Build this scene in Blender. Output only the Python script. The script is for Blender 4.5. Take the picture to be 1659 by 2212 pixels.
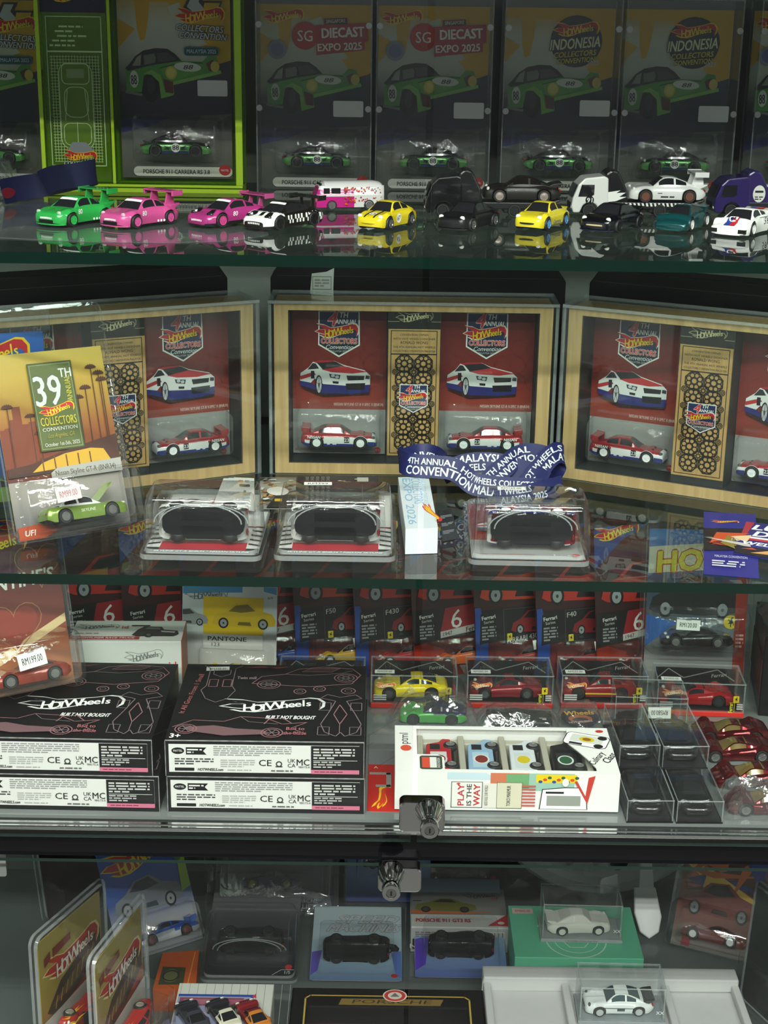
import bpy, bmesh, math, random
from mathutils import Vector, Matrix
R = math.radians
random.seed(7)
SC = bpy.context.scene
COL = SC.collection
for _o in list(bpy.data.objects):
    bpy.data.objects.remove(_o)

# ------------------------------------------------------------------ camera
PW, PH, FPX = 1659.0, 2212.0, 3320.0
CAM = Vector((0, 0, 1.55))
CM = Matrix.Rotation(R(72), 4, 'X') @ Matrix.Rotation(R(0.8), 4, 'Z')
_cd = bpy.data.cameras.new('camera')
_cd.sensor_fit = 'VERTICAL'
_cd.sensor_height = 36
_cd.lens = FPX / PH * 36
_cd.clip_start = 0.02
_co = bpy.data.objects.new('camera', _cd)
COL.objects.link(_co)
_co.matrix_world = Matrix.Translation(CAM) @ CM
SC.camera = _co

def ray(x, y):
    return CM.to_3x3() @ Vector(((x - PW / 2) / FPX, -(y - PH / 2) / FPX, -1))
def PZ(x, y, z):                      # pixel -> point on a level surface
    d = ray(x, y)
    return CAM + d * ((z - CAM.z) / d.z)
def PY(x, y, Y):                      # pixel -> point on an upright plane facing the aisle
    d = ray(x, y)
    return CAM + d * (Y / d.y)

# ------------------------------------------------------------------ world, light, exposure
_w = bpy.data.worlds.new('world')
SC.world = _w
_w.use_nodes = True
_w.node_tree.nodes['Background'].inputs[0].default_value = (0.62, 0.66, 0.70, 1)
_w.node_tree.nodes['Background'].inputs[1].default_value = 0.0
SC.view_settings.view_transform = 'Standard'
SC.view_settings.look = 'None'
SC.view_settings.gamma = 1
SC.view_settings.exposure = -0.22
try:
    SC.view_settings.use_curve_mapping = False
except Exception:
    pass
SC.cycles.transparent_max_bounces = 28
SC.cycles.max_bounces = 8
SC.cycles.diffuse_bounces = 3
SC.cycles.glossy_bounces = 4
SC.cycles.use_adaptive_sampling = True
SC.cycles.adaptive_threshold = 0.06
SC.cycles.adaptive_min_samples = 20
SC.cycles.use_denoising = True
SC.cycles.sample_clamp_indirect = 3.0
SC.cycles.caustics_reflective = False
SC.cycles.caustics_refractive = False

TUBES = [  # x, y, z, length, width, rotz, watts : ceiling tubes over the aisle
    (-0.45, 0.25, 2.62, 1.2, 0.09, 0, 27),
    (0.75, 0.25, 2.62, 1.2, 0.09, 0, 27),
    (-0.45, -0.40, 2.62, 1.2, 0.09, 0, 46),
    (0.75, -0.40, 2.62, 1.2, 0.09, 0, 46),
    (-0.45, -1.30, 2.62, 1.2, 0.09, 0, 78),  # far row added to brighten the cards at the back of the upper shelf
    (0.75, -1.30, 2.62, 1.2, 0.09, 0, 78),
]
for (_x, _y, _z, _l, _wd, _rz, _p) in TUBES:
    _ld = bpy.data.lights.new('ceiling_tube_offscreen', 'AREA')
    _ld.shape = 'RECTANGLE'
    _ld.size = _l
    _ld.size_y = _wd
    _ld.energy = _p
    _ld.color = (1.0, 0.995, 0.945)
    _lo = bpy.data.objects.new('ceiling_tube_offscreen', _ld)
    COL.objects.link(_lo)
    _lo.location = (_x, _y, _z)
    _lo.rotation_euler = (0, 0, R(_rz))

# ------------------------------------------------------------------ materials
def lin(c):
    if isinstance(c, str):
        c = c.lstrip('#')
        c = tuple(int(c[i:i + 2], 16) / 255 for i in (0, 2, 4))
        c = tuple(x / 12.92 if x <= 0.04045 else ((x + 0.055) / 1.055) ** 2.4 for x in c)
    return tuple(c[:3])
_MC = {}
def mat(col, rough=0.45, metal=0.0, coat=0.0, spec=0.5, grain=0.0, scale=60.0, name=None):
    k = (str(col), rough, metal, coat, spec, grain, scale)
    if k in _MC:
        return _MC[k]
    m = bpy.data.materials.new(name or 'paint_%s' % str(col).strip('#'))
    m.use_nodes = True
    nt = m.node_tree
    b = nt.nodes['Principled BSDF']
    c = lin(col)
    b.inputs['Base Color'].default_value = (*c, 1)
    b.inputs['Roughness'].default_value = rough
    b.inputs['Metallic'].default_value = metal
    b.inputs['Coat Weight'].default_value = coat
    b.inputs['Coat Roughness'].default_value = 0.05
    b.inputs['Specular IOR Level'].default_value = spec
    if grain:
        t = nt.nodes.new('ShaderNodeTexCoord')
        n = nt.nodes.new('ShaderNodeTexNoise')
        n.inputs['Scale'].default_value = scale
        n.inputs['Detail'].default_value = 4
        r = nt.nodes.new('ShaderNodeMix')
        r.data_type = 'RGBA'
        r.inputs[6].default_value = (*[max(0, x * (1 - grain)) for x in c], 1)
        r.inputs[7].default_value = (*[min(1, x * (1 + grain)) for x in c], 1)
        nt.links.new(t.outputs['Object'], n.inputs['Vector'])
        nt.links.new(n.outputs['Fac'], r.inputs[0])
        nt.links.new(r.outputs[2], b.inputs['Base Color'])
    _MC[k] = m
    return m

def print_mat(name, rough, coat=0.0, spec=0.5):
    m = bpy.data.materials.new(name)
    m.use_nodes = True
    nt = m.node_tree
    b = nt.nodes['Principled BSDF']
    a = nt.nodes.new('ShaderNodeVertexColor')
    a.layer_name = 'ink'
    nt.links.new(a.outputs['Color'], b.inputs['Base Color'])
    b.inputs['Roughness'].default_value = rough
    b.inputs['Coat Weight'].default_value = coat
    b.inputs['Specular IOR Level'].default_value = spec
    return m
INK = print_mat('printed_ink', 0.32)
INKM = print_mat('printed_ink_matte', 0.6, 0, 0.3)

def clear(name, tint=(1, 1, 1), f0=0.05, haze=0.02, rough=0.02, bump=0.0, scale=40.0, hazecol=(0.8, 0.85, 0.85), grazing=0.75):
    """clear plastic or glass sheet: see-through, mirror-like at grazing angles, a trace of haze"""
    m = bpy.data.materials.new(name)
    m.use_nodes = True
    nt = m.node_tree
    nt.nodes.remove(nt.nodes['Principled BSDF'])
    out = nt.nodes['Material Output']
    N = nt.nodes.new
    tr = N('ShaderNodeBsdfTransparent'); tr.inputs[0].default_value = (*tint, 1)
    gl = N('ShaderNodeBsdfGlossy'); gl.inputs['Roughness'].default_value = rough
    df = N('ShaderNodeBsdfDiffuse'); df.inputs[0].default_value = (*hazecol, 1)
    lw = N('ShaderNodeLayerWeight'); lw.inputs[0].default_value = 0.5
    pw = N('ShaderNodeMath'); pw.operation = 'POWER'; pw.inputs[1].default_value = 5
    mr = N('ShaderNodeMath'); mr.operation = 'MULTIPLY_ADD'; mr.inputs[1].default_value = grazing - f0; mr.inputs[2].default_value = f0
    m1 = N('ShaderNodeMixShader'); m1.inputs[0].default_value = haze
    m2 = N('ShaderNodeMixShader')
    L = nt.links.new
    L(lw.outputs['Facing'], pw.inputs[0]); L(pw.outputs[0], mr.inputs[0]); L(mr.outputs[0], m2.inputs[0])
    L(tr.outputs[0], m1.inputs[1]); L(df.outputs[0], m1.inputs[2])
    L(m1.outputs[0], m2.inputs[1]); L(gl.outputs[0], m2.inputs[2]); L(m2.outputs[0], out.inputs[0])
    if bump:
        t = N('ShaderNodeTexCoord'); n = N('ShaderNodeTexNoise'); bp = N('ShaderNodeBump')
        n.inputs['Scale'].default_value = scale; n.inputs['Detail'].default_value = 3
        n.inputs['Distortion'].default_value = 0.6
        bp.inputs['Strength'].default_value = bump; bp.inputs['Distance'].default_value = 0.004
        L(t.outputs['Object'], n.inputs['Vector']); L(n.outputs['Fac'], bp.inputs['Height'])
        L(bp.outputs[0], gl.inputs['Normal']); L(bp.outputs[0], lw.inputs['Normal'])
    return m
GLASS = clear('shelf_glass', (0.86, 0.93, 0.89), 0.045, 0.003, 0.01, hazecol=(0.6, 0.7, 0.65), grazing=0.85)
PANE = clear('door_glass', (0.95, 0.97, 0.96), 0.025, 0.0, 0.005)
ACRY = clear('clear_acrylic', (0.98, 0.99, 0.99), 0.035, 0.004, 0.015)
ACRE = clear('acrylic_edge', (0.75, 0.80, 0.79), 0.10, 0.26, 0.06, hazecol=(0.75, 0.8, 0.8))
BLIS = clear('blister_plastic', (0.985, 0.985, 0.985), 0.05, 0.008, 0.04, bump=0.25, scale=90)
SHELL = clear('protector_plastic', (0.98, 0.985, 0.985), 0.045, 0.006, 0.03, bump=0.12, scale=30)
SHELLE = clear('protector_edge', (.9, .92, .92), .10, .26, .05, hazecol=(.75, .78, .78))
BAG = clear('bag_film', (0.97, 0.97, 0.97), 0.13, 0.04, 0.10, bump=0.9, scale=45)
CRINK = clear('crinkled_clamshell', (0.97, 0.97, 0.98), 0.15, 0.03, 0.08, bump=0.7, scale=38)
NEON = clear('neon_acrylic', (0.72, 0.88, 0.12), 0.05, 0.10, 0.03, hazecol=(0.55, 0.85, 0.03))
NEONE = mat((0.58, 0.85, 0.03), 0.3)
DCHROME = mat((0.42, 0.425, 0.42), 0.10, 1.0, name='dark_chrome')
CHROME = mat((0.72, 0.73, 0.73), 0.09, 1.0, name='chrome')
STEEL = mat((0.5, 0.5, 0.5), 0.28, 1.0, name='steel')
BLACKG = mat((0.004, 0.004, 0.005), 0.10, 0, 0.0, 0.25, name='black_gloss')
RUBBER = mat((0.012, 0.012, 0.012), 0.55, name='tyre_rubber')
DARKP = mat((0.007, 0.007, 0.008), 0.45, 0, 0, 0.2, name='dark_plastic')
TINT = mat((0.012, 0.012, 0.014), 0.06, 0, 0.0, 0.7, name='tinted_window')

# ------------------------------------------------------------------ things
def tag(o, label=None, cat=None, group=None, kind=None):
    if label: o['label'] = label
    if cat: o['category'] = cat
    if group: o['group'] = group
    if kind: o['kind'] = kind
    return o
def thing(name, label, cat, loc=(0, 0, 0), rz=0.0, rx=0.0, ry=0.0, group=None):
    o = bpy.data.objects.new(name, None)
    o.empty_display_size = 0.01
    COL.objects.link(o)
    o.location = loc
    o.rotation_euler = (R(rx), R(ry), R(rz))
    return tag(o, label, cat, group)
def link(name, me, parent=None):
    o = bpy.data.objects.new(name, me)
    COL.objects.link(o)
    if parent is not None:
        o.parent = parent
    return o

class MB:
    """mesh builder, millimetres"""
    def __init__(s):
        s.v = []; s.f = []; s.m = []
    def add(s, vs, fs, m=0, T=None):
        b = len(s.v)
        s.v += [tuple(T @ Vector(p)) if T is not None else tuple(p) for p in vs]
        s.f += [tuple(i + b for i in f) for f in fs]
        s.m += [m] * len(fs)
        return s
    def box(s, x0, x1, y0, y1, z0, z1, m=0, T=None):
        vs = [(x, y, z) for z in (z0, z1) for y in (y0, y1) for x in (x0, x1)]
        return s.add(vs, [(0, 2, 3, 1), (4, 5, 7, 6), (0, 1, 5, 4), (2, 6, 7, 3), (0, 4, 6, 2), (1, 3, 7, 5)], m, T)
    def prism(s, pts, y0, y1, m=0, T=None):          # outline in x,z ; depth in y
        n = len(pts)
        vs = [(p[0], y0, p[1]) for p in pts] + [(p[0], y1, p[1]) for p in pts]
        fs = [tuple(range(n)), tuple(range(2 * n - 1, n - 1, -1))]
        fs += [(i, i + n, (i + 1) % n + n, (i + 1) % n) for i in range(n)]
        return s.add(vs, fs, m, T)
    def prismz(s, pts, z0, z1, m=0, T=None):         # outline in x,y ; height in z
        n = len(pts)
        vs = [(p[0], p[1], z0) for p in pts] + [(p[0], p[1], z1) for p in pts]
        fs = [tuple(range(n - 1, -1, -1)), tuple(range(n, 2 * n))]
        fs += [(i, (i + 1) % n, (i + 1) % n + n, i + n) for i in range(n)]
        return s.add(vs, fs, m, T)
    def loft(s, rings, cap0=True, cap1=True, m=0, T=None, closed=True):
        n = len(rings[0]); vs = [p for r in rings for p in r]; fs = []
        for k in range(len(rings) - 1):
            for i in range(n if closed else n - 1):
                j = (i + 1) % n
                fs.append((k * n + i, k * n + j, (k + 1) * n + j, (k + 1) * n + i))
        if cap0: fs.append(tuple(range(n - 1, -1, -1)))
        if cap1: fs.append(tuple(range((len(rings) - 1) * n, len(rings) * n)))
        return s.add(vs, fs, m, T)
    def lathe(s, prof, n=16, m=0, T=None):           # (radius, height) about local z
        rings = [[(r * math.cos(2 * math.pi * i / n), r * math.sin(2 * math.pi * i / n), h) for i in range(n)] for r, h in prof]
        return s.loft(rings, True, True, m, T)
    def ell(s, c, r, n=12, k=7, m=0, T=None):
        rings = []
        for a in range(1, k):
            t = math.pi * a / k
            rings.append([(c[0] + r[0] * math.sin(t) * math.cos(2 * math.pi * i / n), c[1] + r[1] * math.sin(t) * math.sin(2 * math.pi * i / n), c[2] - r[2] * math.cos(t)) for i in range(n)])
        return s.loft(rings, True, True, m, T)
    def tube(s, pts, r, n=8, m=0, T=None):
        pts = [Vector(p) for p in pts]; rings = []
        for i, p in enumerate(pts):
            d = (pts[min(i + 1, len(pts) - 1)] - pts[max(i - 1, 0)]).normalized()
            u = d.cross(Vector((0.13, 0.2, 1))).normalized(); w = d.cross(u)
            rings.append([tuple(p + (u * math.cos(2 * math.pi * a / n) + w * math.sin(2 * math.pi * a / n)) * r) for a in range(n)])
        return s.loft(rings, True, True, m, T)
    def mesh(s, name, mats, smooth=None, bevel=0, segs=2, fixn=True):
        me = bpy.data.meshes.new(name)
        me.from_pydata([(x * .001, y * .001, z * .001) for x, y, z in s.v], [], s.f)
        for mt in (mats if isinstance(mats, (list, tuple)) else [mats]):
            me.materials.append(mt)
        if any(s.m):
            me.polygons.foreach_set('material_index', s.m)
        if fixn or bevel:
            bm = bmesh.new(); bm.from_mesh(me)
            if bevel:
                bmesh.ops.remove_doubles(bm, verts=bm.verts, dist=1e-6)
                es = [e for e in bm.edges if len(e.link_faces) == 2 and e.calc_face_angle(0) > 0.6]
                bmesh.ops.bevel(bm, geom=es, offset=bevel * .001, segments=segs, affect='EDGES', profile=0.5, clamp_overlap=True)
            bmesh.ops.recalc_face_normals(bm, faces=bm.faces)
            bm.to_mesh(me); bm.free()
        if smooth:
            me.polygons.foreach_set('use_smooth', [True] * len(me.polygons))
            me.set_sharp_from_angle(angle=R(smooth))
        me.update()
        return me
    def build(s, name, mats, parent=None, **k):
        return link(name, s.mesh(name, mats, **k), parent)

def rrect(w, h, r=3, n=4, cx=0, cz=0):
    """rounded rectangle outline, centred, counter-clockwise"""
    out = []
    r = min(r, w / 2, h / 2)
    for (sx, sz, a0) in ((1, 1, 0), (-1, 1, 90), (-1, -1, 180), (1, -1, 270)):
        for i in range(n + 1):
            a = R(a0 + 90 * i / n)
            out.append((cx + sx * (w / 2 - r) + r * math.cos(a), cz + sz * (h / 2 - r) + r * math.sin(a)))
    return out
def shell(mb, secs, cap=True, m=0, cap0=False):
    """rounded-rectangle sections (cx, cz, w, h, r, y) joined into a moulded shell, front at -y"""
    rings = [[(x, y, z) for x, z in rrect(w, h, r, 4, cx, cz)] for (cx, cz, w, h, r, y) in secs]
    return mb.loft(rings, cap0, cap, m)

# ------------------------------------------------------------------ flat print
_TC = {}
def text_mesh(s, bold=0.0):
    bold = 0.0
    k = (s, bold)
    if k not in _TC:
        cu = bpy.data.curves.new('t', 'FONT')
        cu.body = s; cu.size = 1.0; cu.resolution_u = 2; cu.offset = bold; cu.fill_mode = 'FRONT'
        ob = bpy.data.objects.new('t', cu)
        me = bpy.data.meshes.new_from_object(ob)
        vs = [(v.co.x, v.co.y) for v in me.vertices]; fs = [tuple(p.vertices) for p in me.polygons]
        bpy.data.meshes.remove(me); bpy.data.objects.remove(ob); bpy.data.curves.remove(cu)
        if vs:
            x0 = min(v[0] for v in vs); x1 = max(v[0] for v in vs)
            h = 0.70
            vs = [((x - x0) / h, z / h) for x, z in vs]
            wd = (x1 - x0) / h
        else:
            wd = 0.4
        _TC[k] = (vs, fs, wd)
    return _TC[k]

def clip_poly(pts, box):
    x0, z0, x1, z1 = box
    for ax, lim, sg in ((0, x0, 1), (0, x1, -1), (1, z0, 1), (1, z1, -1)):
        out = []
        for i in range(len(pts)):
            a, b = pts[i - 1], pts[i]
            ia, ib = (a[ax] - lim) * sg >= 0, (b[ax] - lim) * sg >= 0
            if ia != ib:
                t = (lim - a[ax]) / (b[ax] - a[ax])
                out.append((a[0] + (b[0] - a[0]) * t, a[1] + (b[1] - a[1]) * t))
            if ib: out.append(b)
        pts = out
        if len(pts) < 3: return []
    return pts

class Art:
    """layered flat print in a local x,z plane (mm), facing -y"""
    def __init__(s, y=0.0, step=0.03, clip=None):
        s.v = []; s.f = []; s.c = []; s.y = y; s.step = step; s.k = 0; s.clip = clip
        s.T = [(1, 0, 0, 1, 0, 0)]
        s.fmap = None
    def push(s, x=0, z=0, sc=1.0, rot=0.0, shear=0.0, sx=1.0):
        a = R(rot); ca, sa = math.cos(a) * sc, math.sin(a) * sc
        m = (ca * sx, -sa + ca * shear, sa * sx, ca + sa * shear, x, z)
        A = s.T[-1]
        s.T.append((A[0] * m[0] + A[1] * m[2], A[0] * m[1] + A[1] * m[3], A[2] * m[0] + A[3] * m[2], A[2] * m[1] + A[3] * m[3], A[0] * m[4] + A[1] * m[5] + A[4], A[2] * m[4] + A[3] * m[5] + A[5]))
        return s
    def pop(s):
        s.T.pop(); return s
    def _p(s, p):
        A = s.T[-1]
        return (A[0] * p[0] + A[1] * p[1] + A[4], A[2] * p[0] + A[3] * p[1] + A[5])
    def lay(s):
        s.k += 1
        return s.y - s.k * s.step
    def _emit(s, pts, y, cols):
        b = len(s.v)
        if s.fmap:
            s.v += [s.fmap(p[0], p[1], -y) for p in pts]
        else:
            s.v += [(p[0], y, p[1]) for p in pts]
        s.f.append(tuple(range(b, b + len(pts))))
        s.c.append(cols)
    def poly(s, pts, col, same=False):
        y = s.y - s.k * s.step if same else s.lay()
        q = [s._p(p) for p in pts]
        if s.clip: q = clip_poly(q, s.clip)
        if len(q) >= 3: s._emit(q, y, lin(col))
        return s
    def rect(s, x, z, w, h, col, same=False):
        return s.poly([(x, z), (x + w, z), (x + w, z + h), (x, z + h)], col, same)
    def rr(s, x, z, w, h, r, col):
        return s.poly(rrect(w, h, r, 4, x + w / 2, z + h / 2), col)
    def ell(s, cx, cz, rx, rz, col, rot=0, n=24, same=False):
        a = R(rot)
        return s.poly([(cx + rx * math.cos(t) * math.cos(a) - rz * math.sin(t) * math.sin(a), cz + rx * math.cos(t) * math.sin(a) + rz * math.sin(t) * math.cos(a)) for t in [2 * math.pi * i / n for i in range(n)]], col, same)
    def ring(s, cx, cz, r0, r1, col, n=28, rz=1.0, a0=0, a1=360):
        y = s.lay()
        st = (a1 - a0) / n
        for i in range(n):
            a, b = R(a0 + st * i), R(a0 + st * (i + 1))
            q = [s._p((cx + r * math.cos(t), cz + r * rz * math.sin(t))) for r, t in ((r0, a), (r1, a), (r1, b), (r0, b))]
            if s.clip: q = clip_poly(q, s.clip)
            if len(q) >= 3: s._emit(q, y, lin(col))
        return s
    def line(s, pts, wd, col, closed=False):
        y = s.lay()
        pts = list(pts) + ([pts[0]] if closed else [])
        for a, b in zip(pts[:-1], pts[1:]):
            d = math.hypot(b[0] - a[0], b[1] - a[1]) or 1e-6
            nx, nz = -(b[1] - a[1]) / d * wd / 2, (b[0] - a[0]) / d * wd / 2
            ex, ez = (b[0] - a[0]) / d * wd * .4, (b[1] - a[1]) / d * wd * .4
            q = [s._p(p) for p in ((a[0] + nx - ex, a[1] + nz - ez), (a[0] - nx - ex, a[1] - nz - ez), (b[0] - nx + ex, b[1] - nz + ez), (b[0] + nx + ex, b[1] + nz + ez))]
            if s.clip: q = clip_poly(q, s.clip)
            if len(q) >= 3: s._emit(q, y, lin(col))
        return s
    def frame(s, x, z, w, h, wd, col):
        return s.line([(x, z), (x + w, z), (x + w, z + h), (x, z + h)], wd, col, True)
    def grad(s, x, z, w, h, cols, horiz=False, n=1):
        """stack of colour bands blending into each other"""
        y = s.lay(); k = len(cols) - 1
        for i in range(k):
            ca, cb = lin(cols[i]), lin(cols[i + 1])
            if horiz:
                q = [(x + w * i / k, z), (x + w * (i + 1) / k, z), (x + w * (i + 1) / k, z + h), (x + w * i / k, z + h)]; cc = [ca, cb, cb, ca]
            else:
                q = [(x, z + h * i / k), (x + w, z + h * i / k), (x + w, z + h * (i + 1) / k), (x, z + h * (i + 1) / k)]; cc = [ca, ca, cb, cb]
            s._emit([s._p(p) for p in q], y, cc)
        return s
    def text(s, t, x, z, h, col, al='C', shear=0.0, rot=0.0, bold=0.0, fit=None, sx=1.0, out=None, outw=0.06):
        vs, fs, wd = text_mesh(t, bold)
        if fit: sx = fit / (wd * h)
        ox = {'L': 0, 'C': -wd / 2, 'R': -wd}[al]
        rings = []
        if out:
            rr = (outw + bold) * .45
            rings.append((out, [(rr * math.cos(R(45 * k)), rr * math.sin(R(45 * k))) for k in range(8)]))
        bb = bold * .42
        rings.append((col, [(0, 0)] if bold <= 0.005 else ([(-bb, 0), (bb, 0)] if bold < .05 else [(-bb, -bb * .6), (bb, -bb * .6), (bb, bb * .6), (-bb, bb * .6)])))
        s.push(x, z, h, rot, shear)
        for cc, offs in rings:
            y = s.lay(); s.k += len(offs) * .009 / max(s.step, .002); c = lin(cc)
            for n_, (dx, dz) in enumerate(offs):
                y -= .009
                for f in fs:
                    q = [s._p(((vs[i][0] + ox) * sx + dx, vs[i][1] + dz)) for i in f]
                    if s.clip: q = clip_poly(q, s.clip)
                    if len(q) >= 3: s._emit(q, y, c)
        s.pop()
        return s
    def microtext(s, x, z, w, h, rows, col, seed=1, fill=0.55):
        """fine print too small to read: rows of word-length dashes"""
        rd = random.Random(seed); y = s.lay(); c = lin(col)
        rh = h / rows
        for i in range(rows):
            cx = x; zz = z + h - (i + 1) * rh + rh * (1 - fill) / 2
            end = x + w * (1 if i < rows - 1 else rd.uniform(.4, .9))
            while cx < end:
                l = min(rd.uniform(1.2, 4.0) * rh, end - cx)
                s._emit([s._p(p) for p in ((cx, zz), (cx + l, zz), (cx + l, zz + rh * fill), (cx, zz + rh * fill))], y, c)
                cx += l + rh * .5
        return s
    def build(s, name, parent, m=None):
        me = bpy.data.meshes.new(name)
        me.from_pydata([(a * .001, b * .001, c * .001) for a, b, c in s.v], [], s.f)
        at = me.color_attributes.new('ink', 'FLOAT_COLOR', 'CORNER')
        buf = []
        for f, c in zip(s.f, s.c):
            if isinstance(c, list):
                for k in c: buf += [*k, 1.0]
            else:
                buf += [*c, 1.0] * len(f)
        at.data.foreach_set('color', buf)
        me.materials.append(m or INK)
        me.update()
        return link(name, me, parent)

FLAME = [(0, .62), (.10, .72), (.24, .70), (.16, .80), (.05, .98), (.22, .92), (.36, .78), (.50, .80), (.70, .86), (.86, .95), (.95, .90), (1.0, .72), (.99, .50), (.93, .34), (.96, .55), (.92, .66), (.80, .64), (.62, .50), (.46, .36), (.34, .30), (.20, .34), (.10, .45), (.24, .46), (.12, .52)]
def logo(a, x, z, w, c_fill='c8202a', c_edge='f4c81e', c_text='f4d22a', tilt=6, c_tedge=None):
    """flame-shaped racing logo with the two lettered words; x,z = lower left, w = width"""
    h = w * .42
    a.push(x, z, 1, tilt)
    if c_fill is None:
        a.line([(p[0] * w, p[1] * h) for p in FLAME], w * .018, c_edge, True)
    elif c_edge:
        cx = .5; cz = .62
        a.poly([((p[0] - cx) * 1.06 * w + cx * w, ((p[1] - cz) * 1.16 + cz) * h) for p in FLAME], c_edge)
    if c_fill:
        a.poly([(p[0] * w, p[1] * h) for p in FLAME], c_fill)
    te = c_tedge
    # letters rise and fall along the flame
    words = [('H', .27, .30, .40), ('O', .345, .30, .36), ('T', .415, .34, .33), ('W', .525, .38, .40), ('h', .62, .43, .36), ('e', .69, .46, .33), ('e', .755, .48, .32), ('l', .81, .50, .34), ('s', .86, .50, .30)]
    for pas in ((1, 0) if te else (0,)):
        for ch, px, pz, hh in words:
            if pas: a.text(ch.upper() if ch in 'HOTW' else ch, px * w, pz * h, hh * h, te, 'C', .15, 8, .14, sx=.78)
            else: a.text(ch.upper() if ch in 'HOTW' else ch, px * w, pz * h, hh * h, c_text, 'C', .15, 8, .05, sx=.80)
    a.pop()
    return a
# ------------------------------------------------------------------ toy cars
def pch(pts, t):
    """smooth curve through (t, value) points"""
    n = len(pts)
    if t <= pts[0][0]: return pts[0][1]
    if t >= pts[-1][0]: return pts[-1][1]
    for i in range(n - 1):
        if pts[i][0] <= t <= pts[i + 1][0]: break
    def slope(j):
        if j == 0 or j == n - 1: return (pts[min(j + 1, n - 1)][1] - pts[max(j - 1, 0)][1]) / (pts[min(j + 1, n - 1)][0] - pts[max(j - 1, 0)][0])
        a = (pts[j][1] - pts[j - 1][1]) / (pts[j][0] - pts[j - 1][0]); b = (pts[j + 1][1] - pts[j][1]) / (pts[j + 1][0] - pts[j][0])
        return 0 if a * b <= 0 else 2 * a * b / (a + b)
    h = pts[i + 1][0] - pts[i][0]; u = (t - pts[i][0]) / h
    m0, m1 = slope(i) * h, slope(i + 1) * h
    return (2 * u ** 3 - 3 * u * u + 1) * pts[i][1] + (u ** 3 - 2 * u * u + u) * m0 + (-2 * u ** 3 + 3 * u * u) * pts[i + 1][1] + (u ** 3 - u * u) * m1

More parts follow.
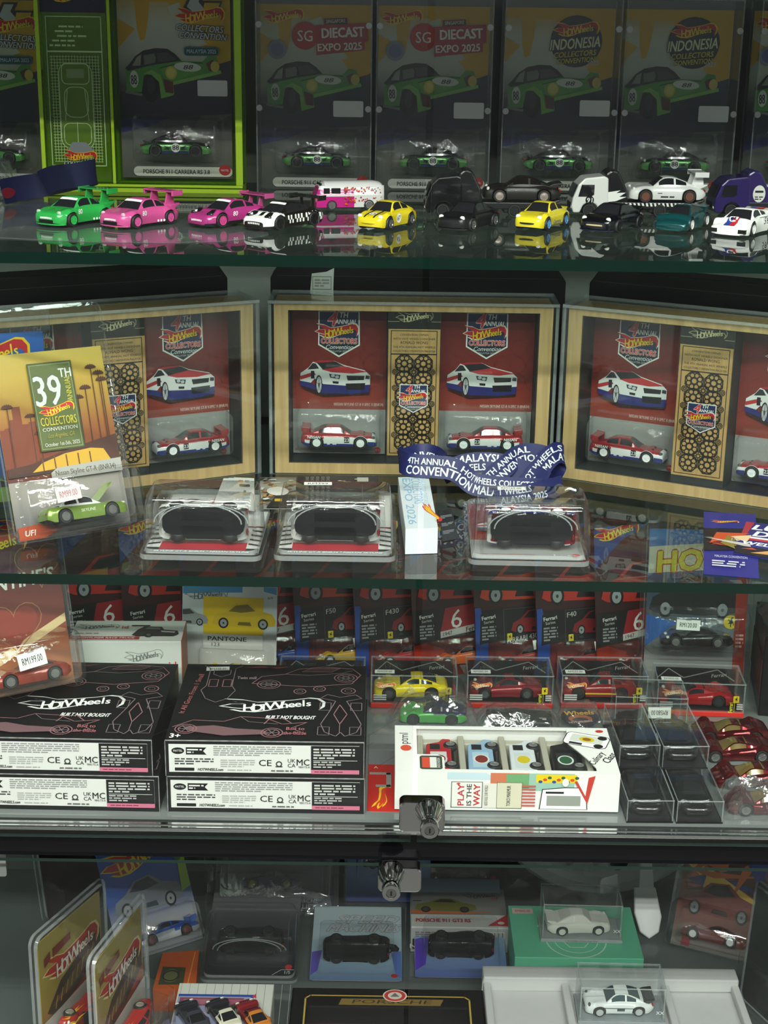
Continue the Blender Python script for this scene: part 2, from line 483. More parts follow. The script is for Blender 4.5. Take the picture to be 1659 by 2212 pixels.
STY = {
 'p911': dict(L=72, W=31, H=23, wr=5.9, fx=.20, rx=.775, flare=1.2, gc=.12, fender=.05,
    top=[(0, .40), (.02, .49), (.07, .55), (.16, .60), (.26, .635), (.33, .655), (.5, .66), (.75, .66), (.86, .62), (.94, .55), (.98, .48), (1, .40)],
    plan=[(0, .66), (.015, .78), (.05, .88), (.12, .95), (.22, .97), (.5, .96), (.72, 1.0), (.88, .97), (.96, .88), (1, .74)],
    roof=[(.29, .63), (.345, .76), (.42, .94), (.46, .985), (.52, 1.0), (.60, .975), (.70, .88), (.80, .745), (.90, .59)],
    ws=.435, re=.63, rw=.80, sw=(.375, .735), bp=.585, tum=.50, cw=.88,
    lamps=[(.055, .70, .54, 2.6, 2.3)]),
 'p992': dict(L=76, W=33, H=22, wr=6.2, fx=.20, rx=.785, flare=1.0, gc=.09, fender=.05,
    top=[(0, .34), (.02, .44), (.08, .52), (.17, .59), (.27, .62), (.34, .64), (.5, .66), (.75, .68), (.88, .63), (.96, .55), (1, .45)],
    plan=[(0, .66), (.02, .82), (.06, .92), (.14, .98), (.3, .97), (.5, .95), (.74, 1.0), (.9, .99), (.97, .92), (1, .82)],
    roof=[(.27, .60), (.345, .76), (.43, .95), (.49, 1.0), (.56, .985), (.66, .90), (.78, .76), (.90, .60)],
    ws=.44, re=.60, rw=.80, sw=(.37, .72), bp=.60, tum=.52, cw=.86,
    lamps=[(.085, .70, .53, 3.2, 2.2)]),
 'p935': dict(L=76, W=34, H=21, wr=6.2, fx=.21, rx=.78, flare=.6, gc=.08, fender=-.02,
    top=[(0, .30), (.02, .40), (.08, .47), (.18, .56), (.28, .62), (.34, .65), (.5, .67), (.75, .72), (.88, .68), (.97, .58), (1, .5)],
    plan=[(0, .84), (.02, .93), (.05, .98), (.15, 1.0), (.33, .97), (.5, .93), (.72, 1.0), (.9, 1.0), (.97, .97), (1, .9)],
    roof=[(.28, .60), (.35, .77), (.43, .95), (.49, 1.0), (.56, .985), (.68, .90), (.80, .77), (.93, .62)],
    ws=.44, re=.60, rw=.78, sw=(.37, .70), bp=.58, tum=.55, cw=.82, lamps=[]),
 'gtr': dict(L=76, W=31, H=22, wr=6.2, fx=.205, rx=.79, flare=.5, gc=.10, fender=0,
    top=[(0, .40), (.015, .50), (.05, .555), (.15, .60), (.30, .635), (.36, .65), (.5, .66), (.75, .69), (.86, .71), (.95, .70), (.985, .62), (1, .45)],
    plan=[(0, .76), (.015, .86), (.05, .94), (.12, .98), (.3, .985), (.6, .98), (.8, 1.0), (.93, .97), (.98, .91), (1, .84)],
    roof=[(.32, .62), (.40, .82), (.46, .96), (.51, 1.0), (.62, 1.0), (.70, .965), (.78, .83), (.86, .69)],
    ws=.47, re=.66, rw=.82, sw=(.42, .765), bp=.60, tum=.42, cw=.86,
    lamps=[(.035, .68, .50, 3.4, 1.5)]),
 'ferr': dict(L=74, W=32, H=19, wr=5.9, fx=.195, rx=.775, flare=.7, gc=.10, fender=.07,
    top=[(0, .34), (.02, .43), (.08, .50), (.17, .575), (.27, .60), (.36, .63), (.5, .66), (.72, .72), (.85, .70), (.95, .64), (1, .46)],
    plan=[(0, .55), (.02, .72), (.06, .86), (.14, .96), (.25, .97), (.5, .93), (.72, 1.0), (.88, .98), (.96, .90), (1, .80)],
    roof=[(.31, .60), (.40, .80), (.48, .97), (.53, 1.0), (.60, .985), (.70, .89), (.82, .72)],
    ws=.48, re=.61, rw=.75, sw=(.40, .66), bp=.9, tum=.60, cw=.80,
    lamps=[(.09, .66, .55, 3.2, 1.6)]),
 'gt': dict(L=76, W=32, H=20.5, wr=6.3, fx=.20, rx=.77, flare=.7, gc=.10, fender=.04,
    top=[(0, .38), (.015, .48), (.06, .55), (.16, .62), (.30, .65), (.38, .67), (.5, .68), (.75, .71), (.88, .69), (.96, .64), (1, .46)],
    plan=[(0, .62), (.02, .78), (.06, .90), (.14, .97), (.3, .95), (.5, .94), (.75, 1.0), (.9, .95), (.97, .86), (1, .76)],
    roof=[(.34, .64), (.42, .82), (.50, .97), (.56, 1.0), (.64, .98), (.76, .87), (.90, .70)],
    ws=.50, re=.66, rw=.84, sw=(.44, .78), bp=.62, tum=.52, cw=.84,
    lamps=[(.08, .66, .56, 3.3, 1.5)]),
 'proto': dict(L=76, W=32, H=17, wr=6.2, fx=.20, rx=.79, flare=.5, gc=.10, fender=.14,
    top=[(0, .30), (.02, .42), (.08, .52), (.17, .66), (.27, .60), (.36, .60), (.5, .66), (.7, .76), (.8, .80), (.92, .74), (.98, .62), (1, .44)],
    plan=[(0, .50), (.02, .70), (.06, .86), (.14, .97), (.25, .96), (.5, .90), (.72, .98), (.86, 1.0), (.95, .90), (1, .76)],
    roof=[(.30, .56), (.38, .78), (.46, .97), (.52, 1.0), (.60, .98), (.72, .88), (.86, .72)],
    ws=.50, re=.60, rw=.62, sw=(.40, .60), bp=.9, tum=.62, cw=.76,
    lamps=[(.10, .64, .58, 3.4, 1.8)]),
}

_RIM = {}
def rim_mesh(r, w, m, style):
    k = (round(r, 2), w, m.name, style)
    if k in _RIM: return _RIM[k]
    b = MB()
    TX = Matrix.Rotation(R(-90), 4, 'X')
    b.lathe([(r * .60, .3), (r * .66, .75), (r * .58, .75), (r * .54, .2)], 18, 0, TX)
    b.lathe([(r * .58, -.2), (r * .58, .05)], 14, 1, TX)
    n = {'5': 5, '6': 6, 'disc': 0, 'mesh': 10}[style]
    for i in range(n):
        wd = r * (.12 if n < 8 else .06)
        b.box(-wd, wd, .1, .62, 0, r * .58, 0, Matrix.Rotation(2 * math.pi * i / n, 4, 'Y'))
    if n == 0:
        b.lathe([(r * .58, .15), (r * .30, .5), (r * .1, .55)], 18, 0, TX)
    b.lathe([(r * .17, .1), (r * .15, .8)], 10, 0, TX)
    _RIM[k] = b.mesh('rim', [m, DARKP], smooth=35)
    return _RIM[k]
_TYRE = {}
def tyre_mesh(r, w):
    k = (round(r, 2), round(w, 2))
    if k not in _TYRE:
        b = MB()
        b.lathe([(r * .60, -w / 2 + .6), (r * .74, -w / 2), (r * .93, -w / 2), (r, -w / 2 + .7), (r, w / 2 - .7), (r * .93, w / 2), (r * .74, w / 2), (r * .68, w / 2 - .5), (r * .3, w / 2 - .6)], 22, 0, Matrix.Rotation(R(-90), 4, 'X'))
        _TYRE[k] = b.mesh('wheel', RUBBER, smooth=40)
    return _TYRE[k]

class Car:
    """lofted die-cast body; x forward, y left, z up from the ground, mm"""
    def __init__(s, sty, **over):
        s.d = dict(STY[sty]); s.d.update(over); s.sty = sty
        d = s.d
        s.L, s.W, s.H = d['L'], d['W'], d['H']
    def X(s, t): return s.L * (.5 - t)
    def ringpts(s, t):
        d = s.d; H = s.H
        w = s.W / 2 * pch(d['plan'], t)
        zt = H * pch(d['top'], t)
        gc = H * d['gc']
        if t < .06: gc += H * .04 * (1 - t / .06)
        if t > .92: gc += H * .14 * (t - .92) / .08
        zb = gc; fl = 0
        for wx in (d['fx'], d['rx']):
            dx = (t - wx) * s.L; Rr = d['wr'] * 1.13
            if abs(dx) < Rr: zb = max(zb, d['wr'] + math.sqrt(Rr * Rr - dx * dx))
            fl += d['flare'] * math.exp(-(dx / (d['wr'] * 1.35)) ** 2)
        zs = gc + (zt - gc) * .80
        zs = max(zs, zb + .5); zt = max(zt, zs + .7)
        fd = d['fender'] * H * max(math.exp(-((t - d['fx'] + .03) / .13) ** 2), .75 * math.exp(-((t - d['rx']) / .12) ** 2))
        h = zs - zb
        pts = [(.965 * w + fl * .8, zb), (w + fl, zb + .3 * h), (w + fl, zb + .62 * h), (w * .975 + fl * .6, zs), (w * .90 + fl * .3, zs + .55 * (zt - zs) + fd * .6), (w * .78, zs + .88 * (zt - zs) + fd), (w * .55, zt + .2 - fd * .1), (w * .30, zt + .35 - fd * .25), (w * .13, zt + .4 - fd * .25), (0, zt + .42 - fd * .25)]
        return pts
    def surf(s, x, y):
        """height of the painted skin at x,y"""
        t = .5 - x / s.L
        best = s.bodyz(t, y)
        d = s.d
        if d['roof'][0][0] <= t <= d['roof'][-1][0]:
            r = s.cab(t)
            if r and abs(y) <= r[2][0]:
                best = max(best, r[2][1] + .2)
        return best
    def bodyz(s, t, y):
        p = s.ringpts(min(max(t, 0), 1)); y = abs(y)
        for a, b in zip(p[3:-1], p[4:]):
            if b[0] <= y <= a[0]:
                return a[1] + (b[1] - a[1]) * (a[0] - y) / max(a[0] - b[0], 1e-6)
        return p[-1][1] if y < 1 else p[3][1]
    def sidey(s, t):
        p = s.ringpts(t); return p[2][0]
    def cab(s, t):
        d = s.d; H = s.H
        zr = H * pch(d['roof'], t)
        p = s.ringpts(t)
        zt = H * pch(d['top'], t); hg = zr - zt
        w0 = s.W / 2 * min(pch(d['plan'], t), .97) * d['cw']
        if hg <= 0: return [(w0, min(zr, p[3][1])), (w0, zr - .2), (w0 * .9, zr - .05), (w0 * .5, zr), (0, zr)]
        wt = w0 - hg * d['tum']
        return [(w0, zt - 1.2), (w0 - hg * .16 * d['tum'], zt + hg * .16), (wt, zr - min(.9, hg * .3)), (wt * .86, zr - .1), (wt * .5, zr + .2), (0, zr + .3)]
    def body(s, paint=None):
        """body shell with pillars and roof, and the glazing as a second builder"""
        d = s.d; b = MB(); g = MB()
        ts = set([0, .008, .02, .035, .05, 1, .99, .975, .955])
        for i in range(1, 40): ts.add(round(i / 40, 4))
        for wx in (d['fx'], d['rx']):
            q = d['wr'] * 1.13 / s.L
            for u in (-1.03, -.999, -.96, -.85, -.6, -.3, 0, .3, .6, .85, .96, .999, 1.03): ts.add(wx + u * q)
        ts = sorted(t for t in ts if 0 <= t <= 1)
        ts = [t for i, t in enumerate(ts) if i == 0 or t - ts[i - 1] > 1e-5]
        rings = []
        for t in ts:
            p = s.ringpts(t); x = s.X(t)
            half = [(x, y, z) for y, z in p]
            rings.append(half + [(x, -y, z) for x, y, z in half[-2::-1]])
        n = len(rings[0])
        P = paint or (lambda t, y, z, reg: 0)
        vs = [p for r in rings for p in r]; b.add(vs, [])
        for k in range(len(rings) - 1):
            tm = (ts[k] + ts[k + 1]) / 2
            for i in range(n - 1):
                q = (k * n + i, k * n + i + 1, (k + 1) * n + i + 1, (k + 1) * n + i)
                ym = sum(vs[j][1] for j in q) / 4; zm = sum(vs[j][2] for j in q) / 4
                b.f.append(q); b.m.append(P(tm, ym, zm, 'side' if i < 3 or i > n - 5 else 'top'))
        b.f.append(tuple(range(n - 1, -1, -1))); b.m.append(P(0, 0, s.H * .3, 'nose'))
        b.f.append(tuple(range((len(rings) - 1) * n, len(rings) * n))); b.m.append(P(1, 0, s.H * .4, 'tail'))
        # cabin
        r0, r1 = d['roof'][0][0], d['roof'][-1][0]
        cs = sorted(set([r0 + (r1 - r0) * i / 22 for i in range(23)] + [d['ws'], d['re'], d['rw'], d['sw'][0], d['sw'][1], d['bp'] - .013, d['bp'] + .013]))
        cs = [t for t in cs if r0 <= t <= r1]
        cr = []
        for t in cs:
            p = s.cab(t)
            if len(p) == 5: p = [p[0], p[0], *p[1:]]
            x = s.X(t)
            half = [(x, y, z) for y, z in p]
            cr.append(half + [(x, -y, z) for x, y, z in half[-2::-1]])
        m = len(cr[0])
        for k in range(len(cr) - 1):
            tm = (cs[k] + cs[k + 1]) / 2
            for i in range(m - 1):
                q = [cr[k][i], cr[k][i + 1], cr[k + 1][i + 1], cr[k + 1][i]]
                col = min(i, m - 2 - i)      # 0 foot, 1 side glass, 2 rail, 3,4 top
                glass = False
                if col == 1 and d['sw'][0] < tm < d['sw'][1] and abs(tm - d['bp']) > .012: glass = True
                if col >= 3 and (tm < d['ws'] and tm > r0 or d['re'] < tm < d['rw']): glass = True
                zm = sum(v[2] for v in q) / 4; ym = sum(v[1] for v in q) / 4
                (g if glass else b).add(q, [(0, 1, 2, 3)], 0 if glass else P(tm, ym, zm, 'roof'))
        return b, g
    def decal(s, side=None, step=.03):
        """Art whose plane is wrapped on the skin: side = +1/-1 door sides (x,z), None = seen from above (x,y)"""
        a = Art(step=step)
        if side is None:
            a.fmap = lambda x, y, h: (x, y, s.surf(x, y) + .4 + h)
        else:
            a.fmap = lambda x, z, h: (x if side < 0 else -x, side * (s.sidey(.5 - (x if side < 0 else -x) / s.L) + .12 + h), z)
        return a

def car(label, loc, heading, sty='p911', paint='888888', rough=.22, coat=.6, metal=0, mats=None, pfun=None, wheel='dddddd', wstyle='5', wmetal=0.0,
        wing=None, wingcol=None, lamp='e8e8e0', glass=None, group=None, decals=None, tail=True, lip=None, extra=None, rx=0, ry=0, up=0, over=None, name='toy_car', scale=1.0, bumper=None, wheels=True):
    c = Car(sty, **(over or {}))
    if isinstance(loc, Matrix):
        t = thing(name, label, 'toy car', (0, 0, 0), group=group)
        t.matrix_basis = loc @ Matrix.Rotation(R(heading), 4, 'Z') @ Matrix.Scale(scale, 4)
    else:
        t = thing(name, label, 'toy car', loc, heading, rx, ry, group)
        t.scale = (scale,) * 3
    b, g = c.body(pfun)
    main = mat(paint, rough, metal, coat)
    bo = b.build('body', mats or [main], t, smooth=38)
    gl = g.build('window', glass or TINT, t, smooth=40, fixn=True)
    # floor pan
    d = c.d; L, W, H = c.L, c.W, c.H
    f = MB()
    f.prismz(rrect(L * .92, W * .66, 7, 3), H * .10, H * .42)
    f.prismz(rrect(L * .47, W * .86, 3, 2), H * .10, H * .30)
    f.prismz(rrect(L * .5, W * .16, 2, 2), H * .06, H * .10)
    f.box(-L * .34, -L * .22, -W * .2, W * .2, H * .07, H * .10)
    f.build('chassis', DARKP, t)
    if wheels:
        tw = W * .19
        wm = mat(wheel, .25, wmetal, 0)
        for wx in (d['fx'], d['rx']):
            for sd in (1, -1):
                wy = c.sidey(wx + .11) - tw * .40 + d['flare'] * .5
                o = link('wheel', tyre_mesh(d['wr'], tw), t)
                o.location = (c.X(wx) * .001, sd * wy * .001, d['wr'] * .001)
                if sd < 0: o.rotation_euler = (0, 0, math.pi)
                r = link('rim', rim_mesh(d['wr'], tw, wm, wstyle), o)
                r.location = (0, (tw / 2 - .35) * .001, 0)
    for (lt, ly, lz, rr, rz) in d['lamps']:
        for sd in (1, -1):
            k = MB(); y = sd * W / 2 * ly
            z = c.bodyz(lt, y) - rz * .35
            k.ell((c.X(lt), y, z), (rr * .62, rr * .95, rz), 12, 6)
            k.build('headlight', mat(lamp, .1, 0, .5), t, smooth=60)
    if tail:
        for sd in (1, -1):
            k = MB()
            k.ell((c.X(.985), sd * W * .31, H * .46), (1.4, W * .10, 1.3), 10, 6)
            k.build('tail_light', mat('9a1515', .15), t, smooth=60)
    if bumper:
        k = MB()
        z = H * .30
        pts = []
        for i in range(9):
            y = W * .40 * (1 - i / 4)
            pts.append((c.X(.0) + .5 - 5.0 * abs(1 - i / 4) ** 3, y, z))
        k.tube(pts, .75, 6)
        k.build('bumper', mat(bumper, .3), t, smooth=60)
    if lip:
        k = MB(); z = H * .085
        p = []
        for i in range(13):
            u = 1 - i / 6
            p.append((c.X(0) + 1.2 - 6 * abs(u) ** 3.2, W * .49 * u))
        p += [(c.X(.10), -W * .49), (c.X(.10), W * .49)]
        k.prismz(p, z, z + 1.0)
        k.build('front_lip', mat(lip, .35), t, smooth=40)
    wm2 = mat(wingcol or paint, rough, metal, coat)
    if wing == 'duck':
        k = MB()
        x = c.X(.9); zz = c.bodyz(.9, 0)
        k.prism([(x + 6, zz - 1), (x - 3, zz + 2.0), (x - 4.5, zz + 2.2), (x - 4.5, zz + 1), (x, zz - 2.5)], -W * .36, W * .36)
        k.build('spoiler', wm2, t, bevel=.4)
    elif wing == 'whale':
        k = MB(); x = c.X(.93); zz = c.bodyz(.84, 0)
        k.prism([(x + 8, zz - .5), (x + 3, zz + 2), (x - 6, zz + 3.2), (x - 6, zz + 2), (x, zz - 2)], -W * .40, W * .40)
        k.build('spoiler', wm2, t, bevel=.5)
    elif wing in ('rwb', 'tall'):
        k = MB(); x = c.X(.90); z0 = H * .62; zt = H * 1.16
        k.box(x - 8, x + 5, -W * .50, W * .50, zt, zt + 1.1)
        k.box(x - 8.4, x + 5, -W * .52, -W * .47, zt - 3.2, zt + 1.6)
        k.box(x - 8.4, x + 5, W * .47, W * .52, zt - 3.2, zt + 1.6)
        for sd in (1, -1):
            k.prism([(x + 7, z0 - 1), (x + 3, zt), (x - 4, zt), (x - 6, z0 - 1)], sd * W * .27 - .7, sd * W * .27 + .7)
        k.prism([(x + 10, z0 - 1.4), (x + 3, z0 + 1.6), (x - 8, z0 + 2.6), (x - 8, z0 + 1.4), (x, z0 - 2.4)], -W * .42, W * .42)
        k.build('spoiler', wm2, t, bevel=.35)
    elif wing == 'gt':
        k = MB(); x = c.X(.93); z0 = H * .6; zt = H * 1.04
        k.prism([(x + 5, zt), (x - 5, zt + .9), (x - 5, zt + 1.7), (x + 5, zt + .9)], -W * .50, W * .50)
        k.box(x - 5.5, x + 5.5, -W * .52, -W * .49, zt - 2, zt + 2.4)
        k.box(x - 5.5, x + 5.5, W * .49, W * .52, zt - 2, zt + 2.4)
        for sd in (1, -1):
            k.prism([(x + 5, z0), (x + 2, zt + .3), (x - 1, zt + .3), (x - 1, z0)], sd * W * .2 - .5, sd * W * .2 + .5)
        k.build('spoiler', wm2, t, bevel=.3)
    elif wing == 'low':
        k = MB(); x = c.X(.92); z0 = c.bodyz(.92, 0); zt = z0 + 4.6
        k.prism([(x + 3, zt - .4), (x - 5, zt + .4), (x - 5, zt + 1.4), (x + 3, zt + .5)], -W * .43, W * .43)
        for sd in (1, -1):
            k.prism([(x + 2.5, z0 - 1.5), (x + 3, zt + .6), (x - 5.4, zt + 1.8), (x - 5.4, zt - 2.4), (x - 3, z0 - 1.5)], sd * W * .44 - .45, sd * W * .44 + .45)
        k.build('spoiler', wm2, t, bevel=.3)
    if decals:
        decals(c, t)
    if extra:
        extra(c, t)
    return t

def roundel(txt, x, z, r, fg='101010', bg='f2f2ee', both=True):
    def f(c, t):
        for sd in (1, -1):
            a = c.decal(sd)
            xx = x if sd < 0 else -x
            if bg: a.ell(xx, z, r, r, bg)
            a.text(txt, xx, z - r * .45, r * .95, fg, 'C', 0, 0, .05, fit=min(1.35 * r, r * .8 * len(txt)))
            a.build('door_number', t)
    return f
def side_text(items):
    """items: (text, x, z, height, colour)"""
    def f(c, t):
        for sd in (1, -1):
            a = c.decal(sd)
            for (s, x, z, h, col) in items:
                a.text(s, x if sd < 0 else -x, z, h, col, 'C', .1, 0, .03)
            a.build('side_lettering', t)
    return f
def teeth(z, n, col='f0f0ea', wd=.86, h=1.5, drop=.9):
    """row of painted teeth across the front bumper"""
    def f(c, t):
        b = MB(); W = c.W
        for i in range(n):
            u = -1 + 2 * (i + .5) / n
            x = c.L / 2 + .25 - 5.5 * abs(u * wd) ** 3.2
            zz = z - drop * (abs(u) ** 2 - .5)
            b.box(x - 1.4, x + .25, u * W * .40 - W * .016, u * W * .40 + W * .016, zz, zz + h)
        b.build('painted_teeth', mat(col, .4), t)
    return f
def mouth(z0, z1, wf=.22, col='0a0a0a'):
    def f(c, t):
        b = MB(); b.box(c.L / 2 - 2, c.L / 2 + .35, -c.W * wf, c.W * wf, z0, z1); b.build('air_intake', mat(col, .4), t)
    return f
def visor(col='eeeeea', txt=None):
    """sun strip across the top of the windscreen"""
    def f(c, t):
        d = c.d; a = MB()
        t1 = d['ws'] - .005; t0 = t1 - .035
        p = []
        for tt in (t0, t1):
            r = c.cab(tt); p.append((c.X(tt), r[3][0] * .98, r[3][1] + .35, r[-1][1] + .2))
        v = []
        for (x, y, zs, zc) in p: v += [(x, y, zs), (x, 0, zc), (x, -y, zs)]
        a.add(v, [(0, 1, 4, 3), (1, 2, 5, 4)])
        a.build('sun_strip', mat(col, .4), t)
    return f
def many(*fs):
    def f(c, t):
        for g in fs: g(c, t)
    return f
def frm(loc, rz=0, rx=0, ry=0):
    return Matrix.Translation(loc) @ Matrix.Rotation(R(rz), 4, 'Z') @ Matrix.Rotation(R(ry), 4, 'Y') @ Matrix.Rotation(R(rx), 4, 'X')
def off(M, x, y, z, rz=0):
    return M @ Matrix.Translation((x * .001, y * .001, z * .001)) @ Matrix.Rotation(R(rz), 4, 'Z')
def thingM(name, label, cat, M, group=None):
    o = thing(name, label, cat, group=group)
    o.matrix_basis = M
    return o
# ------------------------------------------------------------------ room
Z1, Z2, Z3, Z4 = 1.369, 1.1017, 0.8773, 0.500     # shelf levels
YF, YB = 1.20, 1.73                                # cabinet front and back
XL, XR = -0.50, 0.50
def struct(name, mb, m, parent=None):
    o = mb.build(name, m, parent)
    if parent is None: tag(o, kind='structure')
    return o
WALL = mat((0.34, 0.35, 0.34), 0.7, grain=.08, scale=3)
struct('floor', MB().box(-1900, 1900, -2200, 1800, -60, 0), mat((0.10, 0.10, 0.095), 0.25, grain=.2, scale=5))
struct('ceiling', MB().box(-1900, 1900, -2200, 1800, 2700, 2760), mat((0.55, 0.56, 0.55), 0.8, grain=.05, scale=4))
struct('wall_back', MB().box(-1900, 1900, 1800, 1860, 0, 2700), WALL)
struct('wall_front', MB().box(-1900, 1900, -2260, -2200, 0, 2700), mat((0.035, 0.036, 0.04), 0.7, grain=.1, scale=3))
struct('wall_left', MB().box(-1960, -1900, -2200, 1800, 0, 2700), WALL)
struct('wall_right', MB().box(1900, 1960, -2200, 1800, 0, 2700), WALL)
for i, (x, y, z, l, wd, rz, p) in enumerate(TUBES):
    t = thing('ceiling_lamp', 'white ceiling tube lamp %s, toward the %s wall' % (('close to the cabinet', 'above the middle of the aisle', 'in the added row at the far side of the aisle')[i // 2], ('left', 'right')[i % 2]), 'lamp', (x, y, 2.7), group='ceiling lamps over the aisle')
    MB().prism([(-60, -60), (-30, 0), (30, 0), (60, -60)], -l * 492, l * 492, 0, Matrix.Rotation(R(90), 4, 'Z')).build('housing', mat('dcdcd8', .5), t)

# ------------------------------------------------------------------ display cabinet
CAB = thing('display_cabinet', 'glass display cabinet with black frame, glass shelves and locked doors', 'cabinet', (0, 0, 0))
def mm(v): return v * 1000
BACKM = mat((0.20, 0.215, 0.20), 0.16, grain=.12, scale=9, name='back_panel')
xl, xr, yf, yb = mm(XL), mm(XR), mm(YF), mm(YB)
MB().box(xl, xr, yb, yb + 12, 90, 1620).build('back_panel', BACKM, CAB)
EDGE = mat((0.0015, 0.012, 0.008), 0.08, 0, .0, .35, name='green_glass_edge')
SIDEG = clear('side_glass', (0.80, 0.88, 0.84), 0.05, 0.05, 0.01, hazecol=(.4, .45, .42))
for sx in (xl - 8, xr):
    MB().box(sx, sx + 8, yf, yb, 90, 1620).build('side_panel', SIDEG, CAB)
def slab(name, z, th, m_face, m_edge, y0=yf, y1=yb, x0=xl + 1, x1=xr - 1):
    b = MB()
    b.add([(x0, y0, z), (x1, y0, z), (x1, y1, z), (x0, y1, z), (x0, y0, z - th), (x1, y0, z - th), (x1, y1, z - th), (x0, y1, z - th)],
          [(0, 1, 2, 3), (7, 6, 5, 4)], 0)
    b.f += [(0, 4, 5, 1), (1, 5, 6, 2), (2, 6, 7, 3), (3, 7, 4, 0)]; b.m += [1] * 4
    return b.build(name, [m_face, m_edge], CAB, fixn=False)
slab('glass_shelf', mm(Z1), 9, GLASS, EDGE)
slab('glass_shelf', mm(Z2), 9, GLASS, EDGE)
MB().box(xl, xr, yf - 2, yb, mm(Z3) - 14, mm(Z3)).build('deck', mat((0.16, 0.175, 0.17), 0.12, 0, .2, grain=.1, scale=14, name='deck_laminate'), CAB)
MB().box(xl, xr, yf, yb, mm(Z4) - 16, mm(Z4)).build('lower_deck', mat((0.13, 0.15, 0.145), 0.14, 0, .2, grain=.12, scale=14, name='lower_deck_laminate'), CAB)
MB().box(xl, xr, yf - 4, yb + 12, 0, 90).build('plinth', BLACKG, CAB)
MB().box(xl - 8, xr + 8, yf - 20, yb + 12, 1620, 1660).build('top_panel', BLACKG, CAB)
# black cross beam under the deck with its bright rails
zb1, zb0 = mm(PY(830, 1803, YF - .018).z), mm(PY(830, 1858, YF - .018).z)
MB().box(xl - 8, xr + 8, yf - 18, yf + 24, zb0, zb1).build('cross_beam', BLACKG, CAB, bevel=.8)
MB().box(xl, xr, yf - 12, yf - 1, zb1 + .2, mm(Z3) - 3).build('lower_rail', mat((0.02, 0.02, 0.022), 0.05, .6, .6, name='dark_polished_rail'), CAB, bevel=1.0)
MB().box(xl, xr, yf - 15, yf - 10, mm(Z3) - 4.6, mm(Z3) - .6).build('chrome_strip', mat((0.55, 0.56, 0.55), 0.16, 1, name='satin_strip'), CAB, bevel=.8)
MB().box(xl, xr, yf - 19.2, yf - 14, zb1 + .2, zb1 + 4.2).build('chrome_strip', CHROME, CAB, bevel=1.2)
for sx in (xl - 8, xr - 18):
    MB().box(sx, sx + 26, yf - 20, yf - 2, 90, 1620).build('corner_post', BLACKG, CAB, bevel=1)
# doors: two leaves above, two below
DY = YF - .021
gap = PY(915, 700, DY).x * 1000 + 1
gap2 = PY(880, 2050, DY).x * 1000
PE = mat((0.012, 0.022, 0.018), 0.06, 0, 0, .3, name='door_glass_edge')
def door(x0, x1, z0, z1, n):
    b = MB(); y0, y1 = mm(DY) - 5, mm(DY)
    b.add([(x0, y0, z0), (x1, y0, z0), (x1, y0, z1), (x0, y0, z1), (x0, y1, z0), (x1, y1, z0), (x1, y1, z1), (x0, y1, z1)], [(0, 1, 2, 3), (7, 6, 5, 4)], 0)
    b.f += [(0, 4, 5, 1), (1, 5, 6, 2), (2, 6, 7, 3), (3, 7, 4, 0)]; b.m += [1] * 4
    return b.build('door_pane', [PANE, PE], CAB, fixn=False)
d1 = door(xl + 20, gap - 2.6, mm(Z3) - 8, 1616, 1)
d2 = door(gap + 2.6, xr - 20, mm(Z3) - 8, 1616, 2)
d3 = door(xl + 20, gap2 - 2, 94, zb0 - 1, 3)
d4 = door(gap2 + 2, xr - 20, 94, zb0 - 1, 4)
def lock(parent, cx, cz, kx, kz, w, h):
    """chrome glass-door lock: plate clamped on the pane and a turned knob with key slot"""
    y = mm(DY) - 5
    p = MB().prism(rrect(w, h, 5, 5, cx, cz), y - 8, y + 7).build('lock_plate', DCHROME, parent, bevel=1.5)
    p['label'] = 'chrome lock plate clamped on the glass door'
    T = Matrix.Translation((kx, y - 8, kz)) @ Matrix.Rotation(R(90), 4, 'X')
    k = MB()
    k.lathe([(11.5, 0), (11.5, 1.5), (11, 3), (9.6, 9), (6.2, 18), (4.2, 22), (4.2, 25)], 28, 0, T)
    T2 = Matrix.Translation((kx, y - 8, kz)) @ Matrix.Rotation(R(90), 4, 'X')
    k.lathe([(4.5, 25), (7.4, 25.4), (8.0, 26.5), (8.0, 34), (7.3, 35), (4.4, 35.2), (4.2, 34.2)], 26, 0, T2)
    for i in range(14):
        a = 2 * math.pi * i / 14
        k.tube([(kx + 11.0 * math.cos(a), y - 11, kz + 11.0 * math.sin(a)), (kx + 6.2 * math.cos(a), y - 26, kz + 6.2 * math.sin(a))], .8, 6)
    k.build('lock_knob', DCHROME, parent, smooth=35)
    s = MB(); s.lathe([(4.1, 34), (4.1, 34.8)], 16, 0, T2)
    s.build('key_cylinder', mat((.25, .25, .25), .25, 1), parent, smooth=35)
    MB().box(kx - .7, kx + .7, y - 43.1, y - 42.6, kz - 2.2, kz + 2.2).build('key_slot', DARKP, parent)
a = PY(911, 1751, DY); k = PY(926, 1744, DY - .008)
lock(d2, mm(a.x), mm(a.z), mm(k.x), mm(k.z), 39, 29)
a = PY(863, 1885, DY); k = PY(845, 1876, DY - .008)
lock(d3, mm(a.x), mm(a.z), mm(k.x), mm(k.z), 38, 24)
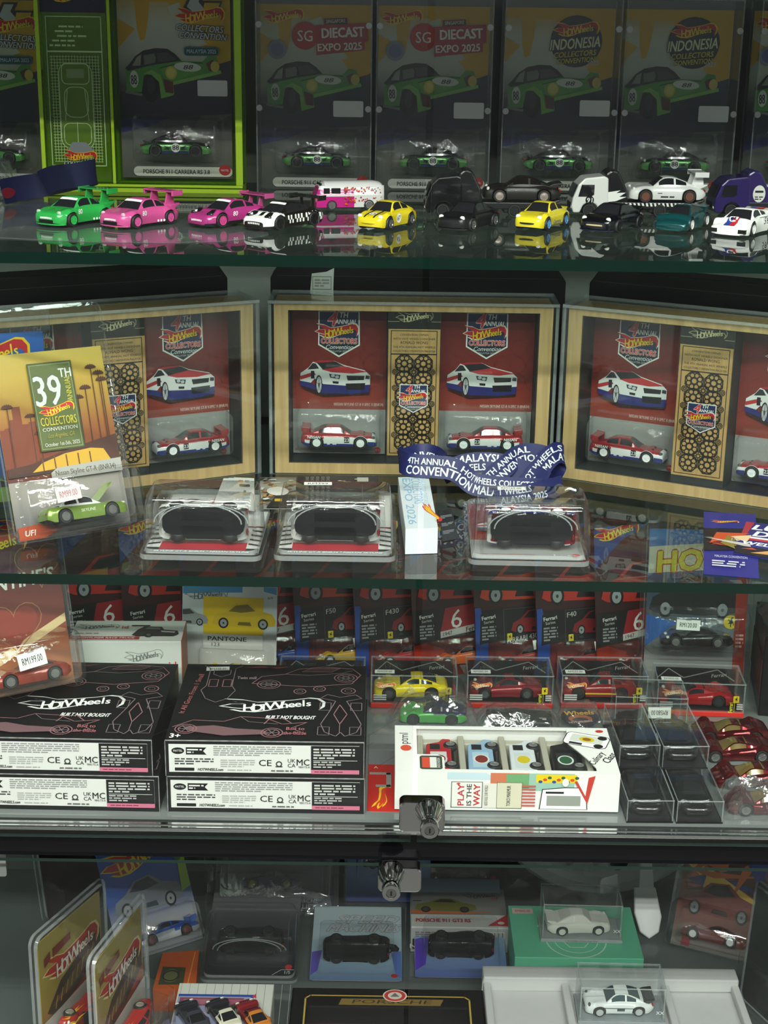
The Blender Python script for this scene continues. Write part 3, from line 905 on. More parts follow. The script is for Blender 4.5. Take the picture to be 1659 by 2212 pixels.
# ------------------------------------------------------------------ generic packaging
def card_blank(w, h, r, col, parent, y0=0.0, th=0.8, notch=None, name='card'):
    pts = rrect(w, h, r, 4, 0, h / 2)
    if notch:        # hanger notch cut down from the top edge: (x0, x1, depth)
        x0, x1, dp = notch
        out = []
        for i, p in enumerate(pts):
            out.append(p)
            if i == 4: out += [(x1, h), (x1, h - dp), (x0, h - dp), (x0, h)]
        pts = out
    return MB().prism(pts, y0, y0 + th).build(name, mat(col, .5), parent)
def bubble(parent, cx, cz, w, h, d, m=None, name='blister', r=5, taper=4):
    b = MB()
    shell(b, [(cx, cz, w + 6, h + 6, r + 3, -.5), (cx, cz, w, h, r, -1.2), (cx, cz, w - taper * .5, h - taper * .5, r, -d * .6), (cx, cz, w - taper, h - taper, r, -d + 1.5), (cx, cz, w - taper - 3, h - taper - 3, r - 1, -d)])
    return b.build(name, m or BLIS, parent, smooth=50)
def clam(parent, w, h, d, z0=0, y1=3.0, m=None, lip=7, bul=None, name='protector', r=8):
    """clear clamshell: flange, raised tray over the card, optional bulge (cx,cz,w,h,depth) over the bubble"""
    b = MB(); cz = z0 + h / 2
    shell(b, [(0, cz, w, h, r, y1), (0, cz, w, h, r, -.4)], cap=False, cap0=True, m=0)
    k0 = len(b.m) - 20 - 1
    for i in range(20): b.m[k0 + i] = 1
    shell(b, [(0, cz, w, h, r, -.4), (0, cz, w - lip, h - lip, r, -.6)], cap=False)
    shell(b, [(0, cz, w - lip, h - lip, r, -.6), (0, cz, w - lip - 1.5, h - lip - 1.5, r, -4)], cap=False, m=1)
    if not bul: shell(b, [(0, cz, w - lip - 1.5, h - lip - 1.5, r, -4), (0, cz, w - lip - 2.5, h - lip - 2.5, r, -4.3)])
    if bul:
        cx2, cz2, w2, h2, d2 = bul
        shell(b, [(0, cz, w - lip - 1.5, h - lip - 1.5, r, -4), (cx2, cz2, w2, h2, 6, -4.4), (cx2, cz2, w2 - 3, h2 - 3, 7, -d2 * .7), (cx2, cz2, w2 - 7, h2 - 7, 7, -d2 + 1), (cx2, cz2, w2 - 10, h2 - 10, 6, -d2)])
    return b.build(name, [m or SHELL, SHELLE], parent, smooth=50)
def sticker(parent, s, x, y, z, w=21, h=9, rot=0, name='price_sticker', col='e9e9e4', flat=False, ink='35353a'):
    """white price label; flat = lying on a level top (x,y plane), else facing -y"""
    a = Art(y=0)
    a.rect(-w / 2, -h / 2, w, h, col)
    a.text(s, 0, -h * .22, h * .44, ink, 'C', 0, 0, .02, fit=w * .72)
    a.rect(-w * .12, h * .42, w * .24, h * .10, '9a9a98')
    o = a.build(name, parent)
    o.location = (x * .001, y * .001, z * .001)
    o.rotation_euler = (R(-90) if flat else 0, R(-rot) if not flat else 0, R(rot) if flat else 0)
    return o
def acase(parent, w, d, h, th=2.0, z0=0, bottom=False, m=None, me=None, cx=0, cy=0):
    """five-sided clear acrylic box, panels of real thickness with bright cut edges"""
    m = m or ACRY; me = me or ACRE
    def pan(name, x0, x1, y0, y1, za, zb, ax):
        b = MB(); b.box(x0 + cx, x1 + cx, y0 + cy, y1 + cy, za, zb)
        # faces: 0 bottom 1 top 2 front 3 back 4 left 5 right
        big = {'x': (4, 5), 'y': (2, 3), 'z': (0, 1)}[ax]
        b.m = [0 if i in big else 1 for i in range(6)]
        b.build(name, [m, me], parent)
    pan('acrylic_panel', -w / 2, w / 2, -d / 2, -d / 2 + th, z0, z0 + h - th, 'y')
    pan('acrylic_panel', -w / 2, w / 2, d / 2 - th, d / 2, z0, z0 + h - th, 'y')
    pan('acrylic_panel', -w / 2, -w / 2 + th, -d / 2 + th, d / 2 - th, z0, z0 + h - th, 'x')
    pan('acrylic_panel', w / 2 - th, w / 2, -d / 2 + th, d / 2 - th, z0, z0 + h - th, 'x')
    pan('acrylic_panel', -w / 2, w / 2, -d / 2, d / 2, z0 + h - th, z0 + h, 'z')
def film(label, name, loc, w, d, h, seed, rz=0, group=None, n=14, sharp=1.0, parent=None, m=None, cat='plastic bag'):
    """crumpled clear film draped in a low mound"""
    rd = random.Random(seed); b = MB(); vs = []; fs = []
    for j in range(n + 1):
        for i in range(n + 1):
            u, v = i / n * 2 - 1, j / n * 2 - 1
            e = max(abs(u), abs(v))
            z = h * (1 - e ** 6) * (.72 + .28 * rd.random()) + rd.uniform(0, .08) * h * sharp
            if e > .99: z = rd.uniform(.1, 2.0)
            vs.append((u * w / 2 + rd.uniform(-.3, .3) * w / n, v * d / 2 + rd.uniform(-.3, .3) * d / n, z))
    for j in range(n):
        for i in range(n):
            k = j * (n + 1) + i
            fs += [(k, k + 1, k + n + 2), (k, k + n + 2, k + n + 1)] if rd.random() > .5 else [(k, k + 1, k + n + 1), (k + 1, k + n + 2, k + n + 1)]
    b.add(vs, fs)
    o = b.build(name, m or BAG, parent, smooth=28, fixn=False)
    if parent is None:
        o.location = loc; o.rotation_euler = (0, 0, R(rz))
        tag(o, label, cat, group)
    return o

# ------------------------------------------------------------------ upper shelf: carded racing coupes
def q3(zx, zy): return ((zx - 734) * .171 - 58, (1141 - zy) * .174)
def q3s(l): return [q3(*p) for p in l]
def p911_art(a):
    """illustration of a green and black rally coupe, three-quarter view"""
    dk, gr, gl = '17191a', '4f8f3a', '79b04e'
    a.poly(q3s([(740, 640), (900, 610), (1412, 520), (1412, 760), (734, 800)]), '262838')
    a.ell(*q3(925, 600), 9.5, 17, '0c0c0d')
    a.poly(q3s([(772, 505), (800, 478), (835, 435), (885, 402), (960, 387), (1030, 390), (1075, 418), (1115, 458), (1240, 462), (1275, 425), (1325, 432), (1342, 500), (1345, 525), (1060, 590), (1065, 650), (990, 672), (982, 560), (930, 525), (885, 545), (868, 640), (776, 640)]), gr)
    a.poly(q3s([(772, 505), (800, 478), (835, 435), (885, 402), (960, 387), (1030, 390), (1075, 418), (1115, 458), (1030, 470), (960, 480), (880, 498), (790, 520)]), dk)
    a.poly(q3s([(815, 490), (845, 440), (872, 425), (866, 488)]), '8d8f84')
    a.poly(q3s([(890, 483), (885, 430), (950, 418), (960, 440), (955, 470)]), '6d7068')
    a.poly(q3s([(972, 468), (965, 415), (1030, 410), (1085, 452)]), '3b3d3c')
    a.poly(q3s([(880, 535), (930, 512), (985, 540), (1010, 640), (1065, 640), (1062, 655), (985, 676), (975, 580), (930, 540)]), gl)
    a.poly(q3s([(985, 500), (1110, 470), (1215, 505), (1170, 540), (1060, 575), (1010, 560)]), '5d9a42')
    a.line(q3s([(1040, 592), (1345, 520)]), 3.4, '86b95a')
    a.line(q3s([(985, 500), (1120, 466), (1240, 470)]), .9, '20301a')
    a.poly(q3s([(1000, 560), (1060, 580), (1060, 645), (1015, 640)]), '5a2420')
    a.ell(*q3(1150, 492), 14, 4.6, 'd6d8cf', -4)
    a.text('88', *q3(1150, 505), 4.2, '1a1a1a', 'C', .4, 0, .05, sx=1.7)
    a.ell(*q3(1050, 527), 6.0, 6.6, 'c9b64a'); a.ell(*q3(1050, 527), 4.3, 4.8, 'd8cc74')
    a.poly(q3s([(1262, 470), (1300, 450), (1335, 470), (1330, 510), (1280, 515)]), '5a2d24')
    a.ell(*q3(1316, 488), 4.6, 5.4, 'cdb650')
    a.ell(*q3(825, 566), 4.6, 8.6, 'd4d6cc'); a.text('88', *q3(825, 596), 9.5, '141414', 'C', 0, 4, .04, fit=6)
    a.line(q3s([(776, 640), (866, 655)]), 2.6, '70726e')
    a.ell(*q3(925, 600), 4.2, 9, '2a2b2c')
def c911_card(kind):
    W, H = 116, 188
    a = Art(y=-.02, clip=(-W / 2 + .3, .3, W / 2 - .3, H - .3))
    a.grad(-W / 2, 0, W, H, ['55564f', '6b6c64', '3a3b48', '4b4b50', 'b9bab0', 'c8c8bc', 'c79a1c'])
    Y = 'd2a01a'
    a.poly([(-58, 188), (58, 188), (58, 120), (40, 112), (30, 130), (8, 150), (-5, 176), (-58, 178)], Y)
    a.poly([(-40, 180), (-24, 180), (-26, 160), (-30, 140), (-35, 138), (-38, 150)], Y)
    a.poly([(-6, 172), (6, 176), (12, 158), (34, 136), (22, 132), (0, 150)], 'c3c4b8')
    a.poly([(-58, 130), (-40, 150), (-58, 160)], Y)
    a.poly([(58, 96), (-20, 70), (-58, 68), (-58, 84), (58, 120)], '23243c')
    a.poly([(-58, 60), (-10, 76), (18, 72), (-30, 52), (-58, 46)], '2a2a66')
    a.poly([(10, 40), (58, 66), (58, 90), (30, 70)], '55564f')
    p911_art(a)
    if kind == 'id':
        a.ell(18, 155, 27, 26, '17181c'); a.ell(18, 155, 25, 24, '23252b')
        logo(a, -5, 154, 46, tilt=3)
        a.text('INDONESIA', 17, 148, 10.5, 'e8e2b4', 'C', .18, 5, .05, fit=52, out='1a2c4a', outw=.14)
        a.text('COLLECTORS', 17, 140, 5.4, 'd9c228', 'C', .2, 5, .06, fit=44, out='141414', outw=.12)
        a.text('CONVENTION', 18, 133.5, 5.0, 'd9c228', 'C', .2, 5, .06, fit=40, out='141414', outw=.12)
        a.text('2025', 36, 131.5, 4.6, 'c8c8c8', 'C', .2, 5, .05)
    elif kind == 'sg':
        logo(a, -54, 164, 42, tilt=4)
        a.ell(-11, 157, 14, 14, 'c02a26')
        a.text('SG', -11, 151.5, 11, 'f0eee8', 'C', 0, 0, .03, sx=.9)
        a.push(27, 152, 1, 3)
        a.poly([(-27, -13), (24, -10), (24, -2), (28, -1), (28, 17), (-26, 17)], 'b3242a')
        a.rect(-17, 17, 24, 6, '5b1d1d')
        a.text('SINGAPORE', -5, 18.4, 3.6, 'e6e2da', 'C', 0, 0, .03, fit=20)
        a.text('DIECAST', 2, 4, 9.6, 'f1efe8', 'C', 0, 0, .10, fit=44)
        a.text('EXPO 2025', -2, -9, 7.4, 'f1efe8', 'C', 0, 0, .07, fit=46)
        a.pop()
        a.ell(-40, 143, 10, 10, '8a8f98'); a.ell(-40, 143, 7, 7, '6f6fa0')
    else:
        a.poly([(10, 170), (18, 186), (34, 186), (30, 178), (50, 178), (46, 164), (24, 160)], '2a2c30')
        a.poly([(14, 172), (20, 184), (30, 184), (26, 177), (32, 170), (24, 164)], 'b9bcc0')
        a.poly([(32, 176), (48, 176), (45, 168), (30, 166)], 'd2a61c')
        logo(a, 2, 150, 50, tilt=2)
        a.text('COLLECTORS', 26, 148, 6.2, 'c9cbd0', 'C', .2, -3, .07, fit=48, out='101318', outw=.14)
        a.text('CONVENTION', 29, 140.5, 6.2, 'c9cbd0', 'C', .2, -3, .07, fit=48, out='101318', outw=.14)
        a.rr(10, 124, 36, 9, 3, '3e6f7c'); a.rr(11, 125, 34, 7, 2.4, '1e3a4a')
        a.text('MALAYSIA 2025', 28, 126.6, 4.0, 'a7cdd6', 'C', 0, 0, .05, fit=30)
    a.poly(rrect(104, 10, 5, 4, 6, 7), 'd8d8cc')
    a.text('PORSCHE 911 CARRERA RS 3.8', -36, 4.6, 4.4, '1c1c1c', 'L', 0, 0, .05, fit=70)
    a.ell(50, 9, 6.2, 5.6, 'b42420'); a.text('MATTEL', 50, 7.8, 2.0, 'e8d8d4', 'C', 0, 0, .04, fit=8)
    return a
_C88 = dict(sty='p911', mats=[mat('4c9440', .2, .3, .6), mat((.008, .009, .01), .15, 0, .6), mat('1a2c5c', .2, .3, .6)], wheel='1a1a1a', wing='duck', wingcol='121212', wstyle='mesh', lamp='c8c8c8')
def _p88(t, y, z, reg):
    if reg in ('roof', 'top'): return 1
    return 2 if (z < 5.4 and .3 < t < .7) else (0 if z < 12.8 else 1)
def _d88(c, t):
    for sd in (1, -1):
        a = c.decal(sd); x = (-1 if sd > 0 else 1) * 1
        a.ell(x, 9, 4.6, 4.6, 'e8e8e2'); a.text('88', x, 6.8, 4.6, '0c0c0c', 'C', 0, 0, .07, fit=6.6)
        k = -1 if sd > 0 else 1
        a.poly([(k * 6, 9), (k * 12, 11.5), (k * 10, 8.5), (k * 14, 8), (k * 7, 6.5)], '0d1522')
        a.poly([(-k * 5, 9), (-k * 11, 11), (-k * 9, 8.5), (-k * 12, 7.5), (-k * 6, 6.5)], '0d1522')
        a.build('door_number', t)
def card88(pxl, pxr, py, Y, kind, face, label, clabel, stick=None, prot=True, zbase=0.0, group='carded rally coupes on the upper shelf'):
    c = PY((pxl + pxr) / 2, py, Y)
    M = frm((c.x, Y + .022, Z1 + zbase))
    t = thingM('carded_toy_car', label, 'toy package', M, group)
    card_blank(116, 188, 6, '3a3b3c', t)
    c911_card(kind).build('card_print', t)
    bubble(t, 2, 40, 90, 46, 37)
    if prot:
        acase(t, 119.2, 52, 198, 1.4, z0=.2, cy=-17)
        for bx, bz in ((-56, 168), (56, 168), (-56, 86), (56, 86)):
            b = MB(); T = Matrix.Translation((bx, -43, bz)) @ Matrix.Rotation(R(90), 4, 'X')
            b.lathe([(3.2, 0), (3.2, 1.2), (1.4, 1.2), (1.4, .4)], 12, 0, T); b.build('screw', STEEL, t, smooth=30)
    if stick:
        a = Art(y=-43.2 if prot else -1.6)
        a.rr(stick[0], stick[1], 31, 16, 1.5, 'b5b7b4'); a.rr(stick[0] + 2.4, stick[1] + 3, 26, 10, 1, '9c9f9e')
        a.microtext(stick[0] + 4, stick[1] + 4.5, 22, 7, 3, '6c6f70', 3)
        a.build('seal_sticker', t, mat((.55, .56, .55), .3, .8))
    car(clabel, off(M, 2, -18.5, 25), 0 if face > 0 else 180, pfun=_p88, decals=_d88, group='rally coupes inside the carded packs', **_C88)
    return t
N88 = 'green and black number 88 toy coupe in the blister '
card88(-138, 102, 412, 1.655, 'my', 1, 'carded number 88 coupe half hidden left of the neon acrylic frame', N88 + 'left of the neon frame', prot=False)
card88(561, 799, 412, 1.655, 'sg', 1, 'carded coupe with red SG DIECAST EXPO banner beside the neon frame', N88 + 'with SG banner, nose right', (20, 78))
card88(812, 1050, 412, 1.655, 'sg', -1, 'carded coupe with red SG DIECAST EXPO banner beside the INDONESIA card', N88 + 'with SG banner, nose left', (21, 78))
card88(1078, 1316, 412, 1.655, 'id', 1, 'carded coupe with round INDONESIA badge beside the SG card', N88 + 'with INDONESIA badge, nose right', (20, 82))
card88(1328, 1566, 414, 1.655, 'id', -1, 'carded coupe with round INDONESIA badge behind the white truck', N88 + 'with INDONESIA badge, nose left', (20, 78))
card88(1606, 1846, 416, 1.655, 'sg', 1, 'carded coupe cut off behind the purple truck', N88 + 'behind the purple truck')

# neon acrylic display with an etched plate and one more card
c = PY(310, 425, 1.625)
MN = frm((c.x, 1.645, Z1))
t = thingM('neon_display_frame', 'neon green acrylic display frame holding an etched plate', 'display frame', MN)
def npan(x0, x1, y0, y1, z0, z1, edge):
    b = MB(); b.box(x0, x1, y0, y1, z0, z1); b.m = [0 if i in edge else 1 for i in range(6)]
    b.build('acrylic_panel', [NEON, NEONE], t)
npan(-104, 104, 16, 20, 0, 250, (2, 3))
npan(-104, -100, -20, 16, 8, 250, (4, 5))
npan(97, 104, -20, 16, 8, 250, (4, 5))
npan(-104, 104, -24, 20, 0, 4, ())
npan(-104, 104, -24, 18, 5.5, 8, (0, 1))
npan(-32, -29, -14, 16, 8, 250, (4, 5))
# etched plate
P = thingM('etched_plate', 'neon green plate etched with a white grid and car plan', 'plaque', off(MN, -67, -10, 9))
b = MB(); b.box(-33, 33, 0, 3, 0, 228); b.m = [0 if i in (2, 3) else 1 for i in range(6)]
b.build('acrylic_sheet', [NEON, NEONE], P)
a = Art(y=-.1, step=.02); wh = 'cfe8b0'
a.frame(-28, 16, 56, 148, .9, wh); a.line([(-28, 130), (28, 130)], 1.6, wh)
for i, wd in enumerate((30, 38, 34, 44, 50)): a.microtext(-wd / 2, 153 - i * 4.6, wd, 2.6, 1, wh, i, .7)
for i in range(17): a.line([(-24 + i * 3, 20), (-24 + i * 3, 126)], .42, wh)
for i in range(36): a.line([(-25, 20 + i * 3), (25, 20 + i * 3)], .42, wh)
a.poly(rrect(34, 86, 10, 4, 0, 76), '5d7d10')
for rr_ in ((34, 86, 10, 0, 76), (28, 20, 5, 0, 108), (24, 30, 8, 0, 80), (28, 22, 6, 0, 48)):
    a.line(rrect(rr_[0], rr_[1], rr_[2], 4, rr_[3], rr_[4]), .8, wh, True)
a.line([(-12, 62), (-9, 92)], .7, wh); a.line([(12, 62), (9, 92)], .7, wh); a.line([(0, 38), (0, 60)], .6, wh)
a.rect(-9, 104, 18, 9, '8aa06a')
a.rect(-33, 168, 66, 60, '14183c')
logo(a, -24, 172, 48, tilt=2)
a.poly([(-12, 30), (-6, 40), (8, 40), (14, 34), (16, 28), (0, 24)], '8d9094')
logo(a, -16, 18, 34, tilt=-2)
a.text('COLLECTORS', 0, 17, 3.6, 'd8dad4', 'C', .2, 0, .08, out='101010', outw=.2)
a.build('etching', P)
t88 = thingM('carded_toy_car', 'carded coupe with MALAYSIA badge inside the neon green frame', 'toy package', off(MN, 33, 6, 12), 'carded rally coupes on the upper shelf')
card_blank(116, 188, 6, '3a3b3c', t88); c911_card('my').build('card_print', t88); bubble(t88, 2, 40, 90, 46, 37)
a = Art(y=-1.4); a.rr(23, 84, 31, 16, 1.5, 'b5b7b4'); a.rr(25.4, 87, 26, 10, 1, '9c9f9e'); a.build('seal_sticker', t88, mat((.55, .56, .55), .3, .8))
car(N88 + 'inside the neon green frame', off(MN, 35, -12.5, 37), 0, pfun=_p88, decals=_d88, group='rally coupes inside the carded packs', **_C88)

# ------------------------------------------------------------------ upper shelf: loose cars in front
SH1 = 'loose toy cars on the upper glass shelf'
def at1(x, y): 
    p = PZ(x, y + 14, Z1); return (p.x, p.y, Z1 + .0002)
def hd(a): return 270 - a + 4
# thin clear plastic sheet under the left cars
e = [PZ(x, y, Z1) for x, y in ((-60, 512), (60, 518), (200, 524), (360, 526), (470, 523), (545, 516), (580, 508), (560, 450), (90, 428), (-60, 470))]
b = MB(); b.prismz([(p.x * 1000, p.y * 1000) for p in e], Z1 * 1000 + .1, Z1 * 1000 + .9)
tag(b.build('clear_plastic_sheet', [clear('loose_sheet', (.96, .97, .97), .08, .05, .02)]), 'thin clear plastic sheet under the green and pink cars', 'plastic sheet')
def up(p, d=.0011): return (p[0], p[1], p[2] + d)
def flatdots(c, t):
    for sd in (1, -1):
        a = c.decal(sd)
        for i in range(3):
            a.ell((-6 - i * 3.2) * (1 if sd < 0 else -1), 4.2, 1.1, 1.1, 'e8e8e8', n=10)
        a.text('80', (11 if sd < 0 else -11), 10, 4.2, 'eeeeee', 'C', 0, 0, .05)
        a.build('door_number', t)
TONGUE = many(flatdots, visor(), teeth(6.6, 16), mouth(3.2, 6.2, .24))
car('bright green widebody toy coupe with painted teeth and tall wing', up(at1(163, 470)), hd(36), 'p911', '2a9c46', wing='tall', wheel='2fa84c', wstyle='6', decals=TONGUE, lip='2a9c46', group=SH1, over=dict(W=34, flare=1.8), lamp='9fb8a0')
car('pink widebody toy coupe with painted teeth beside the green one', up(at1(302, 474)), hd(39), 'p911', 'c04a86', wing='tall', wheel='c85290', wstyle='6', decals=TONGUE, lip='c04a86', group=SH1, over=dict(W=34, flare=1.8), lamp='c8a0b0')
def eyes(c, t):
    a = c.decal(None)
    for sd in (1, -1):
        a.push(29, sd * 9.5, 1, sd * 20)
        a.ell(0, 0, 5.5, 3.6, '111111'); a.ell(.5, 0, 3.6, 2.2, 'e6e6e6'); a.ell(.8, 0, 2.0, 1.5, '151515'); a.pop()
    a.build('painted_eyes', t)
def _pm(t, y, z, reg): return 1 if z < 4.6 else 0
car('magenta racing toy coupe with painted eyes, teeth and rear wing', up(at1(496, 472)), hd(47), 'p992', 'a02f72', mats=[mat('a02f72', .2, 0, .6), mat('141414', .35)], pfun=_pm, wing='gt', wingcol='c0508a', wheel='c44484', wstyle='mesh', decals=many(eyes, teeth(5.2, 13), visor(), side_text([('80', 7, 9, 4, 'f0f0f0')])), lip='141414', group=SH1, lamp='202020')
def _pt(t, y, z, reg):
    if z < 4.4: return 0
    if reg == 'roof': return 0
    if t < .30 and reg == 'top': return 1 if abs(y) > 3.2 or t < .1 else 0
    if reg == 'side' and t < .24: return 1
    if reg == 'side' and .35 < t: return 1 if math.sin(t * 105 + z * .8) > .1 else 0
    return 0
car('black and white skeleton-striped racing toy coupe with rear wing', up(at1(612, 478)), hd(42), 'p992', '141414', mats=[mat('16120f', .22, 0, .5), mat('e9e9e6', .3, 0, .4)], pfun=_pt, wing='gt', wingcol='1c1c1c', wheel='171717', wstyle='mesh', decals=many(eyes, teeth(5.0, 13), visor()), lip='0e0e0e', group=SH1, lamp='101010')
def hood67(c, t):
    a = c.decal(None)
    xs = [33, 30, 27, 24, 21, 18, 15, 12.5]
    for sd in (1, -1):
        a.k += 1
        for x0, x1 in zip(xs[:-1], xs[1:]): a.poly([(x0, sd * 4.6 - .7), (x0, sd * 4.6 + .7), (x1, sd * 4.6 + .7), (x1, sd * 4.6 - .7)], '15150f', True)
    a.ell(25, 0, 3.6, 3.6, 'f0f0ea'); a.text('67', 23.2, 0, 3.6, '111111', 'C', 0, -90, .05)
    a.build('hood_number', t)
car('yellow number 67 toy coupe with black bonnet stripes', at1(836, 476), hd(33), 'p911', 'd6c01c', decals=many(hood67, roundel('67', 4, 9, 4.2)), wheel='9a9a9a', wmetal=.8, wstyle='5', group=SH1, over=dict(L=68, W=29, flare=.5), bumper='d8c21a', tail=True)
car('matte black toy coupe in front of the black truck', at1(1013, 478), hd(36), 'p911', '0b0c0f', rough=.35, coat=.2, wing=None, wheel='8a8a8a', wmetal=.7, wstyle='mesh', lip='1a1a1c', group=SH1, over=dict(L=70, W=30))
def rsbump(c, t):
    for sd in (1, -1):
        a = c.decal(sd); a.rect(-13, 3.6, 26, .7, '3a3a3a'); a.text('Carrera', 0, 4.8, 3.4, '4a5a8a', 'C', .2, 0, .02); a.build('side_lettering', t)
car('yellow toy coupe with black bumper line and blue wheels', at1(1171, 477), hd(33), 'p911', 'd8c624', decals=rsbump, wing='duck', wheel='5c94c8', wstyle='5', bumper='181818', group=SH1, over=dict(L=68, W=29, flare=.6))
car('glossy black toy coupe in front of the white truck', at1(1322, 481), hd(38), 'p911', '07080e', rough=.12, wing='whale', wheel='17171a', wstyle='mesh', bumper='c8b48a', lip='10142c', group=SH1, over=dict(W=33, flare=1.5))
car('dark teal toy coupe with white wheels and whale tail', at1(1474, 479), hd(34), 'p935', '0e4a4c', rough=.2, metal=.4, wing='whale', wheel='e2e2e0', wstyle='disc', lip='0e4a4c', group=SH1, over=dict(L=68, W=30))
def brum(c, t):
    a = c.decal(None)
    a.k += 4
    for y0, y1, col in ((-5, 0, '23408e'), (0, 5, 'b3242e')):
        for i in range(8):
            xa, xb = 36 - i * 2.3, 36 - (i + 1) * 2.3
            for j in range(4):
                ya, yb_ = y0 + (y1 - y0) * j / 4, y0 + (y1 - y0) * (j + 1) / 4
                a.poly([(xa, ya), (xb, ya), (xb, yb_), (xa, yb_)], col, True)
    a.k += 12
    a.ell(25, 0, 4.0, 4.0, 'f2f2ee'); a.text('59', 23.2, 0, 3.6, '141414', 'C', 0, -90, .05)
    a.build('hood_stripes', t)
    b = MB()
    for sd in (1, -1): b.box(c.L / 2 - 3, c.L / 2 + .2, sd * c.W * .38 - 3.4, sd * c.W * .38 + 3.4, 3.4, 6.8)
    b.build('front_lamps', mat('121212', .2), t)
    for sd in (1, -1):
        a = c.decal(sd); x = -9 if sd < 0 else 9
        a.rect(x - 5, 7, 10, 7, 'f2f2ee'); a.text('59', x, 7.6, 6, '141414', 'C', .15, 0, .07); a.rect(x - 16, 14.2, 32, .6, '30343c'); a.build('door_number', t)
def wstripe(c, t):
    b = MB(); x = c.X(.93); zz = c.bodyz(.84, 0) + 3.25
    b.box(x - 6, x + 2, -2, 5, zz - .2, zz + .12, 0); b.box(x - 6, x + 2, -7.5, -2, zz - .2, zz + .12, 1)
    b.build('tail_stripes', [mat('b3242e', .3), mat('23408e', .3)], t)
car('white slant-nose racing toy car with red and blue stripes, number 59', at1(1606, 488), hd(38), 'p935', 'eeeeea', wing='whale', wheel='e8e8e6', wstyle='disc', decals=many(brum, wstripe), group=SH1, lip='e4e4e0')

# pink and white van
def van(label, loc, heading):
    t = thing('toy_van', label, 'toy van', loc, heading)
    L, W, H = 66, 27, 27
    rings = []; ts = [0, .02, .06, .12, .25, .4, .55, .7, .85, .94, .98, 1]
    for u in ts:
        x = L * (.5 - u)
        e = min(1, (min(u, 1 - u) / .10)) ** .45
        w = W / 2 * (.80 + .20 * e); zt = H * (.84 + .16 * e); 
        zb = 3.2
        xs = x
        half = [(w * .96, zb), (w, zb + 4), (w, H * .50), (w * 1.015, H * .53), (w * .975, H * .56), (w * .93, H * .74), (w * .86, H * .86), (w * .62, zt - 1.0), (w * .3, zt), (0, zt + .2)]
        # raked windscreen
        ring = [(xs - (max(0, z - H * .55) * .38 if u < .1 else 0), y, z) for y, z in half]
        rings.append(ring + [(p[0], -p[1], p[2]) for p in ring[-2::-1]])
    b = MB(); n = len(rings[0]); vs = [p for r in rings for p in r]; b.add(vs, [])
    for k in range(len(rings) - 1):
        for i in range(n - 1):
            qd = (k * n + i, k * n + i + 1, (k + 1) * n + i + 1, (k + 1) * n + i)
            zc = sum(vs[j][2] for j in qd) / 4; um = (ts[k] + ts[k + 1]) / 2
            m = 1
            if um < .56 and (zc < H * .50 or H * .57 < zc < H * .80): m = 0
            b.f.append(qd); b.m.append(m)
    b.f += [tuple(range(n - 1, -1, -1)), tuple(range((len(rings) - 1) * n, len(rings) * n))]; b.m += [0, 1]
    b.build('body', [mat('d0228a', .2, 0, .5), mat('e8e6e4', .25, 0, .5)], t, smooth=40)
    rd = random.Random(3)
    for sd in (1, -1):
        a = Art(step=.02); a.fmap = lambda x, z, h, sd=sd: (x if sd < 0 else -x, sd * ((W / 2 * (1.0 if z < H * .55 else .975 - .045 * (z - H * .56) / (H * .18))) + .1 + h), z)
        k = 1 if sd < 0 else -1
        for i in range(70):
            f = rd.random() ** 1.3; x = 6 - f * 36; z = rd.uniform(6, 13) if rd.random() < .55 else rd.uniform(16.5, 22)
            sz = 1.5 * (1.15 - f * .6)
            a.push(k * x, z, 1, rd.uniform(0, 90)); a.rect(-sz / 2, -sz / 2, sz, sz, rd.choice(['c0301c', 'd8641c', '7c2060', 'b01c50', 'd04a2a'])); a.pop()
        a.build('confetti_print', t)
        for x0, x1 in ((20.5, 26.5), (10, 19), (-2, 7)):
            g = Art(step=.02); g.fmap = lambda x, z, h, sd=sd: (x if sd < 0 else -x, sd * ((W / 2 * (.99 - .052 * (z - H * .56) / (H * .18))) + .12 + h), z)
            xa, xb = (x0, x1) if sd < 0 else (-x1, -x0)
            if x0 > 5: g.rect(xa, H * .60, xb - xa, H * .19, '101012')
            if x0 > 5: g.build('side_window', t, TINT)
    w = MB(); w.box(L / 2 - 4.6, L / 2 - 3.2, -W * .34, W * .34, H * .60, H * .80, 0, Matrix.Translation((2.4, 0, 0)) @ Matrix.Rotation(R(-8), 4, 'Y')); w.build('windscreen', TINT, t)
    for sd in (1, -1):
        h = MB(); h.ell((L / 2 - .4, sd * W * .28, H * .36), (.9, 2.4, 2.4), 12, 6); h.build('headlight', mat('d8a060', .2), t, smooth=60)
        for wx in (L * .28, -L * .27):
            o = link('wheel', tyre_mesh(5.2, 5), t); o.location = (wx * .001, sd * (W / 2 - 2.2) * .001, .0052)
            if sd < 0: o.rotation_euler = (0, 0, math.pi)
            r = link('rim', rim_mesh(5.2, 5, mat('c8c8c8', .2, .9), '5'), o); r.location = (0, .0022, 0)
    MB().box(-L * .4, L * .4, -W * .4, W * .4, 2.4, 8).build('chassis', DARKP, t)
    return t
van('magenta and white toy van with confetti pattern on the glass shelf', at1(752, 438), 193)

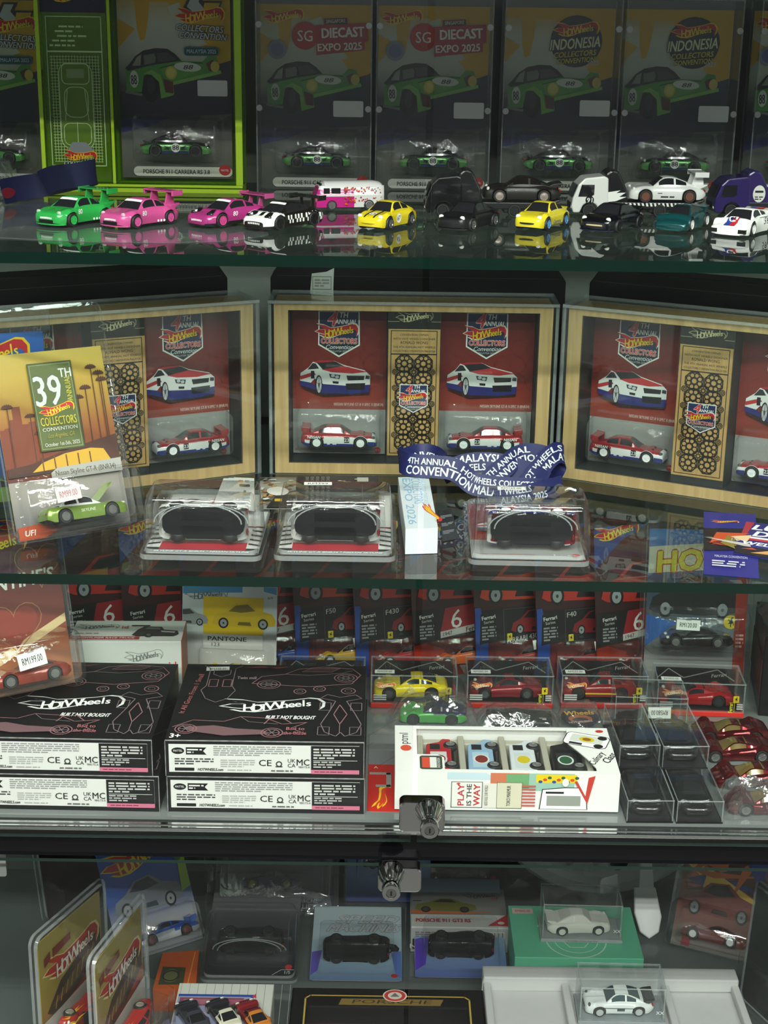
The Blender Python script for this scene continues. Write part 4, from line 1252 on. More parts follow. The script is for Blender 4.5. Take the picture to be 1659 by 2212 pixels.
# transporter trucks with flatbeds
def truck(label, loc, heading, cab, bed, accent=None, num=None, chev=False, cowl=None, ramp=False, tag_=None):
    t = thing('toy_transporter', label, 'toy truck', loc, heading)
    m = mat(cab, .2, 0, .5)
    b = MB()
    prof = [(62, 4), (64, 10), (63, 17), (58, 30), (52, 36), (34, 38), (30, 36), (29, 6), (38, 6), (40, 11), (44, 13.5), (49, 13.5), (53, 11), (55, 6), (56, 4)]
    b.prism(prof, -16, 16)
    b.build('cab', m, t, bevel=1.4)
    w = MB()
    for sd in (1, -1): w.prism([(58, 19), (55, 30), (43, 30), (43, 21), (46, 19)], sd * 16 - .25, sd * 16 + .25)
    w.build('side_window', TINT, t)
    w = MB(); w.box(-.5, .5, -13, 13, -6, 6, 0, Matrix.Translation((61.2, 0, 24.2)) @ Matrix.Rotation(R(-21), 4, 'Y')); w.build('windscreen', TINT, t)
    g = MB(); g.box(63.2, 64.4, -10, 10, 8, 13); g.build('grille', DARKP, t)
    for sd in (1, -1):
        h = MB(); h.ell((63.6, sd * 12.6, 9), (.9, 2.0, 1.6), 10, 6); h.build('headlight', mat('d8d8d0', .15), t, smooth=60)
    if cowl:
        b = MB(); b.prism([(33, 10), (33, 40), (27, 44), (20, 42), (12, 26), (10, 12)], -14.5, 14.5); b.build('air_deflector', mat(cowl, .25, 0, .4), t, bevel=2)
        for sd in (1, -1):
            a = Art(step=.02); a.fmap = lambda x, z, h, sd=sd: (x if sd < 0 else -x, sd * (14.55 + h), z)
            k = 1 if sd < 0 else -1
            if accent: a.poly([(k * 31, 14), (k * 22, 15), (k * 12, 19), (k * 19, 19), (k * 13, 23), (k * 22, 22.5), (k * 18, 25), (k * 31, 23)], accent)
            if tag_: a.ell(k * 21, 22, 6, 8, 'd8d8d0'); a.rect(k * 21 - 4, 23, 8, 2, '20202a'); a.microtext(k * 21 - 4, 16, 8, 4, 2, '20202a')
            a.build('deflector_print', t)
    if ramp:
        b = MB(); b.prism([(31, 12), (31, 42), (24, 42), (12, 12)], -12, 12); b.build('headboard', mat('2b2c30', .4), t, bevel=1)
    b = MB(); b.box(-57, 30, -15, 15, 8, 14); b.prism([(-53, 13), (-57, 12), (-63, 15.5), (-62, 17), (-52, 14.2)], -14, 14)
    b.box(-52, -10, -13, 13, 4, 8)
    b.build('flatbed', mat(bed, .35), t, bevel=.8)
    if chev:
        for sd in (1, -1):
            a = Art(step=.02); a.fmap = lambda x, z, h, sd=sd: (x if sd < 0 else -x, sd * (15.05 + h), z)
            for i in range(21): 
                x = -54 + i * 3.9
                if sd > 0: x = -x
                a.poly([(x, 10.4), (x + 1.9, 10.4), (x + .9, 13.6), (x - 1, 13.6)], 'e4e4e0')
            a.build('stripe_print', t)
    if num:
        for sd in (1, -1):
            a = Art(step=.02); a.fmap = lambda x, z, h, sd=sd: (x if sd < 0 else -x, sd * (16.15 + h), z)
            k = 47 if sd < 0 else -47
            a.ell(k, 16, 4, 4, '111111'); a.text(num, k, 13.8, 4.2, 'f2f2f2', 'C', 0, 0, .03, fit=5); a.build('door_number', t)
    for wx in (47, -20, -38):
        for sd in (1, -1):
            o = link('wheel', tyre_mesh(6.2, 6), t); o.location = (wx * .001, sd * .0128, .0062)
            if sd < 0: o.rotation_euler = (0, 0, math.pi)
            r = link('rim', rim_mesh(6.2, 6, mat('3a3a3c', .3, .5), '6'), o); r.location = (0, .0027, 0)
    return t
def ontruck(p, heading, x):
    a = R(heading); return (p[0] + math.cos(a) * x * .001, p[1] + math.sin(a) * x * .001, p[2] + .0142)
def fineside(c, t):
    for sd in (1, -1):
        a = c.decal(sd); k = 1 if sd < 0 else -1
        a.microtext(k * -2 - 9, 4.2, 18, 2.2, 1, '202020', 5); a.microtext(k * 6 - 4, 8, 6, 1.2, 1, '303030', 6); a.build('side_lettering', t)
TP = at1(1062, 452); truck('black toy transporter truck with flatbed', TP, 181, '0d0d0f', '1c1c20', cowl='131315', ramp=True)
car('matte black toy coupe riding on the black flatbed', ontruck(TP, 181, -27), 181, 'p911', '1b1715', rough=.4, coat=.1, wheel='c8b8ae', wmetal=.6, wstyle='disc', wing='whale', glass=mat('181412', .15), group=SH1)
TP = at1(1372, 452); truck('white toy transporter truck with number 91 on the door', TP, 182, 'dededb', '131316', accent='e8e8e4', num='91', chev=True, cowl='121214')
car('white widebody toy coupe riding on the chevron-striped flatbed', ontruck(TP, 182, -27), 182, 'p911', 'dcdcda', wheel='8a5a48', wmetal=.4, wstyle='mesh', wing='rwb', group=SH1, decals=fineside, over=dict(W=33, flare=1.6))
TP = at1(1672, 452); truck('dark purple toy transporter truck behind the striped white car', TP, 184, '2a1c58', '1a1a22', cowl='2a1c58', tag_=True)
car('purple toy coupe riding on the purple truck', ontruck(TP, 184, -27), 184, 'p911', '2c1f66', metal=.3, wheel='b09a3a', wmetal=.5, wstyle='5', group=SH1)

# navy ribbon lanyard at the left
def ribbon(pts, wd, th=.5, lean=None):
    """strip standing on edge along a plan path: returns (mesh builder, mapper)"""
    pts = [Vector(p) for p in pts]
    dense = []
    n = len(pts)
    for i in range(n - 1):
        p0, p1, p2, p3 = pts[max(i - 1, 0)], pts[i], pts[i + 1], pts[min(i + 2, n - 1)]
        for k in range(8):
            t = k / 8
            dense.append(.5 * ((2 * p1) + (-p0 + p2) * t + (2 * p0 - 5 * p1 + 4 * p2 - p3) * t * t + (-p0 + 3 * p1 - 3 * p2 + p3) * t ** 3))
    dense.append(pts[-1])
    cum = [0]
    for a_, b_ in zip(dense[:-1], dense[1:]): cum.append(cum[-1] + (b_ - a_).length)
    ups = []
    for i in range(len(dense)):
        d = (dense[min(i + 1, len(dense) - 1)] - dense[max(i - 1, 0)]).normalized()
        u = Vector((0, 0, 1)) if lean is None else Vector(lean(i / (len(dense) - 1)))
        u = (u - d * u.dot(d)).normalized(); ups.append((u, d.cross(u).normalized()))
    def at(s, v, h=0):
        s = min(max(s, 0), cum[-1]); i = 0
        while i < len(cum) - 2 and cum[i + 1] < s: i += 1
        f = (s - cum[i]) / max(cum[i + 1] - cum[i], 1e-9)
        c_ = dense[i].lerp(dense[i + 1], f); u, nn = ups[i][0].lerp(ups[i + 1][0], f), ups[i][1].lerp(ups[i + 1][1], f)
        return tuple(c_ + u * v + nn * h)
    b = MB(); rings = []
    for i in range(len(dense)):
        u, nn = ups[i]
        c_ = dense[i]
        rings.append([tuple(c_ + nn * th / 2), tuple(c_ + u * wd + nn * th / 2), tuple(c_ + u * wd - nn * th / 2), tuple(c_ - nn * th / 2)])
    b.loft(rings, True, True)
    return b, at, cum[-1]
NAVY = mat('12163e', .55, grain=.15, scale=200)
pz = PZ(130, 440, Z1)
t = thing('lanyard', 'navy lanyard ribbon with red print looped beside the neon frame', 'lanyard', (pz.x, pz.y, Z1 + .0012))
b, at, ln = ribbon([(-48, -22, 0), (-40, 6, 0), (-22, 26, 2), (6, 30, 8), (30, 20, 14), (36, 2, 18), (20, -10, 16), (0, 2, 12), (-14, 14, 6)], 24, .6, lambda u: (-.35 + u * .3, -.3, 1))
b.build('ribbon', NAVY, t, smooth=40)
a = Art(step=.0); a.fmap = lambda s_, v, h: at(s_, v, .55)
a.ell(10, 10, 14, 5, '7a1c2c'); a.ell(10, 10, 10, 3, '1b2160')
a.build('ribbon_print', t)
# crumpled film bundle at the far left
p = PZ(30, 420, Z1)
film('crumpled clear plastic wrap beside the navy lanyard', 'plastic_wrap', (-.412, p.y - .03, Z1 + .001), 84, 52, 40, 5)
# ------------------------------------------------------------------ middle shelf: twin-car wooden display cases
def wood_mat(name, c0, c1, scale=14):
    m = bpy.data.materials.new(name); m.use_nodes = True
    nt = m.node_tree; b = nt.nodes['Principled BSDF']
    t = nt.nodes.new('ShaderNodeTexCoord'); mp = nt.nodes.new('ShaderNodeMapping'); n = nt.nodes.new('ShaderNodeTexNoise'); r = nt.nodes.new('ShaderNodeValToRGB')
    mp.inputs['Scale'].default_value = (scale * 14, scale * 14, scale)
    n.inputs['Scale'].default_value = 1.0; n.inputs['Detail'].default_value = 5; n.inputs['Distortion'].default_value = .3
    r.color_ramp.elements[0].color = (*lin(c0), 1); r.color_ramp.elements[0].position = .3
    r.color_ramp.elements[1].color = (*lin(c1), 1); r.color_ramp.elements[1].position = .7
    L = nt.links.new
    L(t.outputs['Object'], mp.inputs[0]); L(mp.outputs[0], n.inputs['Vector']); L(n.outputs['Fac'], r.inputs[0]); L(r.outputs[0], b.inputs['Base Color'])
    b.inputs['Roughness'].default_value = .45
    return m
MAPLE = wood_mat('maple_board', 'b08e5c', 'c9a874')
def q5(zx, zy): return ((zx - 1225) * .1944, (1035 - zy) * .2008)
def q5s(l): return [q5(*p) for p in l]
def shield(a, x, z, w):
    """convention shield badge, x,z = top centre"""
    s = w / 46.0
    a.push(x, z, s)
    a.poly([(-24, 1), (24, 1), (24.5, -36), (0, -49), (-24.5, -36)], 'e6e4de')
    a.poly([(-22.6, -.4), (22.6, -.4), (23, -35), (0, -47.2), (-23, -35)], '1d2b52')
    a.poly([(-23, -34), (23, -34), (23, -35), (0, -47.2), (-23, -35)], '20242c')
    a.text('4', -9, -15, 15.5, 'c8343a', 'C', .25, 0, .07, out='e6e4de', outw=.05)
    a.text('TH', 5, -6.4, 5.6, 'e6e4de', 'C', .15, 0, .06)
    a.text('ANNUAL', 8, -13.2, 5.2, 'e6e4de', 'C', .15, 0, .05, fit=25)
    logo(a, -27, -34.5, 50, tilt=2, c_fill='b8202c', c_edge='e6dcc8', c_text='e2c01e', c_tedge='7a1420')
    a.text('COLLECTORS', 0, -34, 5.6, 'c84038', 'C', 0, 0, .10, fit=42, out='eae6e0', outw=.10)
    a.text('Convention', 0, -40, 4.8, 'd8dade', 'C', .35, 0, .03, fit=32)
    a.text('MALAYSIA 2025', 0, -43.2, 2.0, 'b8babe', 'C', 0, 0, .02)
    a.pop()
def gtr_card(sq=1.0):
    a = Art(y=-.02, step=.012, clip=(-52.3 * sq, .2, 52.3 * sq, 150.8)); a.T[-1] = (sq, 0, 0, 1, 0, 0)
    a.grad(-52.5, 0, 105, 52, ['a3a4a0', '9b9c99', '8c8d8a', 'a8a8a4'])
    a.grad(-52.5, 47, 105, 104, ['8f3626', '7c2820', '70221e', '6a221e'])
    for i in range(7):
        for j in range(5): a.line(rrect(17, 17, 8, 2, -52 + i * 17.5, 78 + j * 17.5), .5, '6c1a18', True)
    shield(a, *q5(1222, 296), 44)
    a.poly(q5s([(1000, 690), (1130, 735), (1400, 720), (1405, 690), (1200, 670)]), '2c1210')
    a.ell(*q5(1012, 648), 2.6, 7.6, '1c1d20'); a.ell(*q5(1012, 648), 1.8, 6, '85888c')
    a.poly(q5s([(996, 652), (1000, 612), (1048, 582), (1072, 553), (1110, 545), (1190, 545), (1250, 568), (1372, 594), (1404, 620), (1404, 670), (1280, 676), (1132, 668), (1082, 640), (1060, 662)]), 'd9d9d6')
    a.poly(q5s([(996, 652), (1060, 662), (1085, 676), (1132, 668), (1280, 676), (1404, 668), (1400, 706), (1300, 718), (1130, 716), (1095, 700), (1000, 678)]), '23286a')
    a.poly(q5s([(1072, 553), (1110, 545), (1190, 545), (1212, 556), (1100, 562)]), 'a3262c')
    a.poly(q5s([(1120, 592), (1250, 572), (1388, 602), (1300, 612), (1180, 606)]), 'b02c30')
    a.poly(q5s([(997, 628), (1075, 606), (1090, 620), (998, 648)]), 'b02c30')
    a.poly(q5s([(1094, 558), (1204, 551), (1252, 573), (1128, 592)]), '1f2226')
    a.poly(q5s([(1040, 594), (1070, 560), (1088, 562), (1108, 588)]), '24272c')
    a.poly(q5s([(1165, 614), (1232, 620), (1226, 642), (1172, 634)]), '30343a'); a.ell(*q5(1188, 624), 2.2, 1.6, 'b8bcc0'); a.ell(*q5(1212, 630), 2.2, 1.6, 'b8bcc0')
    a.poly(q5s([(1378, 620), (1402, 622), (1400, 640), (1376, 638)]), '30343a')
    a.poly(q5s([(1266, 622), (1372, 622), (1368, 644), (1274, 648)]), '181a1c')
    a.poly(q5s([(1262, 664), (1376, 660), (1372, 694), (1266, 696)]), '101114')
    a.poly(q5s([(1186, 652), (1222, 654), (1220, 666), (1188, 664)]), '15171a')
    a.ell(*q5(1106, 672), 4.0, 10.2, '131416'); a.ell(*q5(1107, 672), 2.9, 8.4, 'b4b6b8'); a.ell(*q5(1107, 672), 1.0, 2.4, '303236')
    for k in range(5):
        an = R(90 + 72 * k); a.line([q5(1107, 672), (q5(1107, 672)[0] + 2.6 * math.cos(an), q5(1107, 672)[1] + 7.6 * math.sin(an))], .5, '4a4c50')
    a.rect(*q5(1060, 640), 4, 8, '141416')
    a.text('NISSAN SKYLINE GT-R V-SPEC II (BNR34)', 50, 51.4, 3.0, 'd8b4a8', 'R', 0, 0, .04, fit=56)
    a.text('HOT WHEELS COLLECTORS CONVENTION MALAYSIA', -50, 3.6, 2.2, 'a83830', 'L', 0, 0, .03, fit=56)
    a.ell(44, 4.6, 3.6, 3.2, 'b4282a'); a.text('MATTEL', 44, 3.9, 1.3, 'e8d0cc', fit=5)
    return a
_GM = [mat('dededa', .18, 0, .6), mat('9e1f28', .18, .2, .6), mat('242a78', .2, .2, .6)]
def _pg(t, y, z, reg):
    if reg in ('top', 'roof', 'tail'): return 1 if t > .06 else 0
    if z < 6.4: return 2
    if z > 15.2 - 13 * max(0, t - .35): return 1
    return 0
def _dg(c, t):
    for sd in (1, -1):
        k = 1 if sd < 0 else -1
        a = c.decal(sd)
        a.rect(k * 8.5 - 2.6, 6.2, 5.2, 6.2, '15161a'); a.text('23', k * 8.5, 7.4, 3.6, 'd8d8d4', 'C', 0, 0, .06)
        a.text('NISSAN', k * -25, 10.6, 2.8, 'eeeeea', 'C', .1, 0, .08)
        a.rect(k * -4 - 2, 4.2, 4, 1.2, 'c8c8d8'); a.rect(k * -10 - 1.5, 4.2, 3, 1.2, 'c8c8d8')
        a.build('door_number', t)
    a = c.decal(None); a.rect(-7, -5, 7, 10, '17181a'); a.text('23', -5, 0, 4.4, 'dcdcd8', 'C', 0, -90, .06); a.build('roof_number', t)
    b = MB()
    for sd in (1, -1): b.box(22, 27, sd * 4 - 1, sd * 4 + 1, c.H * .62, c.H * .645)
    b.build('bonnet_vents', mat('30100f', .4), t)
def gtr_car(label, M, face):
    car(label, M, 0 if face > 0 else 180, 'gtr', 'dededa', mats=_GM, pfun=_pg, decals=_dg, wing='low', wingcol='8f2024', wheel='f0f0ee', wstyle='5', lip='1a1c28', group='red, white and blue saloons in the twin cases', lamp='505458', over=dict(W=23))
PLQ = wood_mat('plaque_wood', 'a9854f', 'b8945c', 20)
def rosette(a, cx, cz, r, col):
    a.ring(cx, cz, r * .26, r * .36, col, 10)
    for k in range(8):
        an = R(45 * k + 22.5)
        a.ring(cx + r * .62 * math.cos(an), cz + r * .62 * math.sin(an), r * .20, r * .31, col, 8)
    a.line([(cx + r * math.cos(R(22.5 + 45 * k)), cz + r * math.sin(R(22.5 + 45 * k))) for k in range(8)], r * .13, col, True)
def twin_case(M, label, labels, faces, ltag):
    t = thingM('twin_car_display_case', label, 'display case', M, 'wood-backed acrylic cases on the middle shelf')
    acase(t, 287, 62, 178, 3.0)
    b = MB(); b.box(-138, -124, -27, 24, .4, 174); b.box(125, 138, -27, 24, .4, 174); b.box(-124, 125, -27, 24, .4, 11); b.box(-124, 125, -27, 24, 168, 174)
    b.build('wooden_frame', MAPLE, t)
    CH = mat('222424', .5)
    b = MB(); b.box(-124, 125, 6.2, 24, 11, 168); b.box(-124, 125, -25, 6.2, 11, 12); b.box(-124, 125, -25, 6.2, 167, 168); b.box(-124, -123, -25, 6.2, 12, 167); b.box(124, 125, -25, 6.2, 12, 167)
    b.build('dark_insert', CH, t)
    MB().box(-25, 27.5, -23.6, 6.2, 12, 167).build('centre_divider', CH, t)
    MB().box(-24.5, 27, -25.2, -23.6, 20, 150).build('plaque', PLQ, t)
    a = Art(y=-25.24, step=.003); k = '17130d'
    a.push(-1.25, 11, 1)
    a.frame(-20.5, 11.5, 45.5, 126, .8, k); a.line([(-20.5, 114), (25, 114)], 1.2, k)
    for i, (s, h) in enumerate((('CONVENTION OWNER', 2.0), ('WITH HOT WHEELS DESIGNER', 2.0), ('RONALD WONG', 2.8), ('THE 4TH ANNUAL HOT WHEELS', 2.0), ('COLLECTORS CONVENTION MALAYSIA', 2.0))):
        a.text(s, 2.5, 132.6 - i * 4.1, h, k, 'C', 0, 0, .03, fit=min(42, 1.25 * h * len(s) * .7))
    for i in range(2):
        for j in range(6): rosette(a, -7 + i * 19, 23 + j * 16.3, 9.4, k)
    for j in range(5): rosette(a, 2.5, 31 + j * 16.3, 5.2, k); rosette(a, -16, 31 + j * 16.3, 3.0, k); rosette(a, 21, 31 + j * 16.3, 3.0, k)
    a.pop()
    a.build('plaque_engraving', t)
    a = Art(y=-23.7, step=.01)
    a.rect(-25, 150.5, 52, 15, '1b1c1a'); a.line([(-25, 157.5), (-14, 157.5)], .6, '8a8468'); a.line([(18, 157.5), (27, 157.5)], .6, '8a8468')
    logo(a, -17, 152, 37, None, '8f8a6a', 'b5ae88', 3); a.build('gold_logo_print', t)
    a = Art(y=-26.7, step=.006); shield(a, 1.5, 94, 27); a.build('shield_badge', t)
    MB().prism([(-12.5, 94), (15.5, 94), (15.5, 73), (1.5, 66), (-12.5, 73)], -26.6, -25.2).build('badge_plate', mat('c8c8c4', .3), t)
    for i, (u, face, lb) in enumerate(((-74, faces[0], labels[0]), (75.8, faces[1], labels[1]))):
        Mc = off(M, u, 5, 13)
        cd = thingM('carded_toy_car', 'red convention card with saloon picture, %s' % lb, 'toy package', Mc, 'red convention cards in the twin cases')
        card_blank(95, 151, 5, '8a2a24', cd)
        g = gtr_card(.903); g.build('card_print', cd)
        bubble(cd, 0, 29, 86, 46, 29)
        gtr_car('red, white and blue number 23 toy saloon, %s' % lb, off(Mc, 0, -14.2, 12), face)
    return t
twin_case(frm((0.0265, 1.53, Z2)), 'wood-backed acrylic case standing squarely between the two angled cases', ('beside the lanyard, nose right', 'above the lanyard, nose left'), (1, -1), '')
cl = (PZ(565, 1022, Z2)); d26 = Vector((math.cos(R(26.5)), math.sin(R(26.5)), 0)); nrm = Vector((-math.sin(R(26.5)), math.cos(R(26.5)), 0))
cc = cl - d26 * .1435 + nrm * .031
ML = frm((cc.x, cc.y, Z2), 26.5)
twin_case(ML, 'wood-backed acrylic case angled behind the yellow 39TH pack', ('behind the 39TH pack', 'right of the 39TH pack'), (1, -1), '')
cl = (PZ(1193, 1032, Z2)); d26 = Vector((math.cos(R(26.5)), -math.sin(R(26.5)), 0)); nrm = Vector((math.sin(R(26.5)), math.cos(R(26.5)), 0))
cc = cl + d26 * .1435 + nrm * .031
MR = frm((cc.x + .002, cc.y, Z2), -26.5)
twin_case(MR, 'wood-backed acrylic case angled behind the blue leaflets', ('right of the lanyard, in the angled case', 'cut off above the blue leaflets'), (1, -1), '')
# black outer cartons behind the cases
def carton_back(M, label, sticker_=False, hw=153):
    t = thingM('black_carton', label, 'box', M, 'black cartons behind the cases')
    pts = [(-hw, 0), (hw, 0), (hw, 186), (hw - 10, 200), (10 - hw, 200), (-hw, 186)]
    MB().prism(pts, -18, 18).build('carton', mat('070708', .5, 0, 0, .2, grain=.2, scale=30), t, bevel=1)
    MB().box(7 - hw, hw - 7, -18.5, -18, 188, 188.6).build('flap_crease', mat('1d1d1e', .4), t)
    if sticker_:
        b = MB(); b.add([(-112, -19.2, 170), (-88, -19.2, 168), (-87, -19.6, 197), (-95, -19.4, 193), (-110, -19.2, 191)], [(0, 1, 2, 3, 4)]); b.build('torn_label', mat('b9bab4', .5), t)
        a = Art(y=-19.7); a.frame(-109, 175, 19, 13, .6, '7a7a78'); a.microtext(-107, 177, 15, 9, 3, '8a8a88', 3); a.build('label_print', t)
carton_back(frm((0.032, 1.605, Z2)), 'black carton with torn white label behind the square-on case', True)
carton_back(ML @ Matrix.Translation((.004, .076, 0)), 'black carton behind the case angled behind the 39TH pack', False, 140)
carton_back(MR @ Matrix.Translation((-.008, .076, 0)), 'black carton behind the case angled behind the blue leaflets', False, 140)

# yellow anniversary pack leaning at the left
def card39():
    a = Art(y=-.02, clip=(-52, .3, 52, 164.5))
    a.grad(-52.5, 0, 105, 56, ['6e6a6a', '7e7a78', '9a938c', 'a29a90'])
    a.grad(-52.5, 52, 105, 113, ['6e2c14', '803a18', '985820', 'aa802c', 'bc9a3a', 'b89e42'])
    rd = random.Random(4)
    x = -52
    while x < -8:
        w = rd.uniform(4, 8); a.rect(x, 62, w, rd.uniform(34, 62), '7a3416'); x += w * .9
    for (px, pz, ph) in ((-24, 62, 46), (-18, 62, 30), (12, 80, 40), (22, 70, 50), (30, 80, 48), (38, 80, 66), (46, 78, 56), (44, 60, 80), (-44, 62, 56)):
        a.line([(px, pz), (px + 1, pz + ph)], .8, '4a200e')
        for k in range(7): an = R(20 + 23 * k); a.line([(px + 1, pz + ph), (px + 1 + 5 * math.cos(an), pz + ph + 3.6 * math.sin(an) - 1)], 1.4, '4a200e')
    a.poly([(-52.5, 56), (52.5, 56), (52.5, 84), (30, 80), (0, 74), (-30, 66), (-52.5, 64)], '4a2212')
    a.poly([(-32, 57), (-20, 66), (2, 72), (26, 74), (38, 72), (44, 60), (20, 57)], 'd0a22c')
    for k in range(5): a.rect(-20 + k * 11, 56, 1.2, 15, '6a3a14')
    a.poly([(-52.5, 56), (52.5, 56), (52.5, 61), (-52.5, 58)], '3a1a10')
    a.rect(-19, 76, 40, 78, '5a6430'); a.frame(-19, 76, 40, 78, 1, '3c441e'); a.frame(-17.5, 77.5, 37, 75, .4, '98a070')
    a.text('39', -4, 116, 27, 'd4d6d2', 'C', 0, 0, .04, fit=24, out='58594f', outw=.05)
    a.text('TH', 14, 140, 8, 'd6d8d2', 'C', 0, 0, .05, sx=.8)
    a.text('ANNUAL', 17.5, 118, 5.0, 'c8b83c', 'L', 0, 90, .03, sx=.8)
    logo(a, -14, 102, 32, tilt=6)
    a.text('COLLECTORS', 1, 98, 7.6, 'd6c23c', 'C', 0, 0, .03, fit=33)
    a.text('CONVENTION', 1, 93, 3.2, 'd8d8c8', 'C', 0, 0, .03, fit=32)
    a.text('Los Angeles, CA', 1, 87, 4.0, 'a89a3a', 'C', .3, 0, 0, fit=24)
    a.text('October 1st-5th, 2025', 1, 79.4, 3.4, 'd8d8c8', 'C', 0, 0, .02, fit=32)
    a.poly([(-14, 50), (52, 50), (52, 62), (-8, 60), (-14, 56)], 'aaa8a2')
    a.text('Nissan Skyline GT-R (BNR34)', 18, 53, 4.6, '3a3a36', 'C', 0, 0, .02, fit=56)
    a.poly([(-52, 0), (-30, 0), (-10, 8), (-26, 9), (-14, 15), (-36, 13), (-52, 12)], 'b0441e')
    a.text('UFI', -42, 4, 5, 'e8e2d8', 'C', .2, 0, .06)
    return a
pa, pb = PZ(42, 1180, Z2), PZ(280, 1142, Z2)
c = (pa + pb) / 2
M39 = frm((c.x, c.y + .002, Z2 + .003), 31, -21)
t = thingM('carded_toy_car', 'yellow sunset 39TH ANNUAL card in a clear protector', 'toy package', M39)
card_blank(105, 165, 5, 'c0a030', t, 0); c39 = card39().build('card_print', t)
bubble(t, 2, 29, 92, 48, 38)
clam(t, 118, 208, 6, -2, 3, bul=(0, 27, 112, 56, 46))
sticker(t, 'RM99.00', -16, -48, 34, 22, 13, 4, col='d2c4c4', ink='a8666a')
def bonnet(c, t):
    b = MB(); L = c.L
    b.add([(12, -11, 15.5), (12, 11, 15.5), (28, 10, 30), (28, -10, 30), (12, -11, 16.1), (12, 11, 16.1), (28, 10, 30.8), (28, -10, 30.8)], [(0, 1, 2, 3), (7, 6, 5, 4), (0, 4, 5, 1), (1, 5, 6, 2), (2, 6, 7, 3), (3, 7, 4, 0)])
    b.build('raised_bonnet', mat('9dbb52', .2, .2, .5), t, bevel=.3)
def _p39(t, y, z, reg): return 1 if reg == 'roof' else 0
car('olive green toy saloon with white roof and raised bonnet', off(M39, 3, -20, 9), 6, 'gtr', '7f9c3c', mats=[mat('7f9c3c', .2, .3, .5), mat('dcdcda', .3)], pfun=_p39, wheel='8a8a88', wmetal=.7, wstyle='5', extra=bonnet, decals=side_text([('SKYLINE', 0, 8, 2.6, 'dfe3c8')]), lamp='c8c8a0', over=dict(W=26))
# blue card behind it, only its edge showing
Mb = frm((-.3625, 1.3725, Z2 + .0005), 26.5, -1)
t = thingM('carded_toy_car', 'blue card pack mostly hidden behind the 39TH pack', 'toy package', Mb)
card_blank(105, 165, 5, '1f4a9a', t)
a = Art(y=-.02); a.grad(-52, 1, 104, 163, ['5d6a8c', '2a5cae', '1e4a9c', '2b66b8']); logo(a, -40, 120, 80); a.build('card_print', t)
bubble(t, 0, 29, 88, 46, 32); clam(t, 118, 190, 6, 0, 3, bul=(0, 29, 110, 54, 36))
car('green toy car in the blue card pack', off(Mb, 0, -16, 12), 0, 'gtr', '6a8a3a', wheel='8a8a88', over=dict(W=26))

# ------------------------------------------------------------------ middle shelf: packs lying flat in front
def lying(name, label, c, w, h, art, z0, rz=0, prot=True, carkw=None, clabel=None, bub=(0, 30, 86, 44, 34), lift=8.0, stack=True, base='8a8a88', face=-1, group='carded packs lying flat', rx=-90, carsty='gtr', stick=None, protm=None, hgt=None):
    """a carded pack lying on its back, bottom edge toward the aisle; c = middle of that edge"""
    M = frm((c[0], c[1], z0 + lift * .001), rz, rx); bub = (*bub[:4], max(bub[4], 40))
    t = thingM(name, label, 'toy package', M, group)
    card_blank(w, h, 5, base, t)
    art.build('card_print', t)
    if prot:
        clam(t, w + 6, h + 16, 6, -7, 4.0, bul=(bub[0], bub[1], w + 2, bub[3] + 16, bub[4] + 8), m=protm)
        if stack:
            b = MB(); shell(b, [(0, h / 2 + 1, w + 8, h + 22, 9, lift - .1), (0, h / 2 + 1, w + 8, h + 22, 9, lift - 1.4), (0, h / 2 + 1, w + 3, h + 14, 7, lift - 2.0), (0, h / 2 + 1, w + 2, h + 13, 7, 4.2)], cap=True, cap0=True); b.build('protector_tray', SHELL, t, smooth=50)
    bubble(t, *bub)
    if prot:
        ar = MB()
        for rr, dz in ((.46, 0), (.40, 2)):
            ar.tube([(bub[0] + bub[2] * rr * math.cos(R(k * 12)), -bub[4] * (.62 + .42 * math.sin(R(k * 12))), bub[1] - bub[3] * .5 - 1 - dz) for k in range(16)], .7, 6)
        ar.build('blister_highlight_arc', SHELLE, t, smooth=60)  # hazy tubes stand in for the arc-shaped highlight on the domed blister
    if stick: sticker(t, *stick)
    if carkw is not None:
        car(clabel, off(M, bub[0], -bub[4] / 2, bub[1] - 12), 0 if face > 0 else 180, carsty, **carkw)
    return t
def gray_card(sq=1.0):
    a = Art(y=-.02, clip=(-52 * sq, .3, 52 * sq, 164)); a.T[-1] = (sq, 0, 0, 1, 0, 0)
    a.rect(-52.5, 0, 105, 165, 'd4d4d0'); a.rect(-52.5, 0, 105, 14, '1a1a1c')
    a.rect(-40, 9, 80, 20, 'b02434')
    for k in range(5):
        a.poly([(-52, 20 + k * 12), (-41, 24 + k * 12), (-41, 28 + k * 12), (-52, 24 + k * 12)], '17181a'); a.poly([(52, 20 + k * 12), (41, 24 + k * 12), (41, 28 + k * 12), (52, 24 + k * 12)], '17181a')
    a.text('SKYLINE GT-R BNR34 * NISSAN SKYLINE', 0, 2.4, 3.4, 'e8e8e4', 'C', .2, 0, .04, fit=88)
    a.poly([(-6, 165), (52, 165), (52, 70), (-16, 70)], 'b8243c')
    a.text('R', -34, 86, 44, 'a8a8a6', 'C', 0, 0, .05); a.text('17', -36, 132, 18, '4a4a4c', 'C', .2, 0, .03)
    logo(a, -14, 88, 60, 'c23a4a', 'e0d8d4', 'e0d8d4')
    a.rect(12, 70, 40, 95, 'd8d8d4')
    return a
KW = dict(paint='1c1c20', wheel='3a3a3c', glass=TINT, mats=None)
c1 = PZ(432, 1232, Z2)
lying('carded_toy_car', 'red and white card pack lying flat below the white leaflets', (c1.x, c1.y + .006), 97, 165, gray_card(.92), Z2, -1, carkw=dict(paint='d8d8d4', wheel='2a2a2c'), clabel='toy saloon showing its black underside below the white leaflets', lift=13)
c2 = PZ(722, 1234, Z2)
